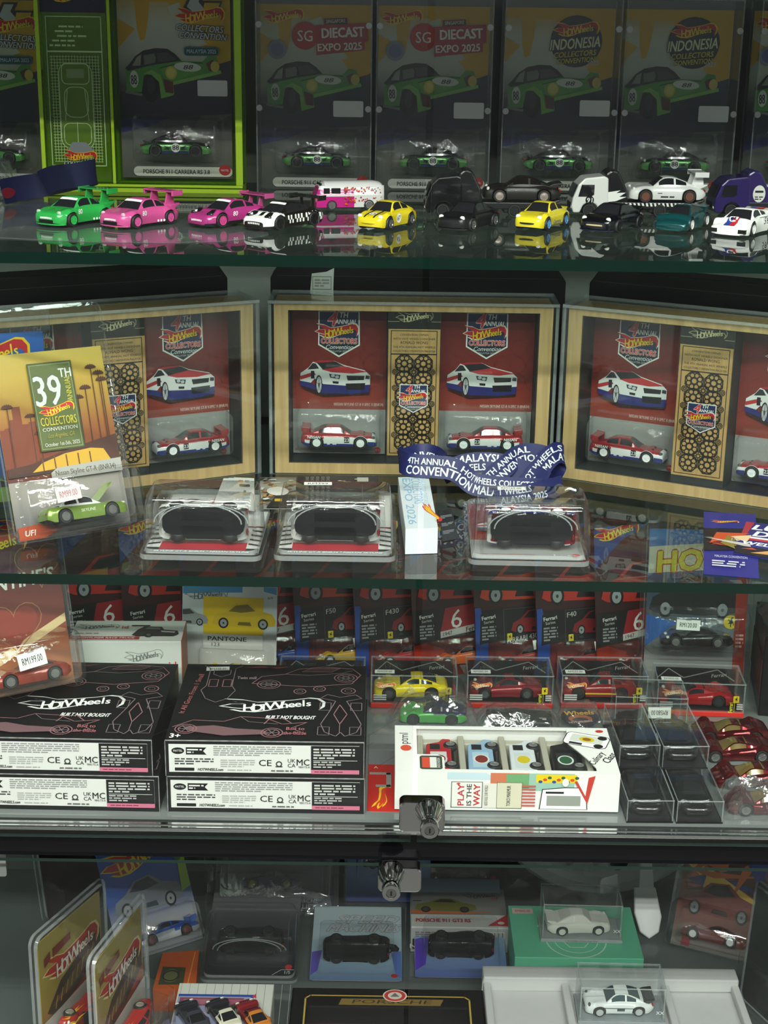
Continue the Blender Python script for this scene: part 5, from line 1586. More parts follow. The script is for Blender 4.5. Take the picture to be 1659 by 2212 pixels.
lying('carded_toy_car', 'red and white card pack lying flat below the dark leaflet', (c2.x, c2.y + .006), 97, 165, gray_card(.92), Z2, 0, carkw=dict(paint='d8d8d4', wheel='2a2a2c'), clabel='toy saloon showing its black underside below the dark leaflet', lift=13, stick=('RM399', -16, -48.2, 46, 24, 9, 2))
c3 = PZ(1142, 1232, Z2)
lying('carded_toy_car', 'red convention card pack lying flat in front of the lanyard', (c3.x, c3.y + .004), 97, 151, gtr_card(.92), Z2, -1, carkw=dict(paint='dededa', mats=_GM, pfun=_pg, wheel='f0f0ee'), clabel='red and blue toy saloon underside in front of the lanyard', lift=9, bub=(3, 29, 82, 44, 36), stick=('RM169.00', -14, -48.2, 46, 24, 9, -2))

# leaflets and boxes behind the packs
def slabthing(name, label, cat, pts, z0, th, col, artf=None, group=None, edge=None):
    """flat sheet or box lying on a shelf, outline from its level corners (near-left, near-right, far-right, far-left)"""
    o = sum((Vector((p[0], p[1], 0)) for p in pts), Vector()) / len(pts)
    t = thing(name, label, cat, (o.x, o.y, z0), group=group)
    b = MB(); b.prismz([((p[0] - o.x) * 1000, (p[1] - o.y) * 1000) for p in pts], 0, th); b.build('sheet' if th < 3 else 'box', mat(col, .45), t)
    if artf:
        a = Art(step=.03)
        A, B, C, D = [((p[0] - o.x) * 1000, (p[1] - o.y) * 1000) for p in pts]
        wd = math.dist(A, B); hg = math.dist(A, D)
        def fm(x, z, h):
            u, v = x / wd, z / hg
            return (A[0] * (1 - u) * (1 - v) + B[0] * u * (1 - v) + C[0] * u * v + D[0] * (1 - u) * v, A[1] * (1 - u) * (1 - v) + B[1] * u * (1 - v) + C[1] * u * v + D[1] * (1 - u) * v, th + .05 + h)
        a.fmap = fm
        artf(a, wd, hg); a.build('printed_face', t)
    return t
def quad(z, *px): return [(lambda p: (p.x, p.y))(PZ(x, y, z)) for x, y in px]
def art_mini(a, w, h):
    a.rect(0, 0, w, h, 'dcdcd8'); a.rr(w * .25, h * .84, w * .22, h * .08, 1, 'd8743a'); a.rr(w * .55, h * .84, w * .22, h * .08, 1, '3a7ab0')
    a.rr(w * .3, h * .7, w * .5, h * .09, 2, '3a3c40'); a.text('MINI GT', w * .5, h * .5, w * .13, '222428', 'C', 0, -90, .05); a.text('1:64', w * .5, h * .3, w * .10, '4a5a7a', 'C', 0, -90, .05); a.ell(w * .5, h * .12, w * .16, h * .06, '8fa0c0')
for i in range(3):
    z = Z2 + .0180 + i * .0009
    slabthing('leaflet', ('white product leaflet at the bottom of the fanned stack', 'white product leaflet in the middle of the fanned stack', 'white product leaflet with black lettering on top of the fanned stack')[i], 'leaflet', quad(z, (458 + i * 20, 1098), (522 + i * 14, 1104), (545 + i * 2, 1034), (483 + i * 11, 1034 - i)), z, .4, 'dcdcd8', art_mini, 'white leaflets fanned behind the packs')
def art_photo(a, w, h):
    a.grad(0, 0, w, h, ['8d8a84', '5d5a54', 'a39c90', '6a6660'])
    rd = random.Random(8)
    for i in range(46): 
        x, z = rd.uniform(0, w * .9), rd.uniform(0, h * .9); a.push(x, z, 1, rd.uniform(0, 90)); a.rect(0, 0, rd.uniform(3, 10), rd.uniform(2, 5), rd.choice(['d8d4cc', '2c2a28', 'b08a50', '48443e', '8a5a34', 'cac6be']), True); a.pop(); a.k += 1
    a.ell(w * .5, h * .5, w * .3, h * .14, 'dad6ce', 8); a.poly([(w * .2, 0), (w * .9, 0), (w, h * .4), (w * .45, h * .36)], '14151a')
    a.rect(w * .42, h * .18, w * .2, h * .08, 'c8a428')
z = Z2 + .0178
slabthing('leaflet', 'leaflet with crowded vehicle photo lying across two packs', 'leaflet', quad(z, (560, 1100), (638, 1100), (640, 1032), (562, 1032)), z, .4, '8a8880', art_photo)
def art_dark(a, w, h):
    a.rect(0, 0, w, h, '26241f')
    for i in range(5): a.text('EXCLUSIVE MALAYSIA', w * (.10 + i * .065), h * .98, h * .028, '9a968c', 'L', 0, -90, .02, fit=h * .75)
    rd = random.Random(9)
    for i in range(9):
        x, z = rd.uniform(w * .42, w * .8), rd.uniform(h * .1, h * .9); a.ell(x, z, 3.5, 1.6, rd.choice(['c8b48c', '8a7a5a', 'a83a2a', '9a9a98', '4a5a8a'])); a.ell(x + 1, z + 1, 1.5, 1.2, '1a1815')
    a.rect(w * .74, h * .80, w * .14, h * .14, 'b8b4a8'); a.line([(w * .8, 0), (w * .8, h * .7)], .5, '8a867c')
slabthing('leaflet', 'large black leaflet with gold print lying on the pack', 'leaflet', quad(z, (641, 1102), (820, 1104), (816, 1030), (643, 1030)), z, .4, '1c1a17', art_dark)
def art_expo(a, w, h):
    a.rect(0, 0, w, h, 'd3dbe0'); a.text('MALAYSIA DIECAST', w * .70, h * .97, w * .15, '9fc2da', 'L', 0, -90, .0, fit=h * .55)
    a.text('COLLECTORS', w * .40, h * .97, w * .30, '86b4d4', 'L', 0, -90, .01, fit=h * .52); a.text('EXPO 2026', w * .12, h * .97, w * .26, '86b4d4', 'L', 0, -90, .01, fit=h * .90)
    a.push(w * .80, h * .30, 1, -78); a.poly([(-h * .16 + p[0] * h * .36, -w * .22 + p[1] * w * .44) for p in FLAME], 'c8262a'); a.poly([(-h * .12 + p[0] * h * .28, -w * .14 + p[1] * w * .30) for p in FLAME], 'e8b41e'); a.pop()
slabthing('leaflet_box', 'pale blue COLLECTORS EXPO box end with flame logo', 'box', quad(Z2 + .024, (876, 1142), (946, 1140), (926, 1030), (860, 1031)), Z2 + .0005, 23.5, 'd3d8da', art_expo)
def art_bk(a, w, h):
    a.rect(0, 0, w, h, '1d1e20')
    for i in range(3): a.microtext(w * .1, h * (.2 + i * .25), w * .8, h * .12, 3, '8a8c8e', i)
slabthing('leaflet', 'small black leaflet with fine print beside the pale blue box', 'leaflet', quad(Z2 + .0005, (956, 1170), (990, 1164), (976, 1100), (946, 1104)), Z2 + .0003, .5, '1d1e20', art_bk)

# curled navy lanyard with white lettering
LAN = mat('141a54', .5, grain=.12, scale=300)
p = PZ(1010, 1088, Z2)
t = thing('lanyard', 'navy convention lanyard with white lettering heaped in front of the case', 'lanyard', (p.x + .006, p.y + .010, Z2 + .0005))
def lan(pts, wd, lines, lean=None, hside=1):
    b, at, ln = ribbon(pts, wd, .6, lean)
    b.build('ribbon', LAN, t, smooth=40)
    a = Art(step=0); a.fmap = lambda s_, v, h: at(s_, v, (.5 + h) * hside)
    for (s, u, v, h) in lines:
        a.text(s, u if hside < 0 else u, v, h, 'dfe2ea', 'L', 0, 0, .05, sx=.86)
    a.build('lettering', t)
LN = lambda u: (0, .35, 1)
lan([(-66, 24, 25), (-72, 8, 25), (-62, -6, 25), (-36, -12, 25), (-22, -13.5, 23), (-4, -14, 10), (25, -12, 5), (60, -6, 2), (84, 4, 0)], 22, [('4TH ANNUAL HOT WHEELS COLLECTORS', 30, 12.5, 6.0), ('CONVENTION MALAYSIA', 30, 2.5, 8.2)], LN, 1)
lan([(-70, 20, 25), (-52, 34, 28), (-38, 30, 27), (-28, 12, 25), (-30, 2, 24)], 18, [('CONVENTION', 6, 3, 7)], lambda u: (0, .3, 1), 1)
lan([(-26, 6, 14), (-6, 14, 22), (22, 18, 22), (50, 10, 16), (66, 0, 10)], 20, [('WHEELS', 12, 2.4, 6.5), ('NMALAYSIA', 10, 11, 7.5)], LN, 1)
lan([(20, 4, 8), (36, 10, 22), (52, 22, 30), (72, 26, 26)], 21, [('4TH ANNUAL', 2, 12, 6), ('CONVENTION', 2, 3, 7)], lambda u: (-.5, .2, 1), 1)
lan([(58, 2, 6), (72, 12, 22), (84, 22, 32), (92, 30, 24), (84, 36, 4)], 21, [('HOT WHEELS', 2, 12, 6), ('TION MALAYSIA', 2, 3, 7)], lambda u: (-.45, .2, 1), 1)
lan([(20, -18, 0), (44, -22, 4), (66, -14, 6), (88, 0, 8)], 18, [('T WHEELS', 4, 10, 6), ('ALAYSIA 2025', 6, 1.5, 6.5)], LN, 1)
b = MB(); b.tube([(84, -2, 10), (92, -4, 14), (98, -4, 12)], 2.2, 8); b.lathe([(5, -.8), (5, .8), (3.4, .8), (3.4, -.8)], 16, 0, Matrix.Translation((82, -4, 14)) @ Matrix.Rotation(R(80), 4, 'X')); b.build('metal_clip', CHROME, t, smooth=40)

# blue event leaflets at the right
def art_blue(a, w, h):
    a.rect(0, 0, w, h, '2a2a80')
    logo(a, w * .18, h * .80, w * .5)
    a.poly([(0, h * .34), (w, h * .40), (w, h * .74), (0, h * .70)], '15151f')
    rd = random.Random(2)
    for i in range(18): a.poly([(w * rd.uniform(0, .8), h * rd.uniform(.38, .66)), (w * rd.uniform(.3, 1), h * rd.uniform(.42, .66)), (w * rd.uniform(.2, .9), h * rd.uniform(.42, .66))], rd.choice(['c8502a', 'd8a43a', '7a2a2a', '3a3a5a', 'c8c0b8', '8a7a30']))
    a.poly([(w * .5, h * .58), (w * .9, h * .62), (w * .8, h * .5)], 'e8c89a')
    a.text('MALAYSIA CONVENTION', w * .5, h * .24, h * .035, 'd0d0e8', fit=w * .6); a.microtext(w * .15, h * .1, w * .6, h * .1, 3, 'd0d0e8', 4)
def art_lucky(a, w, h):
    a.rect(0, 0, w, h, '2a2a80'); a.poly([(0, h * .42), (w, h * .42), (w, h), (w * .04, h)], '24246e'); a.poly([(0, h * .5), (w * .08, h * .5), (w * .16, h), (0, h)], 'a82a38')
    a.text('LUCKY', w * .16, h * .78, h * .15, 'f0f0f2', 'L', .2, 0, .12); a.text('DRAW', w * .22, h * .58, h * .15, 'f0f0f2', 'L', .2, 0, .12)
    a.rr(w * .14, h * .44, w * .8, h * .07, 2, 'b82c3a'); a.rr(w * .16, h * .50, w * .8, h * .05, 2, 'e8e8ea')
    a.text('WELCOME', w * .06, h * .31, h * .09, 'f4f4f6', 'L', .2, 0, .1)
    a.poly([(0, h * .02), (w, 0), (w, h * .26), (0, h * .24)], '15151f'); a.poly([(w * .3, h * .08), (w * .9, h * .12), (w * .6, h * .2)], 'd8a05a'); a.poly([(w * .1, h * .16), (w * .4, h * .18), (w * .3, h * .22)], 'c84a3a')
zz = Z2 + .0006
slabthing('leaflet', 'blue event leaflet with night race picture on the glass shelf', 'leaflet', quad(zz, (1520, 1240), (1640, 1250), (1632, 1112), (1520, 1106)), zz, .4, '2a2a80', art_blue, 'blue leaflets on the middle shelf')
zz = Z2 + .0016
slabthing('leaflet', 'blue LUCKY DRAW leaflet overlapping the race leaflet', 'leaflet', quad(zz, (1584, 1196), (1700, 1216), (1728, 1140), (1612, 1128)), zz, .4, '2a2a80', art_lucky, 'blue leaflets on the middle shelf')
# ------------------------------------------------------------------ deck: row of red sports-car cards at the back
def P3(x, y): return PZ(x, y, Z3)
HORSE = [(-.1, -1), (.1, -1), (.05, -.5), (.35, -.2), (.5, -.7), (.6, -.65), (.5, 0), (.3, .3), (.35, .7), (.6, .8), (.3, 1), (.05, .8), (-.05, .4), (-.5, .5), (-.6, .35), (-.3, .2), (-.25, -.1), (-.5, -.3), (-.4, -.4), (-.1, -.3)]
def horse(a, x, z, s, round_=False):
    """little yellow badge with a rearing black horse"""
    if round_: a.ell(x, z, s * 1.15, s * 1.15, 'd8be20')
    else: a.rr(x - s, z - s * 1.3, s * 2, s * 2.6, s * .25, 'd8be20')
    a.poly([(x + p[0] * s * .85, z + p[1] * s * .85) for p in HORSE], '151510')
def side_car_art(a, x, z, w, col, dark='1a1012'):
    """flat picture of a low sports car, seen from the front quarter"""
    a.push(x, z, w / 100)
    a.poly([(0, 8), (4, 22), (20, 30), (34, 44), (58, 47), (74, 34), (94, 28), (100, 16), (98, 6), (60, 2), (8, 4)], col)
    a.poly([(26, 31), (37, 42), (56, 45), (68, 33), (46, 29)], dark)
    for cx in (18, 80): a.ell(cx, 9, 8, 10, '101012'); a.ell(cx, 9, 5.4, 7, '8e9094'); a.ell(cx, 9, 1.6, 2, '303236')
    a.poly([(40, 6), (62, 5), (60, 12), (42, 12)], dark)
    a.pop()
def fcard(kind, title, pic):
    a = Art(y=-.02, clip=(-52.2, .3, 52.2, 164.6))
    a.grad(-52.5, 0, 105, 165, ['8e3026', '5a1a18', '3a1414', '2a1214', '4c1416', '3a1012'])
    a.poly([(-52.5, 165), (10, 165), (-20, 150), (-52.5, 120)], '1d3c86'); logo(a, -50, 142, 50, tilt=8)
    horse(a, 42, 150, 5)
    side_car_art(a, -46, 80, 98, pic)
    a.push(0, -15)
    a.poly([(-52.5, 88), (52.5, 92), (52.5, 60), (-52.5, 52)], '171214')
    if kind == 'six':
        a.poly([(-22, 62), (50, 72), (50, 94), (-16, 88)], '8e1c24'); a.poly([(-22, 56), (50, 66), (50, 73), (-22, 63)], 'b8b4b0')
        a.text('6', -4, 66, 20, 'd8d4d0', 'C', .1, 4, .0); horse(a, 28, 84, 6.5, True)
        a.text('1947', -14, 58.6, 4, '5a1c20', 'C', .1, 8, .03); a.text('Ferrari', 16, 62, 5, '5a1c20', 'C', .1, 8, .06)
        a.poly([(-10, 40), (52, 30), (52, 2), (10, 2)], '8d8680'); a.poly([(-52.5, 0), (-30, 0), (-18, 44), (-40, 52), (-52.5, 50)], '9c2c1c')
    else:
        a.poly([(-22, 50), (50, 58), (50, 94), (-16, 88)], '101012'); a.frame(-20, 54, 66, 34, .5, '4a4448')
        side_car_art(a, -12, 60, 56, '7a1a1c'); a.text(title, -18 if len(title) < 6 else 12, 80 if len(title) < 6 else 54, 5.4, 'b8b4b0', 'L' if len(title) < 6 else 'C', .1, 6, .04, fit=None if len(title) < 6 else 58)
        horse(a, -14, 58, 2.8)
        a.poly([(-52.5, 0), (-40, 0), (-38, 50), (-46, 92), (-52.5, 92)], '1f428e')
        a.poly([(-38, 0), (52, 0), (52, 40), (-30, 44)], '6e2220')
    a.poly([(-48, 52), (-27, 56), (-24, 82), (-30, 88), (-46, 85)], '111113')
    a.text('Ferrari', -37, 79, 4.0, 'd0ccc8', 'C', 0, 6, .08, fit=15); a.text('Series', -37, 74.6, 3.0, 'b0aca8', 'C', 0, 6, .04, fit=11); a.microtext(-45, 56, 16, 16, 5, '8a8688', 7)
    a.pop()
    return a
FK = [('six', '', 'a8281e', None), ('six', '', 'b02a20', None), ('six', '', 'a8281e', None), ('b', 'FXX', 'a4241c', None), ('six', '', 'b02a20', None), ('b', 'F50', 'b8341c', 'RM280.00'), ('b', 'F430', 'a4241c', 'RM210.00'), ('six', '', 'a8281e', None), ('b', 'FERRARI 430 Scuderia', 'b83a18', 'RM280.00'), ('b', 'F40', 'b02a20', 'RM450.00'), ('six', '', 'a8281e', None)]
FX = [20, 145, 275, 400, 520, 640, 768, 892, 1025, 1157, 1284]
FDESC = ['beside the heart card', 'behind the white race truck box', 'behind the PANTONE card', 'between the PANTONE card and the numeral card', 'with numeral, above the black gift box', 'with FXX picture above the black gift box', 'titled F430 behind the yellow boxed car', 'with numeral behind the yellow boxed car', 'titled 430 Scuderia behind the dark red boxed car', 'titled F40 behind the striped boxed car', 'beside the black car pack']
FC = ['2a4a9a', '8e1c20', 'a8301c', '8a1c20', '24489a', 'c8a01c', 'a82028', 'c85a1c', '8c2018', '8a1a20', '962018']
for i, (x, (kd, tt, pc, pr)) in enumerate(zip(FX, FK)):
    p = PY(x + 105, 1440, 1.512)
    M = frm((p.x, 1.512, Z3 + .0005), 15.5, -11)
    t = thingM('carded_toy_car', 'red sports-car card ' + FDESC[i], 'toy package', M, 'red sports-car cards along the back of the deck')
    card_blank(105, 165, 4, '6a1c1c', t, notch=(20, 34, 9))
    fcard(kd, tt, pc).build('card_print', t)
    bubble(t, 4, 26, 84, 38, 14.5)
    if pr: sticker(t, pr, 18, -15.5, 36, 22, 10, 8)
    car('sports car of the red card ' + FDESC[i].replace('titled ', ''), off(M, 4, -7.0, 12), 180, 'ferr', FC[i], group='sports cars in the red card blisters', over=dict(W=10.5, wr=5.2, flare=.3))
# grey card with a black car in a clear protector
def cardbk():
    a = Art(y=-.02, clip=(-52, .3, 52, 164))
    a.grad(-52.5, 0, 105, 165, ['9a9894', '8a8a88', '6a7078', '404a58', '2a3a5a', '2a5aa0', '3a72b8'])
    a.poly([(-52, 118), (52, 126), (52, 155), (-52, 146)], 'c8b8a8'); a.text('HOT', -10, 122, 22, 'd0b820', 'C', .1, 5, .12, out='a8281e', outw=.1)
    side_car_art(a, -50, 72, 96, '17181a'); a.poly([(-52, 40), (-20, 66), (-52, 74)], '2a62b0'); horse(a, 36, 68, 6.5, True)
    a.rect(40, 0, 12, 118, '8c2a1c'); a.microtext(42, 40, 8, 16, 4, 'c8a098', 2)
    return a
p = PY(1494, 1500, 1.47)
M = frm((p.x + .004, 1.487, Z3 + .0036), -2, -9)
t = thingM('carded_toy_car', 'grey and blue card with black sports car in a clear protector', 'toy package', M)
card_blank(105, 165, 5, '8a8a88', t); cardbk().build('card_print', t); bubble(t, -2, 60, 88, 40, 32); clam(t, 118, 205, 6, -3, 3, bul=(0, 60, 108, 48, 36))
sticker(t, 'RM120.00', -14, -37, 72, 24, 11, -2)
car('black sports car in the blister beside the red cards', off(M, -2, -16, 46), 180, 'ferr', '101012', rough=.15, wheel='b0b0ac', wmetal=.6, over=dict(W=25))

# ------------------------------------------------------------------ boxed sports cars on red bases
def fbox(pxl, pxr, py, label, clabel, sty, col, price, rz=0, ckw=None, w=88):
    a0, a1 = P3(pxl, py), P3(pxr, py)
    c = (a0 + a1) / 2
    M = frm((c.x, c.y + .0245, Z3 + .0002), rz)
    t = thingM('boxed_toy_car', label, 'display box', M, 'clear boxes on red bases')
    MB().box(-w / 2, w / 2, -24.5, 24.5, 0, 5.5).build('red_base', mat('c8261c', .3, 0, .3), t, bevel=.8)
    b = MB(); b.box(-w / 2 + 3, w / 2 - 3, -21, 21.5, 5.5, 6.3); b.build('floor_card', mat('0f0f10', .4), t)
    MB().box(-w / 2 + 3, w / 2 - 3, 21, 21.8, 6.3, 33).build('backing_card', mat('1a1718', .35), t)
    acase(t, w, 48, 31, 1.4, z0=5.6)
    a = Art(y=-24.1, step=.02)
    logo(a, -w / 2 + 5, 20, 20, 'd8742a', 'e8c8a0', 'f0e0c8', 0)
    horse(a, w / 2 - 9, 20, 2.9)
    a.push(w / 2 - 12, 18, 1, 0); a.text('Ferrari', 0, -12.5, 4.2, 'd8c81e', 'L', 0, 90, .06, fit=11); a.pop()
    a.line([(w / 2 - 10.4, 6), (w / 2 - 10.4, 17)], .4, 'd8c81e')
    for k in range(3): a.rect(-w / 2 + 3, 9 + k * 2.4, 13, 1.6, 'b8b8b4'); a.rect(w / 2 - 8, 9 + k * 2.4, 6, 1.6, 'b8b8b4')
    a.build('box_print', t)
    a = Art(y=20.95, step=.02)
    a.line([(-40, 20), (-28, 32), (-12, 22), (22, 32), (40, 20)], 1.0, '8a8a88'); a.text('Ferrari', 24, 24, 4, 'a8a8a4', 'C', .2, 8, .03); a.build('backing_print', t)
    if price: sticker(t, price, -w / 2 + 14, -16, 36.8, 20, 9, 0, flat=True)
    car(clabel, off(M, -3, 0, 6.4), 182, sty, col, group='sports cars inside the clear red-based boxes', **(ckw or {}))
fbox(600, 788, 1530, 'clear box on red base half hidden behind the black gift box', 'dark sports car in the half hidden clear box', 'ferr', '3a1014', None)
def ystripe(c, t):
    a = c.decal(None)
    for sd in (1, -1):
        for x0, x1 in ((34, 26), (26, 18), (18, 12)): a.poly([(x0, sd * 4 - 1), (x1, sd * 4 - 1), (x1, sd * 4 + 1), (x0, sd * 4 + 1)], '15140c', True)
    a.build('bonnet_lines', t)
fbox(797, 990, 1531, 'clear box on red base holding the yellow car', 'yellow sports coupe in a clear box on red base', 'gt', 'e6c80e', 'RM250.00', 0, dict(wheel='5a5a5c', wmetal=.5, wstyle='6'))
fbox(1003, 1198, 1531, 'clear box on red base holding the plain dark red car', 'dark red wedge sports car in a clear box', 'ferr', '8a1420', 'RM282.00', 0, dict(metal=.3, wheel='7a7a7c', wmetal=.6))
def y2(c, t):
    a = c.decal(None); a.rect(-14, -6, 22, 3, 'd8b81c'); a.build('roof_stripe', t)
    for sd in (1, -1):
        a = c.decal(sd); a.rect(-16, 5.4, 32, 1.6, 'd8b81c'); a.build('side_stripe', t)
fbox(1208, 1400, 1531, 'clear box on red base holding the yellow-striped red car', 'red fastback with yellow stripes in a clear box', 'gt', '8e1618', 'RM223.00', 0, dict(decals=y2, wheel='2a2a2c'))
fbox(1418, 1610, 1548, 'clear box on red base beside the black car pack', 'red curvy supercar in a clear box beside the chrome red cars', 'proto', '981016', 'RM450.00', -3, dict(wheel='4a4a4c', wmetal=.5))

# ------------------------------------------------------------------ black gift boxes
LP, LG = '8d6468', '77686c'
def gift_top(a):
    W_, D_ = 173, 164
    a.rect(0, 0, W_, D_, '0d0d0f')
    for k in range(5): a.line([(8 + k * 40, 2), (60 + k * 40, 70)], .3, '1e1e20')
    logo(a, 44, 46, 92, '0d0d0f', 'd8d8d6', 'e4e4e2', 4)
    a.text('BUILT NOT BOUGHT', 128, 43, 7.0, 'e4e4e2', 'R', .15, 0, .05, fit=44)
    a.text('Bad to', 112, 21, 6, 'b0686c', 'C', 0, 0, .03, fit=16); a.text('the Blade', 112, 12, 6, 'b0686c', 'C', 0, 0, .03, fit=20)
    a.text('Twin mill', 60, 128, 6, 'a09094', 'C', 0, 0, .02, fit=18)
    a.text('It All Goes From 1 Small', 10, 52, 5, 'a05c5a', 'L', 0, 84, .02, fit=86)
    a.text('3+', 8, 3, 8, 'e8e8e6', 'C', 0, 0, .08, fit=9)
    # long racer seen from the side, top right
    a.line([(66, 118), (74, 134), (96, 140), (108, 152), (132, 158), (160, 154), (168, 140), (160, 120), (120, 112), (66, 118)], .9, LP)
    a.line([(96, 140), (120, 138), (150, 144), (160, 150)], .7, LG); a.poly([(112, 146), (120, 154), (148, 155), (140, 146)], '3c2a2e'); a.line([(112, 146), (120, 154), (148, 155), (140, 146)], .6, LP, True)
    for (cx, cz, r) in ((82, 116, 11), (154, 132, 11)):
        for rr in (1, .72, .3): a.ring(cx, cz, r * rr - .5, r * rr + .3, LP if rr == 1 else LG, 20, .9)
        for k in range(6): an = R(60 * k); a.line([(cx + 2 * math.cos(an), cz + 2 * math.sin(an)), (cx + r * .7 * math.cos(an), cz + r * .62 * math.sin(an))], .6, LG)
    for (cx, cz, r) in ((112, 100, 6), (130, 106, 6), (157, 102, 7)):
        a.ring(cx, cz, r - .9, r, LP, 18); a.ring(cx, cz, r * .5 - .5, r * .5, LG, 14)
    # car from above, top left
    a.line([(18, 156), (24, 150), (24, 110), (20, 100), (26, 82), (36, 74), (46, 82), (52, 100), (48, 110), (48, 150), (54, 156)], .8, LG)
    for x0 in (26, 39): a.frame(x0, 108, 8, 16, .8, LP)
    a.line([(28, 136), (36, 130), (44, 136), (44, 146), (28, 146)], .7, LG, True)
    a.poly([(56, 152), (74, 156), (88, 150), (100, 156), (88, 154), (74, 152)], '6a3034')
    # low racer, bottom left
    a.poly([(14, 22), (40, 26), (60, 20), (84, 18), (90, 10), (50, 6), (20, 14)], '6e5256')
    a.line([(4, 22), (20, 36), (48, 34), (62, 44), (84, 42), (100, 30), (122, 34), (108, 22), (118, 14), (94, 8)], .9, LP)
    a.line([(62, 44), (70, 34), (96, 30)], .7, LG); a.line([(84, 30), (88, 40), (100, 42), (108, 32)], 1.1, LP)
    for (cx, cz) in ((16, 18), (92, 12)):
        for rr in (10, 7): a.ring(cx, cz, rr - 1, rr, LP, 20, .95)
        for k in range(6): an = R(60 * k); a.line([(cx, cz), (cx + 7 * math.cos(an), cz + 7 * math.sin(an))], .8, LG)
    # open-wheeler from above, right
    a.line([(150, 86), (138, 92), (132, 84), (146, 78), (140, 52), (134, 30), (138, 14), (148, 6), (152, 14), (156, 6), (166, 14), (170, 30), (164, 52), (156, 78), (170, 84), (164, 92), (150, 86)], .9, LG)
    a.line([(150, 70), (145, 50), (151, 30), (157, 50), (150, 70)], .9, LP); a.line([(151, 30), (151, 12)], .7, LG)
    for x0, z0 in ((132, 58), (160, 58), (132, 8), (160, 8)): a.frame(x0, z0, 10, 16, .7, LG)
def gift_front(a):
    a.rect(0, 0, 173, 34, '121214'); a.rect(3, 4, 166, 27, 'cfcfcb')
    a.ell(11, 24.5, 5.6, 3.2, '141416'); a.text('MATTEL', 11, 23.6, 2.0, 'e0e0dc', fit=8); a.poly([(18, 21), (36, 21), (33, 24.5), (36, 28), (18, 28)], '141416'); a.microtext(19, 22, 13, 5, 2, 'd0d0cc', 2)
    a.microtext(42, 20, 68, 10, 5, '8b8b8b', 3); a.microtext(8, 11, 34, 7, 3, '3c3c3c', 4); a.microtext(48, 9, 30, 8, 4, 'a0a09e', 5)
    a.rr(8, 5.4, 17, 3, .5, '1a1a1c'); a.text('HOTWHEELS.com', 28, 5.6, 2.6, '1a1a1a', 'L', .2, 0, .09, fit=22); a.microtext(54, 5.6, 26, 2, 1, 'a0a09e', 6)
    a.text('CE', 87, 11, 6, '1a1a1a', 'C', 0, 0, .02, fit=11)
    a.ring(99, 13, 1.8, 2.8, '2a2a2a', 12); a.poly([(96, 10), (102, 10), (102, 11), (96, 11)], '2a2a2a')
    a.text('UK', 110, 14.6, 3.6, '1a1a1a'); a.text('CA', 110, 10, 3.6, '1a1a1a'); a.text('MC', 120, 12, 6.0, '1a1a1a', 'C', 0, 0, .03, fit=11); a.text('984173-A', 121, 9.4, 2, '3a3a3a', fit=10)
    a.microtext(92, 5.4, 34, 2.2, 1, '5a5a5a', 7)
    a.rect(127, 4, 42, 27, '141416'); a.microtext(129, 18, 36, 11, 4, 'b8b8b4', 8); a.microtext(129, 9.5, 24, 7, 3, 'a8a8a4', 9); a.line([(129, 17), (167, 17)], .4, 'd0d0cc')
    a.rect(127, 4, 42, 4, 'c06a82'); a.microtext(130, 5.2, 36, 1.6, 1, '6a2a3c', 10)
def gift(cx, z0, rz, label, fy=1.207):
    t = thing('gift_box', label, 'box', (cx, fy, z0), rz, group='black lettered gift boxes')
    MB().box(-86.5, 86.5, 0, 164, 0, 34.4).build('carton', mat('0d0d0f', .38, grain=.15, scale=40), t, bevel=.5)
    a = Art(step=.03); a.fmap = lambda x, z, h: (x - 86.5, z, 34.45 + h); gift_top(a); a.build('lid_print', t, INKM)
    a = Art(step=.03); a.fmap = lambda x, z, h: (x - 86.5, -.05 - h, z); gift_front(a); a.build('label_print', t)
    e = MB()
    e.box(-86.7, 86.7, -.3, .5, 33.9, 34.7); e.box(86.2, 86.8, -.3, .4, 0, 34.4); e.box(-86.8, -86.2, -.3, .4, 0, 34.4)
    e.build('worn_edge', mat('8a8a88', .6, grain=.9, scale=120), t)
    return t
gift(-.1003, Z3 + .0002, 0, 'black gift box at the bottom, beside the red hanger card')
tp = gift(-.1010, Z3 + .0352, .2, 'black gift box with price label, lid showing, beside the yellow boxed car')
sticker(tp, 'RM348.00', -56, 152, 35.2, 22, 9, 4, flat=True)
gift(-.2805, Z3 + .0002, -.6, 'black gift box under the one that carries the heart card')
gift(-.2855, Z3 + .0352, -.6, 'black gift box carrying the heart card pack on its lid')

# white truck box, colour-chip card and heart card at the left
a0, a1 = PY(150, 1420, 1.388), PY(392, 1425, 1.388)
t = thing('race_truck_box', 'white box with black race truck picture behind the gift boxes', 'box', ((a0.x + a1.x) / 2, 1.388, Z3), 2)
wb = (a1.x - a0.x) * 1000
MB().box(-wb / 2, wb / 2, 0, 54, 0, 85).build('carton', mat('d6d6d0', .4), t, bevel=.6)
MB().box(wb / 2 - .2, wb / 2 + .4, 0, 54, 0, 85).build('end_panel', mat('a8563a', .45), t)
a = Art(step=.03); a.fmap = lambda x, z, h: (x, z, 85.05 + h)
logo(a, -wb / 2 + 3, 26, 42, None, '77797a', '6d6f70', 2); a.text('id', -4, 32, 7, 'c85a4a', 'C', 0, 0, .06); a.microtext(-wb / 2 + 4, 18, 44, 3, 1, 'c08078', 3)
a.rect(-wb / 2, 4, wb * .62, 7, 'a83a3a'); a.text('FREIGHTLINER RACE TRUCK', -wb / 2 + 3, 5.6, 3.6, 'e8d8d4', 'L', .2, 0, .06, fit=wb * .55)
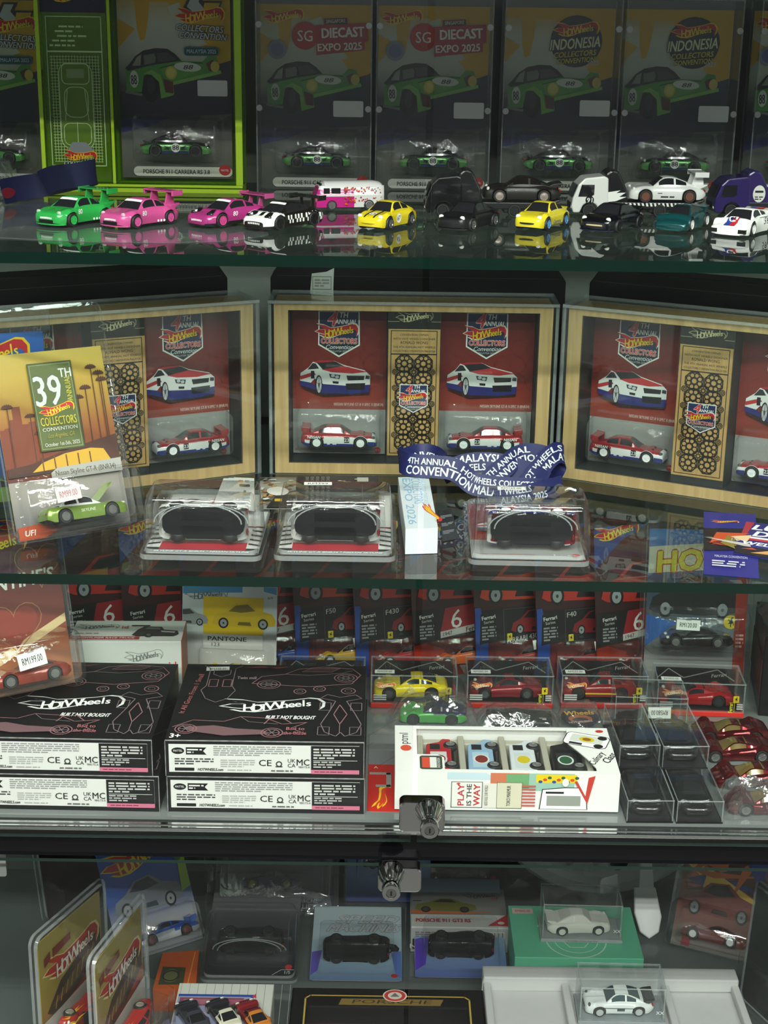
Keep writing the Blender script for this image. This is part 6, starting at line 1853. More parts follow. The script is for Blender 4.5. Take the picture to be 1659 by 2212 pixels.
a.push(wb / 2 - 50, 10, .46); a.poly([(0, 10), (10, 40), (22, 58), (60, 56), (66, 40), (96, 34), (100, 16), (90, 4), (10, 4)], '2a2b2d'); a.poly([(24, 42), (30, 54), (56, 52), (58, 40)], '6d7072'); a.ell(36, 10, 9, 12, '0e0e10'); a.ell(36, 10, 5, 7, '55585a'); a.poly([(60, 34), (92, 28), (90, 22), (62, 26)], 'b8b8b4'); a.rect(-6, 60, 40, 5, '1a1a1c'); a.pop()
a.build('lid_print', t)
a = Art(y=-.05)
logo(a, 0, 58, 38, None, '9a9c9c', '77797a', 6); a.text('id', wb / 2 - 9, 56, 8, 'd05a40', 'C', 0, 0, .06); a.ell(-10, 52, 12, 5, '4a4c4e'); a.build('front_print', t)
p = PY(484, 1440, 1.425)
M = frm((p.x + .001, 1.453, Z3 + .0005), -4, -10)
t = thingM('carded_toy_car', 'white colour-chip card with yellow square reading PANTONE', 'toy package', M)
card_blank(98, 114, 5, 'c9c9c4', t, notch=(14, 34, 9))
a = Art(y=-.02, clip=(-48.5, .3, 48.5, 113.5)); a.T[-1] = (1, 0, 0, .851, 0, 0)
a.grad(-49, 0, 98, 134, ['c8c4a8', 'c9c9c4', 'b8babc', 'c4c6c8'])
a.poly([(-49, 134), (13, 134), (13, 126), (-20, 124), (-49, 122)], '3a80b0'); a.poly([(35, 134), (49, 134), (49, 124), (35, 128)], '4a88b4')
logo(a, -46, 110, 44, None, '6c7880', '55616a', 2); a.text('6/9', 42, 119, 3, '3a3c40')
a.rect(-27, 74, 62, 46, 'd2ac14'); side_car_art(a, -18, 82, 66, 'c8a41c', '6a5a10'); side_car_art(a, -66, 84, 44, '8a8c8e', '3a3c3e')
a.rect(-27, 56, 62, 18, 'cfcfc9'); a.text('PANTONE', -22, 66, 5.2, '2c2c2a', 'L', 0, 0, .06, fit=40); a.text('123', -18, 59, 4.6, '4a4a48', 'L', 0, 0, .02)
a.build('card_print', t); bubble(t, 7, 32, 74, 40, 22)
car('yellow long-tail racing toy car in the colour-chip card', off(M, 7, -11, 20), 180, 'proto', 'd2b01c', scale=.88, over=dict(W=19, wr=5.4))
# heart card standing on the left gift box
zt = Z3 + .0352 + .0345
p = PZ(60, 1520, zt)
M = frm((p.x - .012, p.y + .022, zt + .0009), 30, -16)
t = thingM('carded_toy_car', 'dark red VALENTINE\'S card with hearts leaning on the gift box', 'toy package', M)
card_blank(105, 147, 5, '6a1c16', t)
a = Art(y=-.02, clip=(-52, .3, 52, 146.5))
a.grad(-52.5, 0, 105, 150, ['b87a50', 'a05a34', '7a2c1a', '64180f', '58140f', '611610'])
a.poly([(-52, 10), (52, 58), (52, 66), (-52, 20)], 'd8b888')
def heart(cx, cz, s): return [(cx + s * (16 * math.sin(k) ** 3) / 16, cz + s * (13 * math.cos(k) - 5 * math.cos(2 * k) - 2 * math.cos(3 * k) - math.cos(4 * k)) / 16) for k in [2 * math.pi * i / 28 for i in range(28)]]
for hx, hz, hs in ((4, 62, 26), (-30, 118, 20), (34, 116, 22), (-40, 70, 16)): a.line(heart(hx, hz, hs), .8, 'a8683c', True)
a.poly(heart(4, 62, 22), '8a2c1a')
logo(a, -48, 116, 74, tilt=4); a.text("VALENTINE'S", 0, 96, 13, 'd8d2cc', 'C', .1, 2, .06, fit=92, out='1c1412', outw=.05)
a.build('card_print', t); bubble(t, 6, 27, 92, 44, 38); clam(t, 118, 149.5, 6, 0, 3, bul=(4, 28, 104, 52, 42))
sticker(t, 'RM199.00', 4, -43, 34, 26, 15, 6)
car('brick red toy coupe in the heart card blister', off(M, 6, -19, 10), 180, 'gt', '8e2c14', metal=.2, wheel='7a7a78', wmetal=.5, over=dict(L=72, W=30))
# red hanger card in its blister, partly under the food-truck box
c0 = PZ(820, 1748, Z3)
M = frm((c0.x + .022, 1.212, Z3 + .0008), 0, -90)
t = thingM('hanger_card', 'red hanger card with yellow flame beside the food-truck box', 'toy package', M)
card_blank(66, 150, 4, 'b8241c', t, y0=0)
a = Art(y=-.02, clip=(-33, .2, 33, 150)); a.rect(-33, 0, 66, 88, 'b8241c'); a.rect(-33, 88, 66, 62, '77797a')
a.push(-18, 22, 1, 80); a.poly([(-20 + p_[0] * 44, -9 + p_[1] * 18) for p_ in FLAME], 'e0b41e'); a.poly([(-16 + p_[0] * 36, -6 + p_[1] * 12) for p_ in FLAME], 'c83a1e'); a.pop()
a.line([(-30, 70), (-14, 70), (-14, 46), (-24, 46)], 4.5, '8d8d8a'); a.text('A', -26, 80, 4, 'f0e8e0'); a.build('card_print', t)

# ------------------------------------------------------------------ food-truck gift set
ZP = Z3 + .0022
pl = PZ(852, 1755, Z3); X0 = pl.x * 1000; Y0 = 1213
M = Matrix.Translation((X0 * .001, Y0 * .001, ZP))
t = thingM('food_truck_set_box', 'white windowed gift box holding four toy food trucks', 'box', M)
Wp, Dp, Hp = 198, 92, 37
WH = mat('dcdcd8', .4)
b = MB(); b.box(0, Wp, 0, 1, 0, Hp); b.box(0, Wp, Dp - 1, Dp, 0, Hp); b.box(0, 1, 1, Dp - 1, 0, Hp); b.box(Wp - 1, Wp, 1, Dp - 1, 0, Hp); b.box(1, Wp - 1, 1, Dp - 1, 0, 1)
b.prismz([(1, 1), (44, 1), (44, 28), (38, 34), (20, 34), (20, Dp - 1), (1, Dp - 1)], Hp - 1, Hp); b.prismz([(44, 1), (178, 1), (178, 6), (44, 6)], Hp - 1, Hp); b.prismz([(20, Dp - 5), (160, Dp - 5), (160, Dp - 1), (20, Dp - 1)], Hp - 1, Hp)
b.prismz([(178, 1), (Wp - 1, 1), (Wp - 1, Dp - 1), (160, Dp - 1), (158, 60), (166, 44), (172, 30), (178, 12)], Hp - 1, Hp)
b.build('carton', WH, t)
TR = mat('a8a594', .45)
tr = MB(); tr.box(20, 178, 6, 87, 2, 4)
for k in range(5): x = 20 + k * 38; tr.box(x, x + 6, 6, 87, 4, 30)
tr.box(20, 178, 78, 87, 4, 26); tr.box(20, 178, 6, 10, 4, 24)
tr.build('tray', TR, t, bevel=1.2)
MB().add([(20, 6, Hp - 1.2), (178, 6, Hp - 1.2), (160, 87, Hp - 1.2), (20, 87, Hp - 1.2)], [(0, 1, 2, 3)]).build('window_film', SHELL, t, fixn=False)
a = Art(step=.03); a.fmap = lambda x, z, h: (x, z, Hp + .05 + h)
a.ell(10, 46, 5, 6, 'c8503a'); a.text('ptml', 12, 54, 8, '2a2a2a', 'L', 0, 90, .0, fit=22)
a.rr(22, 5, 20, 26, 3, '3a463c'); a.rr(24, 8, 7, 20, .5, 'c84a34'); a.rect(31, 8, 6, 20, 'd8d8d4'); a.text('INDONESIA', 40, 8, 2.6, 'c8ccc4', 'L', 0, 90, .04, fit=19)
a.push(180, 30, 1, 62); a.text('Culinary', 0, -4, 7, '161616', 'C', .25, 0, .02, fit=26); a.text('Class', 6, -14, 8, '161616', 'C', .25, 0, .04, fit=20); a.pop()
a.push(176, 66, 1, -20); a.rr(-20, -13, 40, 25, 5, 'ececea'); a.line(rrect(40, 25, 5, 3, 0, -.5), .8, '1a1a1a', True); a.rr(-15, -6, 30, 15, 2, 'c9ccc4'); a.ell(0, 1, 7, 5, 'c8b41c'); a.ell(0, 1, 4, 3, '8a5a20'); a.ell(13, 8, 4.4, 4, '1c1c1c'); a.ell(13, -9, 4.4, 4, '1c1c1c'); a.rect(-14, -12, 12, 4, '2a2c2e'); a.pop()
a.ell(190, 84, 3.6, 2.6, 'b8302c')
a.build('lid_print', t)
a = Art(step=.03); a.fmap = lambda x, z, h: (x, -.05 - h, z)
a.poly([(46, 37), (80, 37), (92, 30), (46, 30)], 'b8ccd4'); a.rect(84, 26, 34, 11, 'c07050')
a.rect(98, 22, 20, 14, '6a9a6a'); a.rect(118, 20, 40, 17, '8fb4a4'); a.rect(124, 28, 36, 8, 'd8bc1e')
for k in range(9): a.ell(128 + k * 4, 29 + (k % 3) * 2, 1.8, 1.4, ('2a4a8a', 'c84a2a', '2c5a34')[k % 3])
a.rect(50, 3, 27, 25, 'dadad2'); a.frame(50, 3, 27, 25, .7, '6a6a68')
for k, (s, cl, x_) in enumerate((('PLAY', 'b8323a', 61), ('IS THE', '3a3a3a', 67.6), ('WAY', 'b8323a', 75))): a.text(s, x_, 5, 5.6 if k != 1 else 4.2, cl, 'L', 0, 90, .08, fit=21)
a.ell(56, 26.4, 1.6, 1, 'c84a3a'); a.rect(78, 3, 12, 24, 'd2cfc4'); a.text('ADDS RULE OUR WORLD', 82, 5, 3, '4a4a4a', 'L', 0, 90, .04, fit=20)
a.rect(90, 3, 22, 25, 'c9c4ac'); a.text('TOKO MAKMUR', 102, 5, 3.4, '3a3a34', 'L', 0, 90, .05, fit=20); a.frame(90, 3, 22, 25, .5, '7a7460')
for k in range(7): a.rect(112, 5 + k * 3.2, 12, 1.6, 'b85a52')
a.poly([(128, 3), (130, 22), (150, 24), (168, 24), (170, 3)], 'e6e6e2'); a.line([(128, 3), (130, 22), (150, 24), (168, 24), (170, 3)], .8, '1a1a1a'); a.rect(134, 6, 30, 10, '8d9088'); a.rect(133, 18, 16, 2, '1a1a1a')
a.poly([(158, 30), (176, 36), (170, 8)], 'b83a30'); a.poly([(160, 31), (170, 34), (168, 16)], 'e8e4dc'); a.ell(150, 29, 3, 4, 'd8d8d4')
a.build('street_print', t)
def food_truck(label, Mx, col, food, trim):
    o = thingM('toy_food_truck', label, 'toy truck', Mx, 'toy food trucks in the gift set')
    b = MB(); b.prism([(29, 5), (30, 12), (24, 15), (20, 25), (-28, 26), (-29, 5)], -11, 11); b.build('body', mat(col, .3, 0, .3), o, bevel=1.2)
    for sd in (1, -1):
        a = Art(step=.05); a.fmap = lambda x, z, h, sd=sd: (x, sd * (11.05 + h), z)
        a.rect(-20, 9, 26, 13, trim); a.ell(-6, 15, 8, 6.4, 'cfd2cc'); a.ell(-6, 15, 6.4, 5, food); a.rect(10, 14, 9, 8, '1a1c1e'); a.text('24', -24, 16, 5, '303236', 'C', 0, 90, .05); a.build('hatch_print', o)
    for wx in (17, -17):
        for sd in (1, -1):
            q = link('wheel', tyre_mesh(5.6, 4.5), o); q.location = (wx * .001, sd * .0100, .0056)
            if sd < 0: q.rotation_euler = (0, 0, math.pi)
            r_ = link('rim', rim_mesh(5.6, 4.5, mat('9a9a98', .3, .6), '5'), q); r_.location = (0, .002, 0)
    MB().box(-26, 26, -8, 8, 3, 6).build('chassis', DARKP, o)
    return o
LIE = Matrix(((0, 0, -1, 0), (1, 0, 0, 0), (0, -1, 0, 0), (0, 0, 0, 1)))
for k, (col, fd, tm, lb) in enumerate((('a8222a', '7a3a20', 'c8c8c4', 'red toy food truck lying in the gift set tray'), ('8fb0c8', '7a2c22', 'a8c4d4', 'pale blue toy food truck lying in the gift set tray'), ('d0d8da', 'c8b41c', 'c4cccc', 'white toy food truck lying in the gift set tray'), ('141618', '2c5a3c', '2a2c2e', 'black toy food truck lying in the gift set tray'))):
    food_truck(lb, M @ Matrix.Translation(((57.2 + k * 38) * .001, .0437, .0188)) @ LIE @ Matrix.Scale(1.14, 4), col, fd, tm)

# ------------------------------------------------------------------ bagged cars behind the gift set
p = P3(935, 1556)
car('green and black toy coupe in a clear bag behind the food-truck box', (p.x, p.y + .002, Z3 + .0008), 180, 'gt', '3a8a3c', mats=[mat('46a044', .25, .1, .5), mat('141a3a', .3)], pfun=lambda t, y, z, r: 1 if r == 'roof' or (r == 'top' and t > .5) else 0, wheel='2a2a2c', scale=.88)
film('clear bag over the green and black coupe', 'clear_bag', (p.x, p.y + .001, Z3 + .0003), 86, 45, 30, 12, n=9, sharp=.6)
p = P3(1118, 1562)
t = thing('black_pouch', 'flat black pouch in a clear bag behind the food-truck box', 'pouch', (p.x, p.y, Z3), -4)
b = MB(); b.prismz([(-32, -14), (34, -14), (34, 14), (10, 15), (-2, 19), (-18, 14), (-32, 12)], 2, 9); b.build('pouch', mat('0b0b0c', .4), t, bevel=2)
a = Art(step=.03); a.fmap = lambda x, z, h: (x, z, 9.1 + h); a.rect(21, -6, 7, 1.2, 'd8d8d4'); a.rect(24, -9, 4, 2, 'd8d8d4'); a.build('care_print', t)
film('clear zip bag over the black pouch', 'clear_bag', (p.x, p.y, Z3 + .0003), 80, 46, 18, 13, n=10, sharp=1.2, rz=-4)
p = P3(1252, 1562)
t = thing('round_sticker', 'round dark sticker with orange lettered flame in a bag', 'sticker', (p.x, p.y, Z3 + .006))
MB().lathe([(19, 0), (19, .6)], 28).build('disc', mat('1c1a2a', .4), t)
a = Art(step=.03); a.fmap = lambda x, z, h: (x, z, .65 + h); a.ell(0, -4, 12, 9, 'a85a30'); a.ell(0, -6, 8, 5, '3a1c24'); a.text('Wheels', 0, 5, 9, 'd8b02c', 'C', .1, 6, .06, fit=30, out='a83a1c', outw=.06); a.text('HOT WHEELS', 0, -13, 4, 'c8c8cc', 'C', 0, 12, .04, fit=24); a.build('sticker_print', t)
film('clear bag over the round sticker', 'clear_bag', (p.x, p.y, Z3 + .0003), 44, 46, 22, 14, n=8, sharp=1.2)

# ------------------------------------------------------------------ clear boxes with black cars
def cbox(c, w, d, h, z0, label, clabel, rz=0, heading=270, sc=.9, price=None, sty='p911', side=False):
    t = thing('clear_car_box', label, 'clear box', (c[0], c[1], z0), rz, group='clear boxes with black toy cars')
    acase(t, w, d, h, 1.0, z0=1.2)
    MB().box(-w / 2, w / 2, -d / 2, d / 2, 0, 1.2).build('base', mat('1a1a1d', .35), t)
    if price: sticker(t, price, 8, -d / 2 - .3, h * .66, 22, 12, 182)
    if side: MB().box(-w / 2 - .3, -w / 2 - .1, -d / 4, -d / 4 + 9, h * .25, h * .95).build('side_label', mat('a8a8a6', .5), t)
    car(clabel, (c[0], c[1], z0 + .0016), heading + rz, sty, '0b0b0d', rough=.2, wheel='1c1c1e', lamp='1c1c1e', scale=sc, group='black toy cars in the clear boxes')
p = PY(1412, 1508, 1.362)
cbox((p.x, 1.385), 70, 44, 43, Z3 + .0003, 'clear box with upside-down price label behind the others', 'black toy car in the clear box with price label', -3, 180, .86, 'RM580.00')
xr0 = X0 * .001 + .198 + .0035
xe = xr0 + .019; xb = xe + .0415; xc = xr0 + .0215; xd = xc + .0435
cbox((xc, 1.241), 41, 86, 21, Z3 + .0003, 'low clear box in front, beside the food-truck box', 'black toy car in the low clear box beside the food-truck box', 1, 270, .93, sty='ferr')
cbox((xd, 1.241), 41, 86, 21, Z3 + .0003, 'low clear box in front, beside the bagged chrome car', 'glossy black toy car in the low clear box beside the bagged chrome car', 1, 270, .93, sty='ferr')
cbox((xc, 1.3175), 40, 62, 21, Z3 + .0003, 'clear box under the stacked boxes, beside the food-truck box', 'small black toy car under the stacked boxes', 1, 270, .66)
cbox((xd, 1.3175), 40, 62, 21, Z3 + .0003, 'clear box under the stacked boxes, beside the chrome red cars', 'small black toy car beside the chrome red cars', 1, 270, .66)
cbox((xb, 1.302), 42, 90, 22, Z3 + .0227, 'clear box stacked on top, beside the chrome red cars', 'black toy car in the stacked box beside the chrome cars', 2, 270, .95, side=True, sty='ferr')
cbox((xe, 1.302), 37, 88, 22, Z3 + .0227, 'clear box stacked on top, beside the food-truck box', 'black toy car in the stacked box beside the food-truck box', 2, 270, .93, sty='ferr')
# chrome red prototypes
SPEC = mat((.20, .012, .016), .10, .85, .6, name='chrome_red')
AMB = mat('6a5a2c', .08, .2, .5)
for k, (x, y, h_) in enumerate(((1574, 1592, 182), (1586, 1632, 183), (1622, 1688, 184), (1656, 1746, 181))):
    p = P3(x, y)
    car(('chrome red prototype toy car nearest the red-based boxes', 'chrome red prototype toy car second from the red-based boxes', 'chrome red prototype toy car third from the red-based boxes', 'chrome red prototype toy car in the crumpled bag')[k], (p.x, p.y, Z3 + .0003), h_, 'proto', mats=[SPEC], glass=AMB, wheel='a8a8a6', wmetal=.8, wstyle='6', group='chrome red prototype toy cars', lamp='3a0c0e')
film('crumpled clear bag over the chrome red car in front', 'clear_bag', (P3(1660, 1746).x, P3(1656, 1746).y, Z3 + .0003), 86, 46, 28, 21, n=12)
# dark bundle at the far right
p = P3(1690, 1560)
t = thing('dark_carton', 'black carton under plastic at the cabinet side', 'box', (p.x + .012, p.y + .05, Z3), -8)
MB().box(-28, 40, -40, 60, 0, 86).build('carton', mat('101012', .3), t, bevel=1)
MB().box(-29, -28, -38, 58, 20, 60).build('side_print', mat('3a1a1c', .4), t)
film('crumpled film hanging over the black carton', 'plastic_film', (p.x + .024, p.y + .055, Z3 + .0865), 74, 92, 26, 22, n=10)
# ------------------------------------------------------------------ lower compartment
def P4(x, y, z=0): return PZ(x, y, Z4 + z * .001)
# two yellow and red hot-rod cards standing edge-on at the left
def hotrod():
    a = Art(y=-.02, clip=(-52, .3, 52, 164))
    a.grad(-52.5, 0, 105, 165, ['8c3c22', '924826', '8a6030', '8a7638', '90813e', '8a7e42'])
    a.poly([(-52, 70), (52, 100), (52, 40), (-52, 20)], '8a3a22'); a.push(0, 14); a.poly([(-44, 66), (-20, 90), (20, 104), (50, 110), (50, 84), (10, 66), (-30, 56)], '3c2c20')
    a.poly([(-36, 68), (0, 88), (40, 98), (40, 88), (0, 72)], '5a4a34')
    for k in range(8): a.line([(-30 + k * 9, 64 + k * 3.4), (-26 + k * 9, 76 + k * 3.4)], 1.2, 'a8843a')
    a.pop()
    logo(a, -46, 100, 92, 'a02c24', 'c8b880', 'c8c4b8', 0, '7a2a24'); a.poly([(-46, 134), (-36, 138), (-36, 148), (-46, 144)], '6a2a1c'); a.poly([(-32, 138), (-2, 142), (-2, 150), (-32, 148)], '6a2a1c')
    a.poly([(-52, 0), (52, 0), (52, 84), (-20, 76), (-52, 74)], 'a8a29a')
    return a
def flamed(c, t):
    a = c.decal(None)
    for sd in (1, -1):
        a.poly([(35, sd * 3), (20, sd * 2), (26, sd * 6), (12, sd * 5.5), (22, sd * 9), (8, sd * 9.5), (33, sd * 11)], 'e0a81c')
    a.rect(-24, -5, 10, 10, 'd8a01c')
    a.build('flame_print', t)
    for sd in (1, -1):
        a = c.decal(sd); k = 1 if sd < 0 else -1
        a.poly([(k * 34, 5), (k * 20, 6), (k * 24, 8.5), (k * 8, 8), (k * 18, 10.5), (k * 4, 11), (k * 32, 11.5)], 'e0a81c'); a.build('flame_print', t)
def edgepack(pl, pr, ztop, h, label, clabel, art, ckw):
    """pack standing on the lower deck; its top corners are seen at two pixels"""
    a, b = PZ(pl[0], pl[1], ztop), PZ(pr[0], pr[1], ztop)
    rz = math.degrees(math.atan2(b.y - a.y, b.x - a.x)); c = (a + b) / 2
    w = (b - a).length * 1000
    M = frm((c.x, c.y, Z4 + .0005), rz)
    Mu = off(M, 0, 0, 26)
    t = thingM('carded_toy_car', label, 'toy package', Mu)
    card_blank(105, 165, 5, 'b0923c', t, 0)
    art.build('card_print', t)
    bubble(t, 2, 54, 88, 44, 32)
    clam(t, min(w, 126), h, 6, -26, 3, bul=(0, 54, 108, 60, 36), r=10)
    car(clabel, off(Mu, 2, -3, 54) @ Matrix.Rotation(R(90), 4, 'X'), 180, **ckw)
    return M
FLK = dict(sty='gt', paint='a01c14', wheel='b8b0a0', wmetal=.5, decals=flamed)
M1 = edgepack((62, 2030), (228, 1888), .704, 203, 'hot-rod card in a clear protector leaning nearest the cabinet side', 'red toy hot rod with yellow flames nearest the cabinet side', hotrod(), FLK)
M2 = edgepack((186, 2078), (316, 1916), .704, 203, 'hot-rod card in a clear protector in front of its twin', 'red toy hot rod with yellow flames in the front protector', hotrod(), FLK)
def bluecard(wide=True):
    a = Art(y=-.02, clip=(-52, .3, 52, 164))
    a.grad(-52.5, 0, 105, 165, ['8a8c94', 'a8a8ac', '2a4a90', '1a4ea8', '1a4ea8', '2a66c0'])
    logo(a, -46, 82, 92, 'b8241c', 'd8c020', 'e0c420', 8)
    side_car_art(a, -46, 48, 88, '6c727c', '22303c')
    a.poly([(40, 60), (52, 64), (52, 130), (44, 120)], '8ab020'); a.ell(44, 106, 6, 10, '4a7a2a')
    return a
p = P4(352, 2052)
M = frm((p.x, p.y - .004, Z4 + .001), 32, -30)
t = thingM('carded_toy_car', 'blue card with silver race car picture behind the hot-rod packs', 'toy package', M)
card_blank(105, 165, 5, '2a5ab0', t); bluecard().build('card_print', t); bubble(t, 4, 26, 88, 44, 30)
def _pbw(t, y, z, r): return 1 if r in ('top', 'roof', 'tail') else (1 if t > .6 and z > 8 else 0)
car('blue and silver toy race coupe with wing in the blue card', off(M, 4, -15, 12), 180, 'p935', mats=[mat('a8aab0', .25, .4, .4), mat('1c4aa0', .2, .2, .5)], pfun=_pbw, wing='low', wingcol='1c4aa0', wheel='5a2a2c', wstyle='disc', over=dict(W=23))
p = P4(196, 1935)
M = frm((p.x - .004, 1.648, Z4 + .001), 48, -8)
t = thingM('carded_toy_car', 'dark card in a clear protector behind the hot-rod packs', 'toy package', M)
card_blank(105, 165, 5, '1c1820', t)
a = Art(y=-.02); a.grad(-52, 1, 104, 163, ['38303a', '2a1c20', '4a1c20', '1c3a7a', '16161c']); logo(a, -40, 118, 70, None, '9a9aa0', '8a8a90'); a.build('card_print', t)
clam(t, 120, 200, 6, 0, 3, bul=(0, 28, 108, 54, 34))
# orange box with olive car lid
def art_or(a, w, h):
    a.rect(0, 0, w, h, 'b4501c'); a.poly([(w * .1, h * .1), (w * .7, h * .1), (w * .7, h * .55), (w * .1, h * .6)], '3a3c28'); a.ell(w * .36, h * .34, w * .2, h * .18, '5c5e3c'); a.ring(w * .36, h * .34, 8, 10, '202218', 16); a.line([(w * .8, h * .05), (w * .9, h * .95)], 1.2, 'd88a4a')
slabthing('orange_box', 'orange box with olive picture under the silver coupe card', 'box', quad(Z4 + .03, (330, 2135), (422, 2135), (430, 2052), (352, 2058)), Z4 + .0003, 29.5, 'b4501c', art_or)

# bagged blister with purple car
p = P4(592, 2010)
M = frm((p.x, 1.632, Z4 + .0066), 0, -42)
t = thingM('carded_toy_car', 'crinkled clear clamshell with purple car and dark lower card', 'toy package', M)
card_blank(140, 120, 5, '3a3c42', t)
a = Art(y=-.02); a.grad(-69, 1, 138, 118, ['2a2c34', '5c5e68', '97989c', 'a4a4a6', '75767a']); a.text('RUF PORSCHE', 26, 10, 5, 'c8c8cc', 'C', .1, 0, .05, fit=50); a.text('AERO LIFT', 26, 3, 5, 'd8d8dc', 'C', .1, 0, .06, fit=44); a.rect(-58, 4, 24, 6, '5a3a34')
a.rect(-30, 92, 20, 18, '7a2a3c'); a.rect(0, 94, 16, 14, 'a89a70'); a.rect(30, 92, 22, 18, '4a3a5a'); a.build('card_print', t)
bubble(t, 0, 34, 120, 52, 39, CRINK); bubble(t, 0, 90, 122, 44, 26, CRINK)
clam(t, 152, 132, 6, -6, 3, bul=(0, 34, 140, 62, 44), m=CRINK)
car('purple toy coupe with yellow wheels in the crinkled clamshell', off(M, -6, -19.5, 20), 180, 'p911', '33246a', metal=.3, wheel='b8a850', wstyle='disc')
def sheet(label, name, M, w, h, seed, n=12, amp=9, m=None):
    """crumpled upright sheet of clear film"""
    rd = random.Random(seed); b = MB(); vs = []; fs = []
    for j in range(n + 1):
        for i in range(n + 1):
            vs.append(((i / n - .5) * w + rd.uniform(-.25, .25) * w / n, rd.uniform(-amp, amp) * .5, j / n * h + (rd.uniform(-.25, .25) * h / n if 0 < j else 0)))
    for j in range(n):
        for i in range(n):
            k = j * (n + 1) + i
            fs += [(k, k + 1, k + n + 2), (k, k + n + 2, k + n + 1)]
    b.add(vs, fs); o = b.build(name, m or BAG, None, smooth=25, fixn=False); o.matrix_basis = M
    return tag(o, label, 'plastic bag')
pl_ = P4(440, 1990); sheet('crumpled clear bag film along the clamshell, beside the silver coupe card', 'bag_film', frm((P4(592, 2010).x - .084, 1.662, Z4 + .002), 90, 0), 70, 140, 31, amp=8)
pl_ = P4(742, 1990); sheet('crumpled clear bag film along the clamshell, beside the speed card', 'bag_film', frm((P4(592, 2010).x + .084, 1.662, Z4 + .002), 90, 0), 60, 130, 32, amp=5)

# packs lying on the lower deck
def dark_card():
    a = Art(y=-.02, clip=(-52, .3, 52, 164)); a.grad(-52.5, 0, 105, 165, ['1c1c22', '2c2c34', '4a4a50', '77787c', '8e8e90']); a.ell(44, 14, 4, 4, 'c83030'); a.text('1/5', 43, 4, 4.4, 'd8d8dc', 'C', 0, 0, .03); a.line([(26, 2), (36, 10), (50, 10)], .7, 'c8c8cc'); return a
p = P4(538, 2128)
lying('carded_toy_car', 'dark card pack numbered 1/5 lying below the crinkled clamshell', (p.x, p.y), 105, 96, dark_card(), Z4, 0, carkw=dict(paint='15151a', wheel='2a2a2c'), clabel='black toy car in the pack numbered 1/5', lift=12, bub=(0, 40, 90, 46, 36), stack=False, rx=-78, group='packs lying on the lower deck', carsty='gt')
def speed_card(sq=1.0):
    a = Art(y=-.02, clip=(-52, .3, 52, 164 * sq)); a.T[-1] = (1, 0, 0, sq, 0, 0); a.grad(-52.5, 0, 105, 165, ['6a84ac', '98b6cc', 'b6ccd8', 'bed2dc', 'c4d4da'])
    a.poly([(-52, 60), (-40, 64), (-44, 20), (-52, 10)], '6a5ac0'); a.poly([(52, 64), (40, 60), (46, 10), (52, 6)], '5a7ac8')
    a.text('SPEED', 10, 126, 18, 'c8ccd0', 'C', .35, 0, .10, fit=72, out='5a6670', outw=.06); a.text('MACHINES', 6, 106, 17, 'c8ccd0', 'C', .35, 0, .10, fit=84, out='5a6670', outw=.06)
    side_car_art(a, -20, 58, 70, '26282c'); a.ell(44, 10, 4, 4, 'b83030'); return a
p = P4(768, 2128)
lying('carded_toy_car', 'pale blue SPEED MACHINES pack lying behind the gold-trimmed box', (p.x, p.y), 105, 124, speed_card(.83), Z4, 0, carkw=dict(paint='121216', wheel='2c2c2e'), clabel='black toy car in the pale blue SPEED MACHINES pack', lift=6, bub=(0, 36, 88, 48, 36), stack=False, rx=-86, group='packs lying on the lower deck', carsty='gt', prot=False)
def blue2(w=104, h=64):
    a = Art(y=-.02, clip=(-w / 2, .3, w / 2, h - .5)); a.grad(-52.5, 0, 105, 165, ['5a6cae', '86a6c8', 'a0bccf', '5a6a84']); a.poly([(-52, 60), (-36, 66), (-40, 20), (-52, 10)], '5a3ac0'); return a
p = P4(996, 2128)
lying('carded_toy_car', 'pale blue pack lying in front of the PORSCHE 911 GT3 RS box', (p.x, p.y), 105, 64, blue2(), Z4, 0, carkw=dict(paint='121216', wheel='2c2c2e'), clabel='black toy car in the pack before the GT3 RS box', lift=10, bub=(0, 36, 88, 50, 36), stack=False, rx=-80, group='packs lying on the lower deck', carsty='gt', prot=False)
p = P4(830, 1978)
lying('carded_toy_car', 'blue and grey pack lying behind the SPEED MACHINES pack', (p.x + .004, 1.664), 80, 130, blue2(79, 130), Z4, 0, carkw=dict(paint='1c1c24', wheel='2c2c2e', scale=.82), clabel='dark toy car in the pack behind the SPEED MACHINES pack', lift=1, bub=(0, 60, 72, 42, 32), stack=False, rx=-18, group='packs lying on the lower deck', carsty='gt', prot=False)
p = P4(1005, 1912)
lying('carded_toy_car', 'dark pack lying behind the PORSCHE 911 GT3 RS box', (p.x - .010, 1.697), 86, 96, dark_card(), Z4, 0, carkw=dict(paint='101014', wheel='2c2c2e', scale=.9), clabel='black toy car behind the GT3 RS box', lift=1, bub=(0, 28, 80, 42, 32), stack=False, rx=-8, group='packs lying on the lower deck', carsty='gt', prot=False)
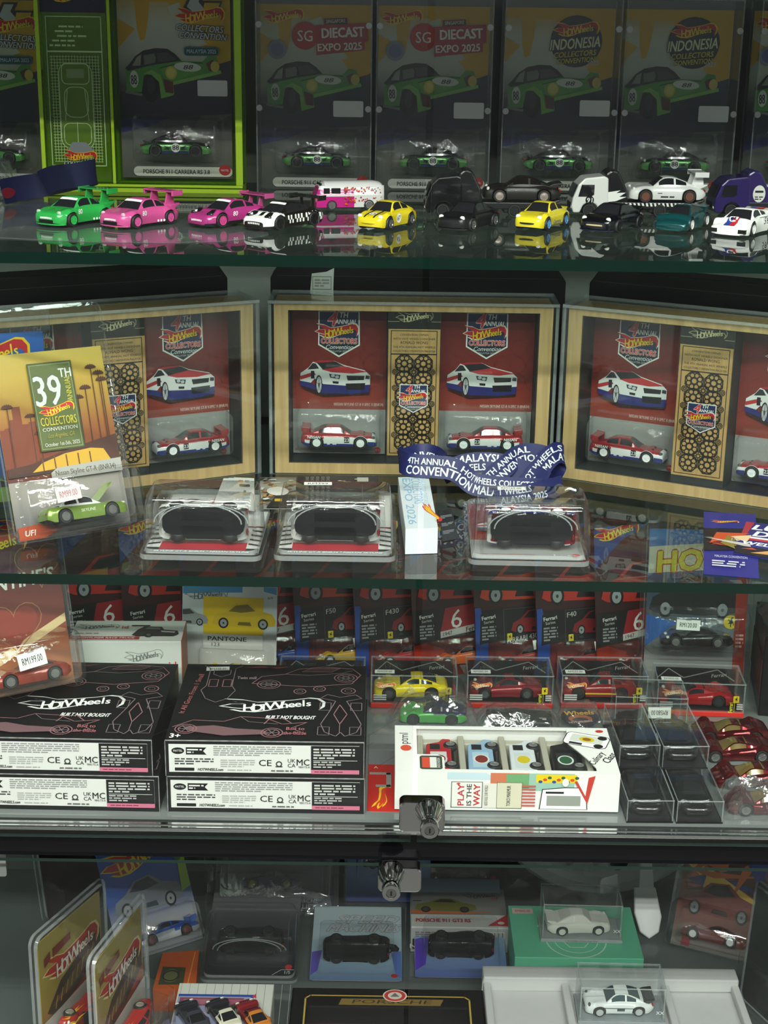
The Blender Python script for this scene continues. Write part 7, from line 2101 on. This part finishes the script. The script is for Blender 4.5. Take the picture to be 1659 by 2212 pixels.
# GT3 box
p0, p1 = PZ(888, 2002, Z4 + .034), PZ(1098, 2004, Z4 + .034)
t = thing('gt_box', 'white and red box lettered PORSCHE 911 GT3 RS with olive car', 'box', ((p0.x + p1.x) / 2, p0.y, Z4 + .0003), 0)
wb = (p1.x - p0.x) * 1000
MB().box(-wb / 2, wb / 2, 0, 82, 0, 34).build('carton', mat('cfcfcb', .4), t, bevel=.6)
a = Art(step=.03); a.fmap = lambda x, z, h: (x, z, 34.05 + h)
a.rect(-wb / 2, 26, wb, 56, '7c7c7a'); logo(a, 6, 57, 44, None, '4a4c4c', '3c3e3e', -2); a.text('id', 44, 58, 7, 'a83a34', 'C', 0, 0, .06)
a.poly([(-wb / 2, 27), (-wb / 2, 34), (10, 30), (46, 34), (14, 27)], 'c8642c')
a.push(-wb / 2 + 5, 30, .72); a.poly([(0, 10), (4, 24), (24, 30), (42, 42), (62, 42), (78, 30), (100, 22), (102, 10), (90, 4), (8, 4)], '6c6a20'); a.poly([(30, 30), (44, 39), (60, 39), (70, 29)], '1c1c10'); a.rect(-3, 32, 14, 3, '3a3a1a'); a.ell(18, 8, 8, 9, '141410'); a.ell(82, 8, 8, 9, '141410'); a.ell(18, 8, 4.6, 5.4, '3a3a34'); a.ell(82, 8, 4.6, 5.4, '3a3a34'); a.pop()
a.text('PORSCHE 911 GT3 RS', -wb / 2 + 6, 9, 7, 'b83034', 'L', 0, 0, .10, fit=64)
a.poly([(wb / 2, 2), (wb / 2, 26), (wb / 2 - 24, 2)], 'c02430'); a.ell(wb / 2 - 8, 8, 4, 3, 'e0c8c4')
a.build('lid_print', t)
a = Art(y=-.05); a.rect(-wb / 2, 2, wb, 30, 'b4b4b0'); a.rect(wb / 2 - 32, 6, 28, 22, 'd0d0cc')
for k in range(18): a.rect(wb / 2 - 31 + k * 1.5, 7, (.5, .9, .4)[k % 3], 20, '1a1a1a', True)
a.k += 1
a.text('CE', 16, 14, 4, '1a1a1a', 'C', 0, 180); a.ring(8, 8, 2, 2.6, '2a2a2a', 14); a.microtext(-wb / 2 + 5, 20, 44, 8, 3, '6a6a68', 4); a.rect(-wb / 2 + 2, 4, 8, 14, '1c1c1e'); a.text('Z', -wb / 2 + 6, 8, 7, 'e0e0dc', 'C', 0, 90, .05); a.rect(wb / 2 - 52, 18, 12, 10, '2a2a2a'); a.build('label_print', t)
# black and gold lettered box in front
p0, p1 = PZ(632, 2134, Z4 + .046), PZ(1042, 2140, Z4 + .046)
zt = 46; dp = (p0.y - 1.222) * 1000
t = thing('gold_trim_box', 'black windowed box with gold frame lettered PORSCHE', 'box', ((p0.x + p1.x) / 2, 1.222, Z4 + .0003), 0)
wb = (p1.x - p0.x) * 1000
b = MB(); b.box(-wb / 2, wb / 2, 0, 1.5, 0, zt); b.box(-wb / 2, wb / 2, dp - 1.5, dp, 0, zt); b.box(-wb / 2, -wb / 2 + 1.5, 1.5, dp - 1.5, 0, zt); b.box(wb / 2 - 1.5, wb / 2, 1.5, dp - 1.5, 0, zt)
b.box(-wb / 2, -wb / 2 + 18, 1.5, dp - 1.5, zt - 1.2, zt); b.box(wb / 2 - 18, wb / 2, 1.5, dp - 1.5, zt - 1.2, zt); b.box(-wb / 2 + 18, wb / 2 - 18, dp - 30, dp - 1.5, zt - 1.2, zt); b.box(-wb / 2 + 18, wb / 2 - 18, 1.5, 20, zt - 1.2, zt)
b.build('carton', mat('101010', .35), t)
MB().box(-wb / 2 + 2, wb / 2 - 2, 2, dp - 2, .5, 3).build('tray', mat('3c1c1e', .6, grain=.6, scale=400), t)
MB().add([(-wb / 2 + 16, 18, zt - 1.4), (wb / 2 - 16, 18, zt - 1.4), (wb / 2 - 16, dp - 28, zt - 1.4), (-wb / 2 + 16, dp - 28, zt - 1.4)], [(0, 1, 2, 3)]).build('window_film', SHELL, t, fixn=False)
a = Art(step=.03); a.fmap = lambda x, z, h: (x, z, zt + .05 + h)
a.line([(-wb / 2 + 15, 10), (-wb / 2 + 15, dp - 18), (-wb / 2 + 20, dp - 13), (wb / 2 - 20, dp - 13), (wb / 2 - 15, dp - 18), (wb / 2 - 15, 10)], 1.8, 'b89a44')
a.poly([(-52, dp - 29), (-49, dp - 18), (60, dp - 18), (56, dp - 29)], '7a6434'); a.text('PORSCHE', 4, dp - 26, 6.4, '3a3020', 'C', .3, 0, .03, fit=84)
a.ell(8, dp - 12, 13, 11, 'd8c8bc', n=20); a.ring(8, dp - 12, 7.5, 11.5, 'b83a34', 24, .85); a.ell(8, dp - 12, 6, 5.4, 'c8c0b4'); a.poly([(3, dp - 14), (8, dp - 7), (13, dp - 14)], '6a6a66')
a.build('lid_print', t)
car('red toy racer in the gold-trimmed box', (t.location.x + .008, 1.222 + (dp - 74) * .001, Z4 + .0036), 235, 'p911', '981c20', group='cars in the gold-trimmed box')
car('pale blue number 2 toy racer in the gold-trimmed box', (t.location.x + .058, 1.222 + (dp - 72) * .001, Z4 + .0036), 235, 'p935', '7fb0d0', decals=roundel('2', 6, 9, 4), group='cars in the gold-trimmed box')
# lined white box with blue frame
p0, p1 = PZ(388, 2122, Z4 + .052), PZ(592, 2126, Z4 + .052)
dp = (p0.y - 1.225) * 1000; wb = (p1.x - p0.x) * 1000
t = thing('lined_box', 'white lined box with blue framed window of vintage cars', 'box', ((p0.x + p1.x) / 2, 1.225, Z4 + .0003), 0)
MB().box(-wb / 2, wb / 2, 0, dp, 0, 51).build('carton', mat('cfcec6', .45), t, bevel=.6)
a = Art(step=.03); a.fmap = lambda x, z, h: (x, z, 51.05 + h)
for k in range(14): a.line([(-wb / 2 + 4 + k * 9, 2), (-wb / 2 + 3 + k * 9, dp - 1)], .5, '9a9a92')
a.poly([(-wb / 2 + 2, 0), (wb / 2 - 20, 0), (wb / 2 - 20, dp - 20), (-wb / 2 + 2, dp - 20)], '2a4a9a'); a.poly([(-wb / 2 + 2, 0), (wb / 2 - 23, 0), (wb / 2 - 23, dp - 24), (-wb / 2 + 2, dp - 24)], '9c9cbc')
a.rect(-wb / 2 + 4, dp - 40, wb - 34, 14, '8a4a5a'); a.rect(-wb / 2 + 8, dp - 38, 30, 9, 'a86a7a'); a.rect(-wb / 2 + 50, dp - 38, 34, 9, 'a85a70'); a.ell(wb / 2 - 34, dp - 42, 10, 7, '4a4434')
a.poly([(wb / 2 - 22, dp - 24), (wb / 2 - 18, dp - 18), (wb / 2 - 17, dp - 26)], 'c83a4a')
logo(a, -wb / 2 + 14, dp - 62, 20); a.build('lid_print', t)
zc = Z4 + .0516
for k, (dx, dy, c1, c2, lb) in enumerate(((3, -62, '26242a', 'd2cdb8', 'black toy pickup with cream bed on the lined box'), (34, -64, '7a1c24', 'c87a2c', 'maroon toy pickup with orange bed on the lined box'), (-29, -66, '26262e', '3a3a44', 'dark toy pickup on the lined box'))):
    c_ = (t.location.x + dx * .001, 1.225 + (dp + dy) * .001, zc)
    car(lb, c_, 118, 'gt', c1, mats=[mat(c1, .25, 0, .5), mat(c2, .35)], pfun=lambda t_, y, z, r: 1 if (t_ > .58 and r in ('top', 'roof')) else 0, wheel='8a8a88', group='toy pickups on the lined box', scale=.74)

# mint box, acrylic cases and white tray at the right
def showcase(M, label, w=96, d=46, h=42, base='8c9094', txt=None):
    t = thingM('acrylic_showcase', label, 'display case', M)
    MB().box(-w / 2, w / 2, -d / 2, d / 2, 0, 4).build('base', mat(base, .45, grain=.2, scale=60), t, bevel=.4)
    acase(t, w - 3, d - 3, h, 1.6, z0=4.1)
    a = Art(y=-d / 2 - .05)
    if txt: a.text(txt, 0, 1, 2, '6a6c6e', 'C', 0, 0, .03, fit=36)
    a.text('XX', w / 2 - 7, 14, 4, 'd8dcdc', 'C', 0, 0, .03); a.build('case_lettering', t)
    return t
p0, p1 = PZ(1112, 2068, Z4 + .055), PZ(1392, 2074, Z4 + .055)
wb = (p1.x - p0.x) * 1000
t = thing('mint_box', 'mint green box with white crest under the clear showcase', 'box', ((p0.x + p1.x) / 2, p0.y, Z4 + .0003), 0)
MB().box(-wb / 2, wb / 2, 0, 104, 0, 55).build('carton', mat('62b894', .5), t, bevel=.8)
a = Art(step=.03); a.fmap = lambda x, z, h: (x, z, 55.05 + h)
a.ring(0, 34, 33, 34.5, 'b8dccc', 36); a.ring(0, 34, 24, 25, 'b8dccc', 30); a.line([(-20, 40), (-8, 20), (8, 20), (20, 40), (0, 54)], 1.2, 'b8dccc', True); a.poly([(-42, 60), (-36, 76), (-30, 60)], 'c8e4d6'); a.build('crest_print', t)
sticker(t, 'RM800.00', -wb / 2 + 16, 92, 55.4, 24, 11, 0, flat=True, col='d8b8b4', ink='a04a4a')
Mx = frm((t.location.x + .006, p0.y + .052, Z4 + .0555), -1)
showcase(Mx, 'clear showcase with all-white car on the mint box', 92, 46, 44, '9a9e9e', 'CRUSHED PORSCHE 930')
car('all-white unpainted toy coupe in the showcase on the mint box', off(Mx, -3, 0, 4.4), 4, 'p911', 'd8d4cc', rough=.5, coat=0, wing='whale', wheel='d8d4cc', wstyle='disc', lamp='d0ccc4', glass=mat('c8c4bc', .4), tail=False)
# white foam tray
p0, p1 = PZ(1042, 2082, Z4 + .06), PZ(1588, 2090, Z4 + .06)
wb = (p1.x - p0.x) * 1000; yb_ = p0.y; yf_ = 1.222; dp = (yb_ - yf_) * 1000
t = thing('foam_tray', 'white moulded foam tray carrying the showcase with striped coupe', 'tray', ((p0.x + p1.x) / 2, yf_, Z4 + .0003), 0)
pc = PZ(1338, 2172, Z4 + .05); dx0 = (pc.x - t.location.x) * 1000
WF = mat('bcbcbb', .6, grain=.05, scale=80)
b = MB(); b.box(-wb / 2, wb / 2, 0, dp, 0, 42)
b.box(-wb / 2, wb / 2, dp - 22, dp, 42, 58); b.box(-wb / 2, -wb / 2 + 8, 0, dp - 22, 42, 52); b.box(wb / 2 - 8, wb / 2, 0, dp - 22, 42, 52)
b.box(dx0 - 58, dx0 - 50, 0, dp - 22, 42, 52); b.box(dx0 + 50, dx0 + 58, 0, dp - 22, 42, 52)
b.box(-wb / 2 + 8, dx0 - 58, 20, 70, 42, 48); b.box(dx0 + 58, wb / 2 - 8, 20, 70, 42, 48)
b.build('foam_block', WF, t, bevel=1.6)
pc = PZ(1338, 2172, Z4 + .05)
Mx = frm((pc.x, pc.y + .001, Z4 + .0424), -1)
showcase(Mx, 'clear showcase with striped white car on the foam tray', 92, 48, 40, '8c9296')
def wtop(c, t):
    a = c.decal(None)
    a.push(-4, 0, 1, -90)
    for k in range(2): a.line([(-8 + k * 8, 4), (-5.5 + k * 8, -3), (-4 + k * 8, 2), (-2.5 + k * 8, -3), (0 + k * 8, 4)], 1.3, '7a9a98' if k == 0 else '1a2224')
    a.pop(); a.build('roof_print', t)
    for sd in (1, -1):
        a = c.decal(sd); a.line([(-20, 11), (20, 10)], .8, '2a3234'); a.rect(-3, 6, 8, 3, '3a4446'); a.line([(-14, 4), (14, 4)], .6, '8aa8a4'); a.build('side_lines', t)
car('white coupe with black outline graphics in the showcase on the tray', off(Mx, -2, 0, 4.4), 183, 'p911', 'e2e4e2', rough=.3, wing='whale', wingcol='1a1c1e', wheel='b8bcbc', wstyle='mesh', lamp='303638', decals=wtop, glass=mat('2c4448', .1), bumper='2a3032')
# big silver wheel trim wrapped in film at the back
pc = PY(1305, 1830, 1.672)
t = thing('wheel_trim', 'large silver wheel trim wrapped in clear film at the back', 'wheel trim', (pc.x, 1.692, Z4 + .001), 0, -2)
TR2 = mat('d4d8d8', .4, 0)
b = MB(); T = Matrix.Translation((0, 0, 146)) @ Matrix.Rotation(R(90), 4, 'X')
b.lathe([(128, -8), (144, -6), (146, 4), (140, 12), (128, 12), (122, 4), (112, 2), (40, 8), (30, 16), (8, 18)], 48, 0, T); b.build('disc', TR2, t, smooth=35)
for k in range(7):
    an = 2 * math.pi * k / 7 + .22
    s_ = MB(); s_.prismz([(-7, 30), (7, 30), (14, 112), (-14, 112)], 3, 11, 0, T @ Matrix.Rotation(an, 4, 'Z')); s_.build('spoke', TR2, t, bevel=2)
    s_ = MB(); s_.prismz(rrect(22, 44, 9, 4, 0, 92), 2.4, 4.2, 0, T @ Matrix.Rotation(an + math.pi / 7, 4, 'Z')); s_.build('vent_slot', mat('3a3e3e', .5), t)
sheet('crumpled clear film wrapped over the silver wheel trim', 'wrapping_film', frm((pc.x, 1.664, Z4 + .002), 0, -1), 236, 240, 41, n=16, amp=10, m=clear('wrap_film', (.97, .97, .97), .07, .02, .08, bump=.4, scale=25))
# white paddle beside the mint box
pc = P4(1404, 2040)
t = thing('white_paddle', 'white rounded plastic paddle beside the mint box', 'paddle', (pc.x, pc.y + .008, Z4 + .002), 0, -35)
b = MB(); b.prism([(-16, 60), (-17, 30), (-11, 8), (0, 0), (12, 8), (16, 26), (10, 60)], -2.5, 2.5); b.build('blade', mat('d6d6d6', .35), t, bevel=1.5)
b = MB(); b.prism([(-10, 58), (-6, 110), (6, 112), (8, 58)], -1.8, 1.8); b.build('handle', mat('c8c8c8', .4), t, bevel=1)
# illustrated night-race card in protector at the right
p = P4(1545, 2075)
M = frm((p.x, p.y + .008, Z4 + .0033), -24, -28)
t = thingM('carded_toy_car', 'illustrated orange and navy card in a clear protector beside the wheel trim', 'toy package', M)
card_blank(105, 150, 5, '2a2a4a', t)
a = Art(y=-.02, clip=(-52, .3, 52, 149)); a.grad(-52.5, 0, 105, 150, ['8a8480', '7a4a44', '8a4428', '6a4a30', '2a3a6a', '24346a'])
rd = random.Random(11)
for k in range(26): a.poly([(rd.uniform(-52, 52), rd.uniform(70, 130)), (rd.uniform(-52, 52), rd.uniform(70, 120)), (rd.uniform(-52, 52), rd.uniform(60, 110))], rd.choice(['b85a24', 'd8a83c', '7a2c1c', '2a3a7a', '4a2c24']))
logo(a, -44, 118, 80, None, '8a8aa0', 'a8a8b4'); side_car_art(a, -48, 40, 90, '7a2c28'); a.rect(-40, 2, 10, 18, 'a02430'); a.build('card_print', t)
bubble(t, 0, 28, 88, 44, 40); clam(t, 120, 186, 6, -2, 3, bul=(0, 28, 110, 54, 44))
car('dark red toy car in the illustrated orange and navy card', off(M, 0, -20, 14), 180, 'gt', '6a1c1c')
# black cable down the back and film at the right
b = MB(); pts = [PY(1622, 1850, 1.715), PY(1612, 1868, 1.712), PY(1600, 1886, 1.705), PZ(1590, 1908, Z4 + .006), PZ(1582, 1926, Z4 + .0024), PZ(1577, 1940, Z4 + .0024)]; o = pts[0]
b.tube([tuple((p_ - o) * 1000) for p_ in pts], 2.0, 8); ob = b.build('power_cable', mat('101012', .4), None, smooth=60); ob.location = o; tag(ob, 'thin black cable hanging down behind the illustrated card', 'cable')
p = P4(1650, 2180, 40)
t = thing('clear_clamshell', 'empty grey clear clamshell beside the foam tray', 'packaging', (.432, p.y + .022, Z4 + .0006), -66, -3)
MB().prism(rrect(120, 150, 8, 4, 0, 75), 3, 3.6).build('back_sheet', mat('4a4c4c', .35), t); clam(t, 120, 150, 6, 0, 3, bul=(0, 40, 108, 70, 18))
# small grey tag on the cabinet side
p = PY(6, 1865, YF + .03)
b = MB(); b.prism(rrect(14, 26, 2, 3), -1, 1); ob = b.build('grey_tag', mat('9a9c98', .4)); ob.location = (p.x - .004, YF + .03, p.z); tag(ob, 'small grey tag hanging under the cross beam at the cabinet side', 'tag')
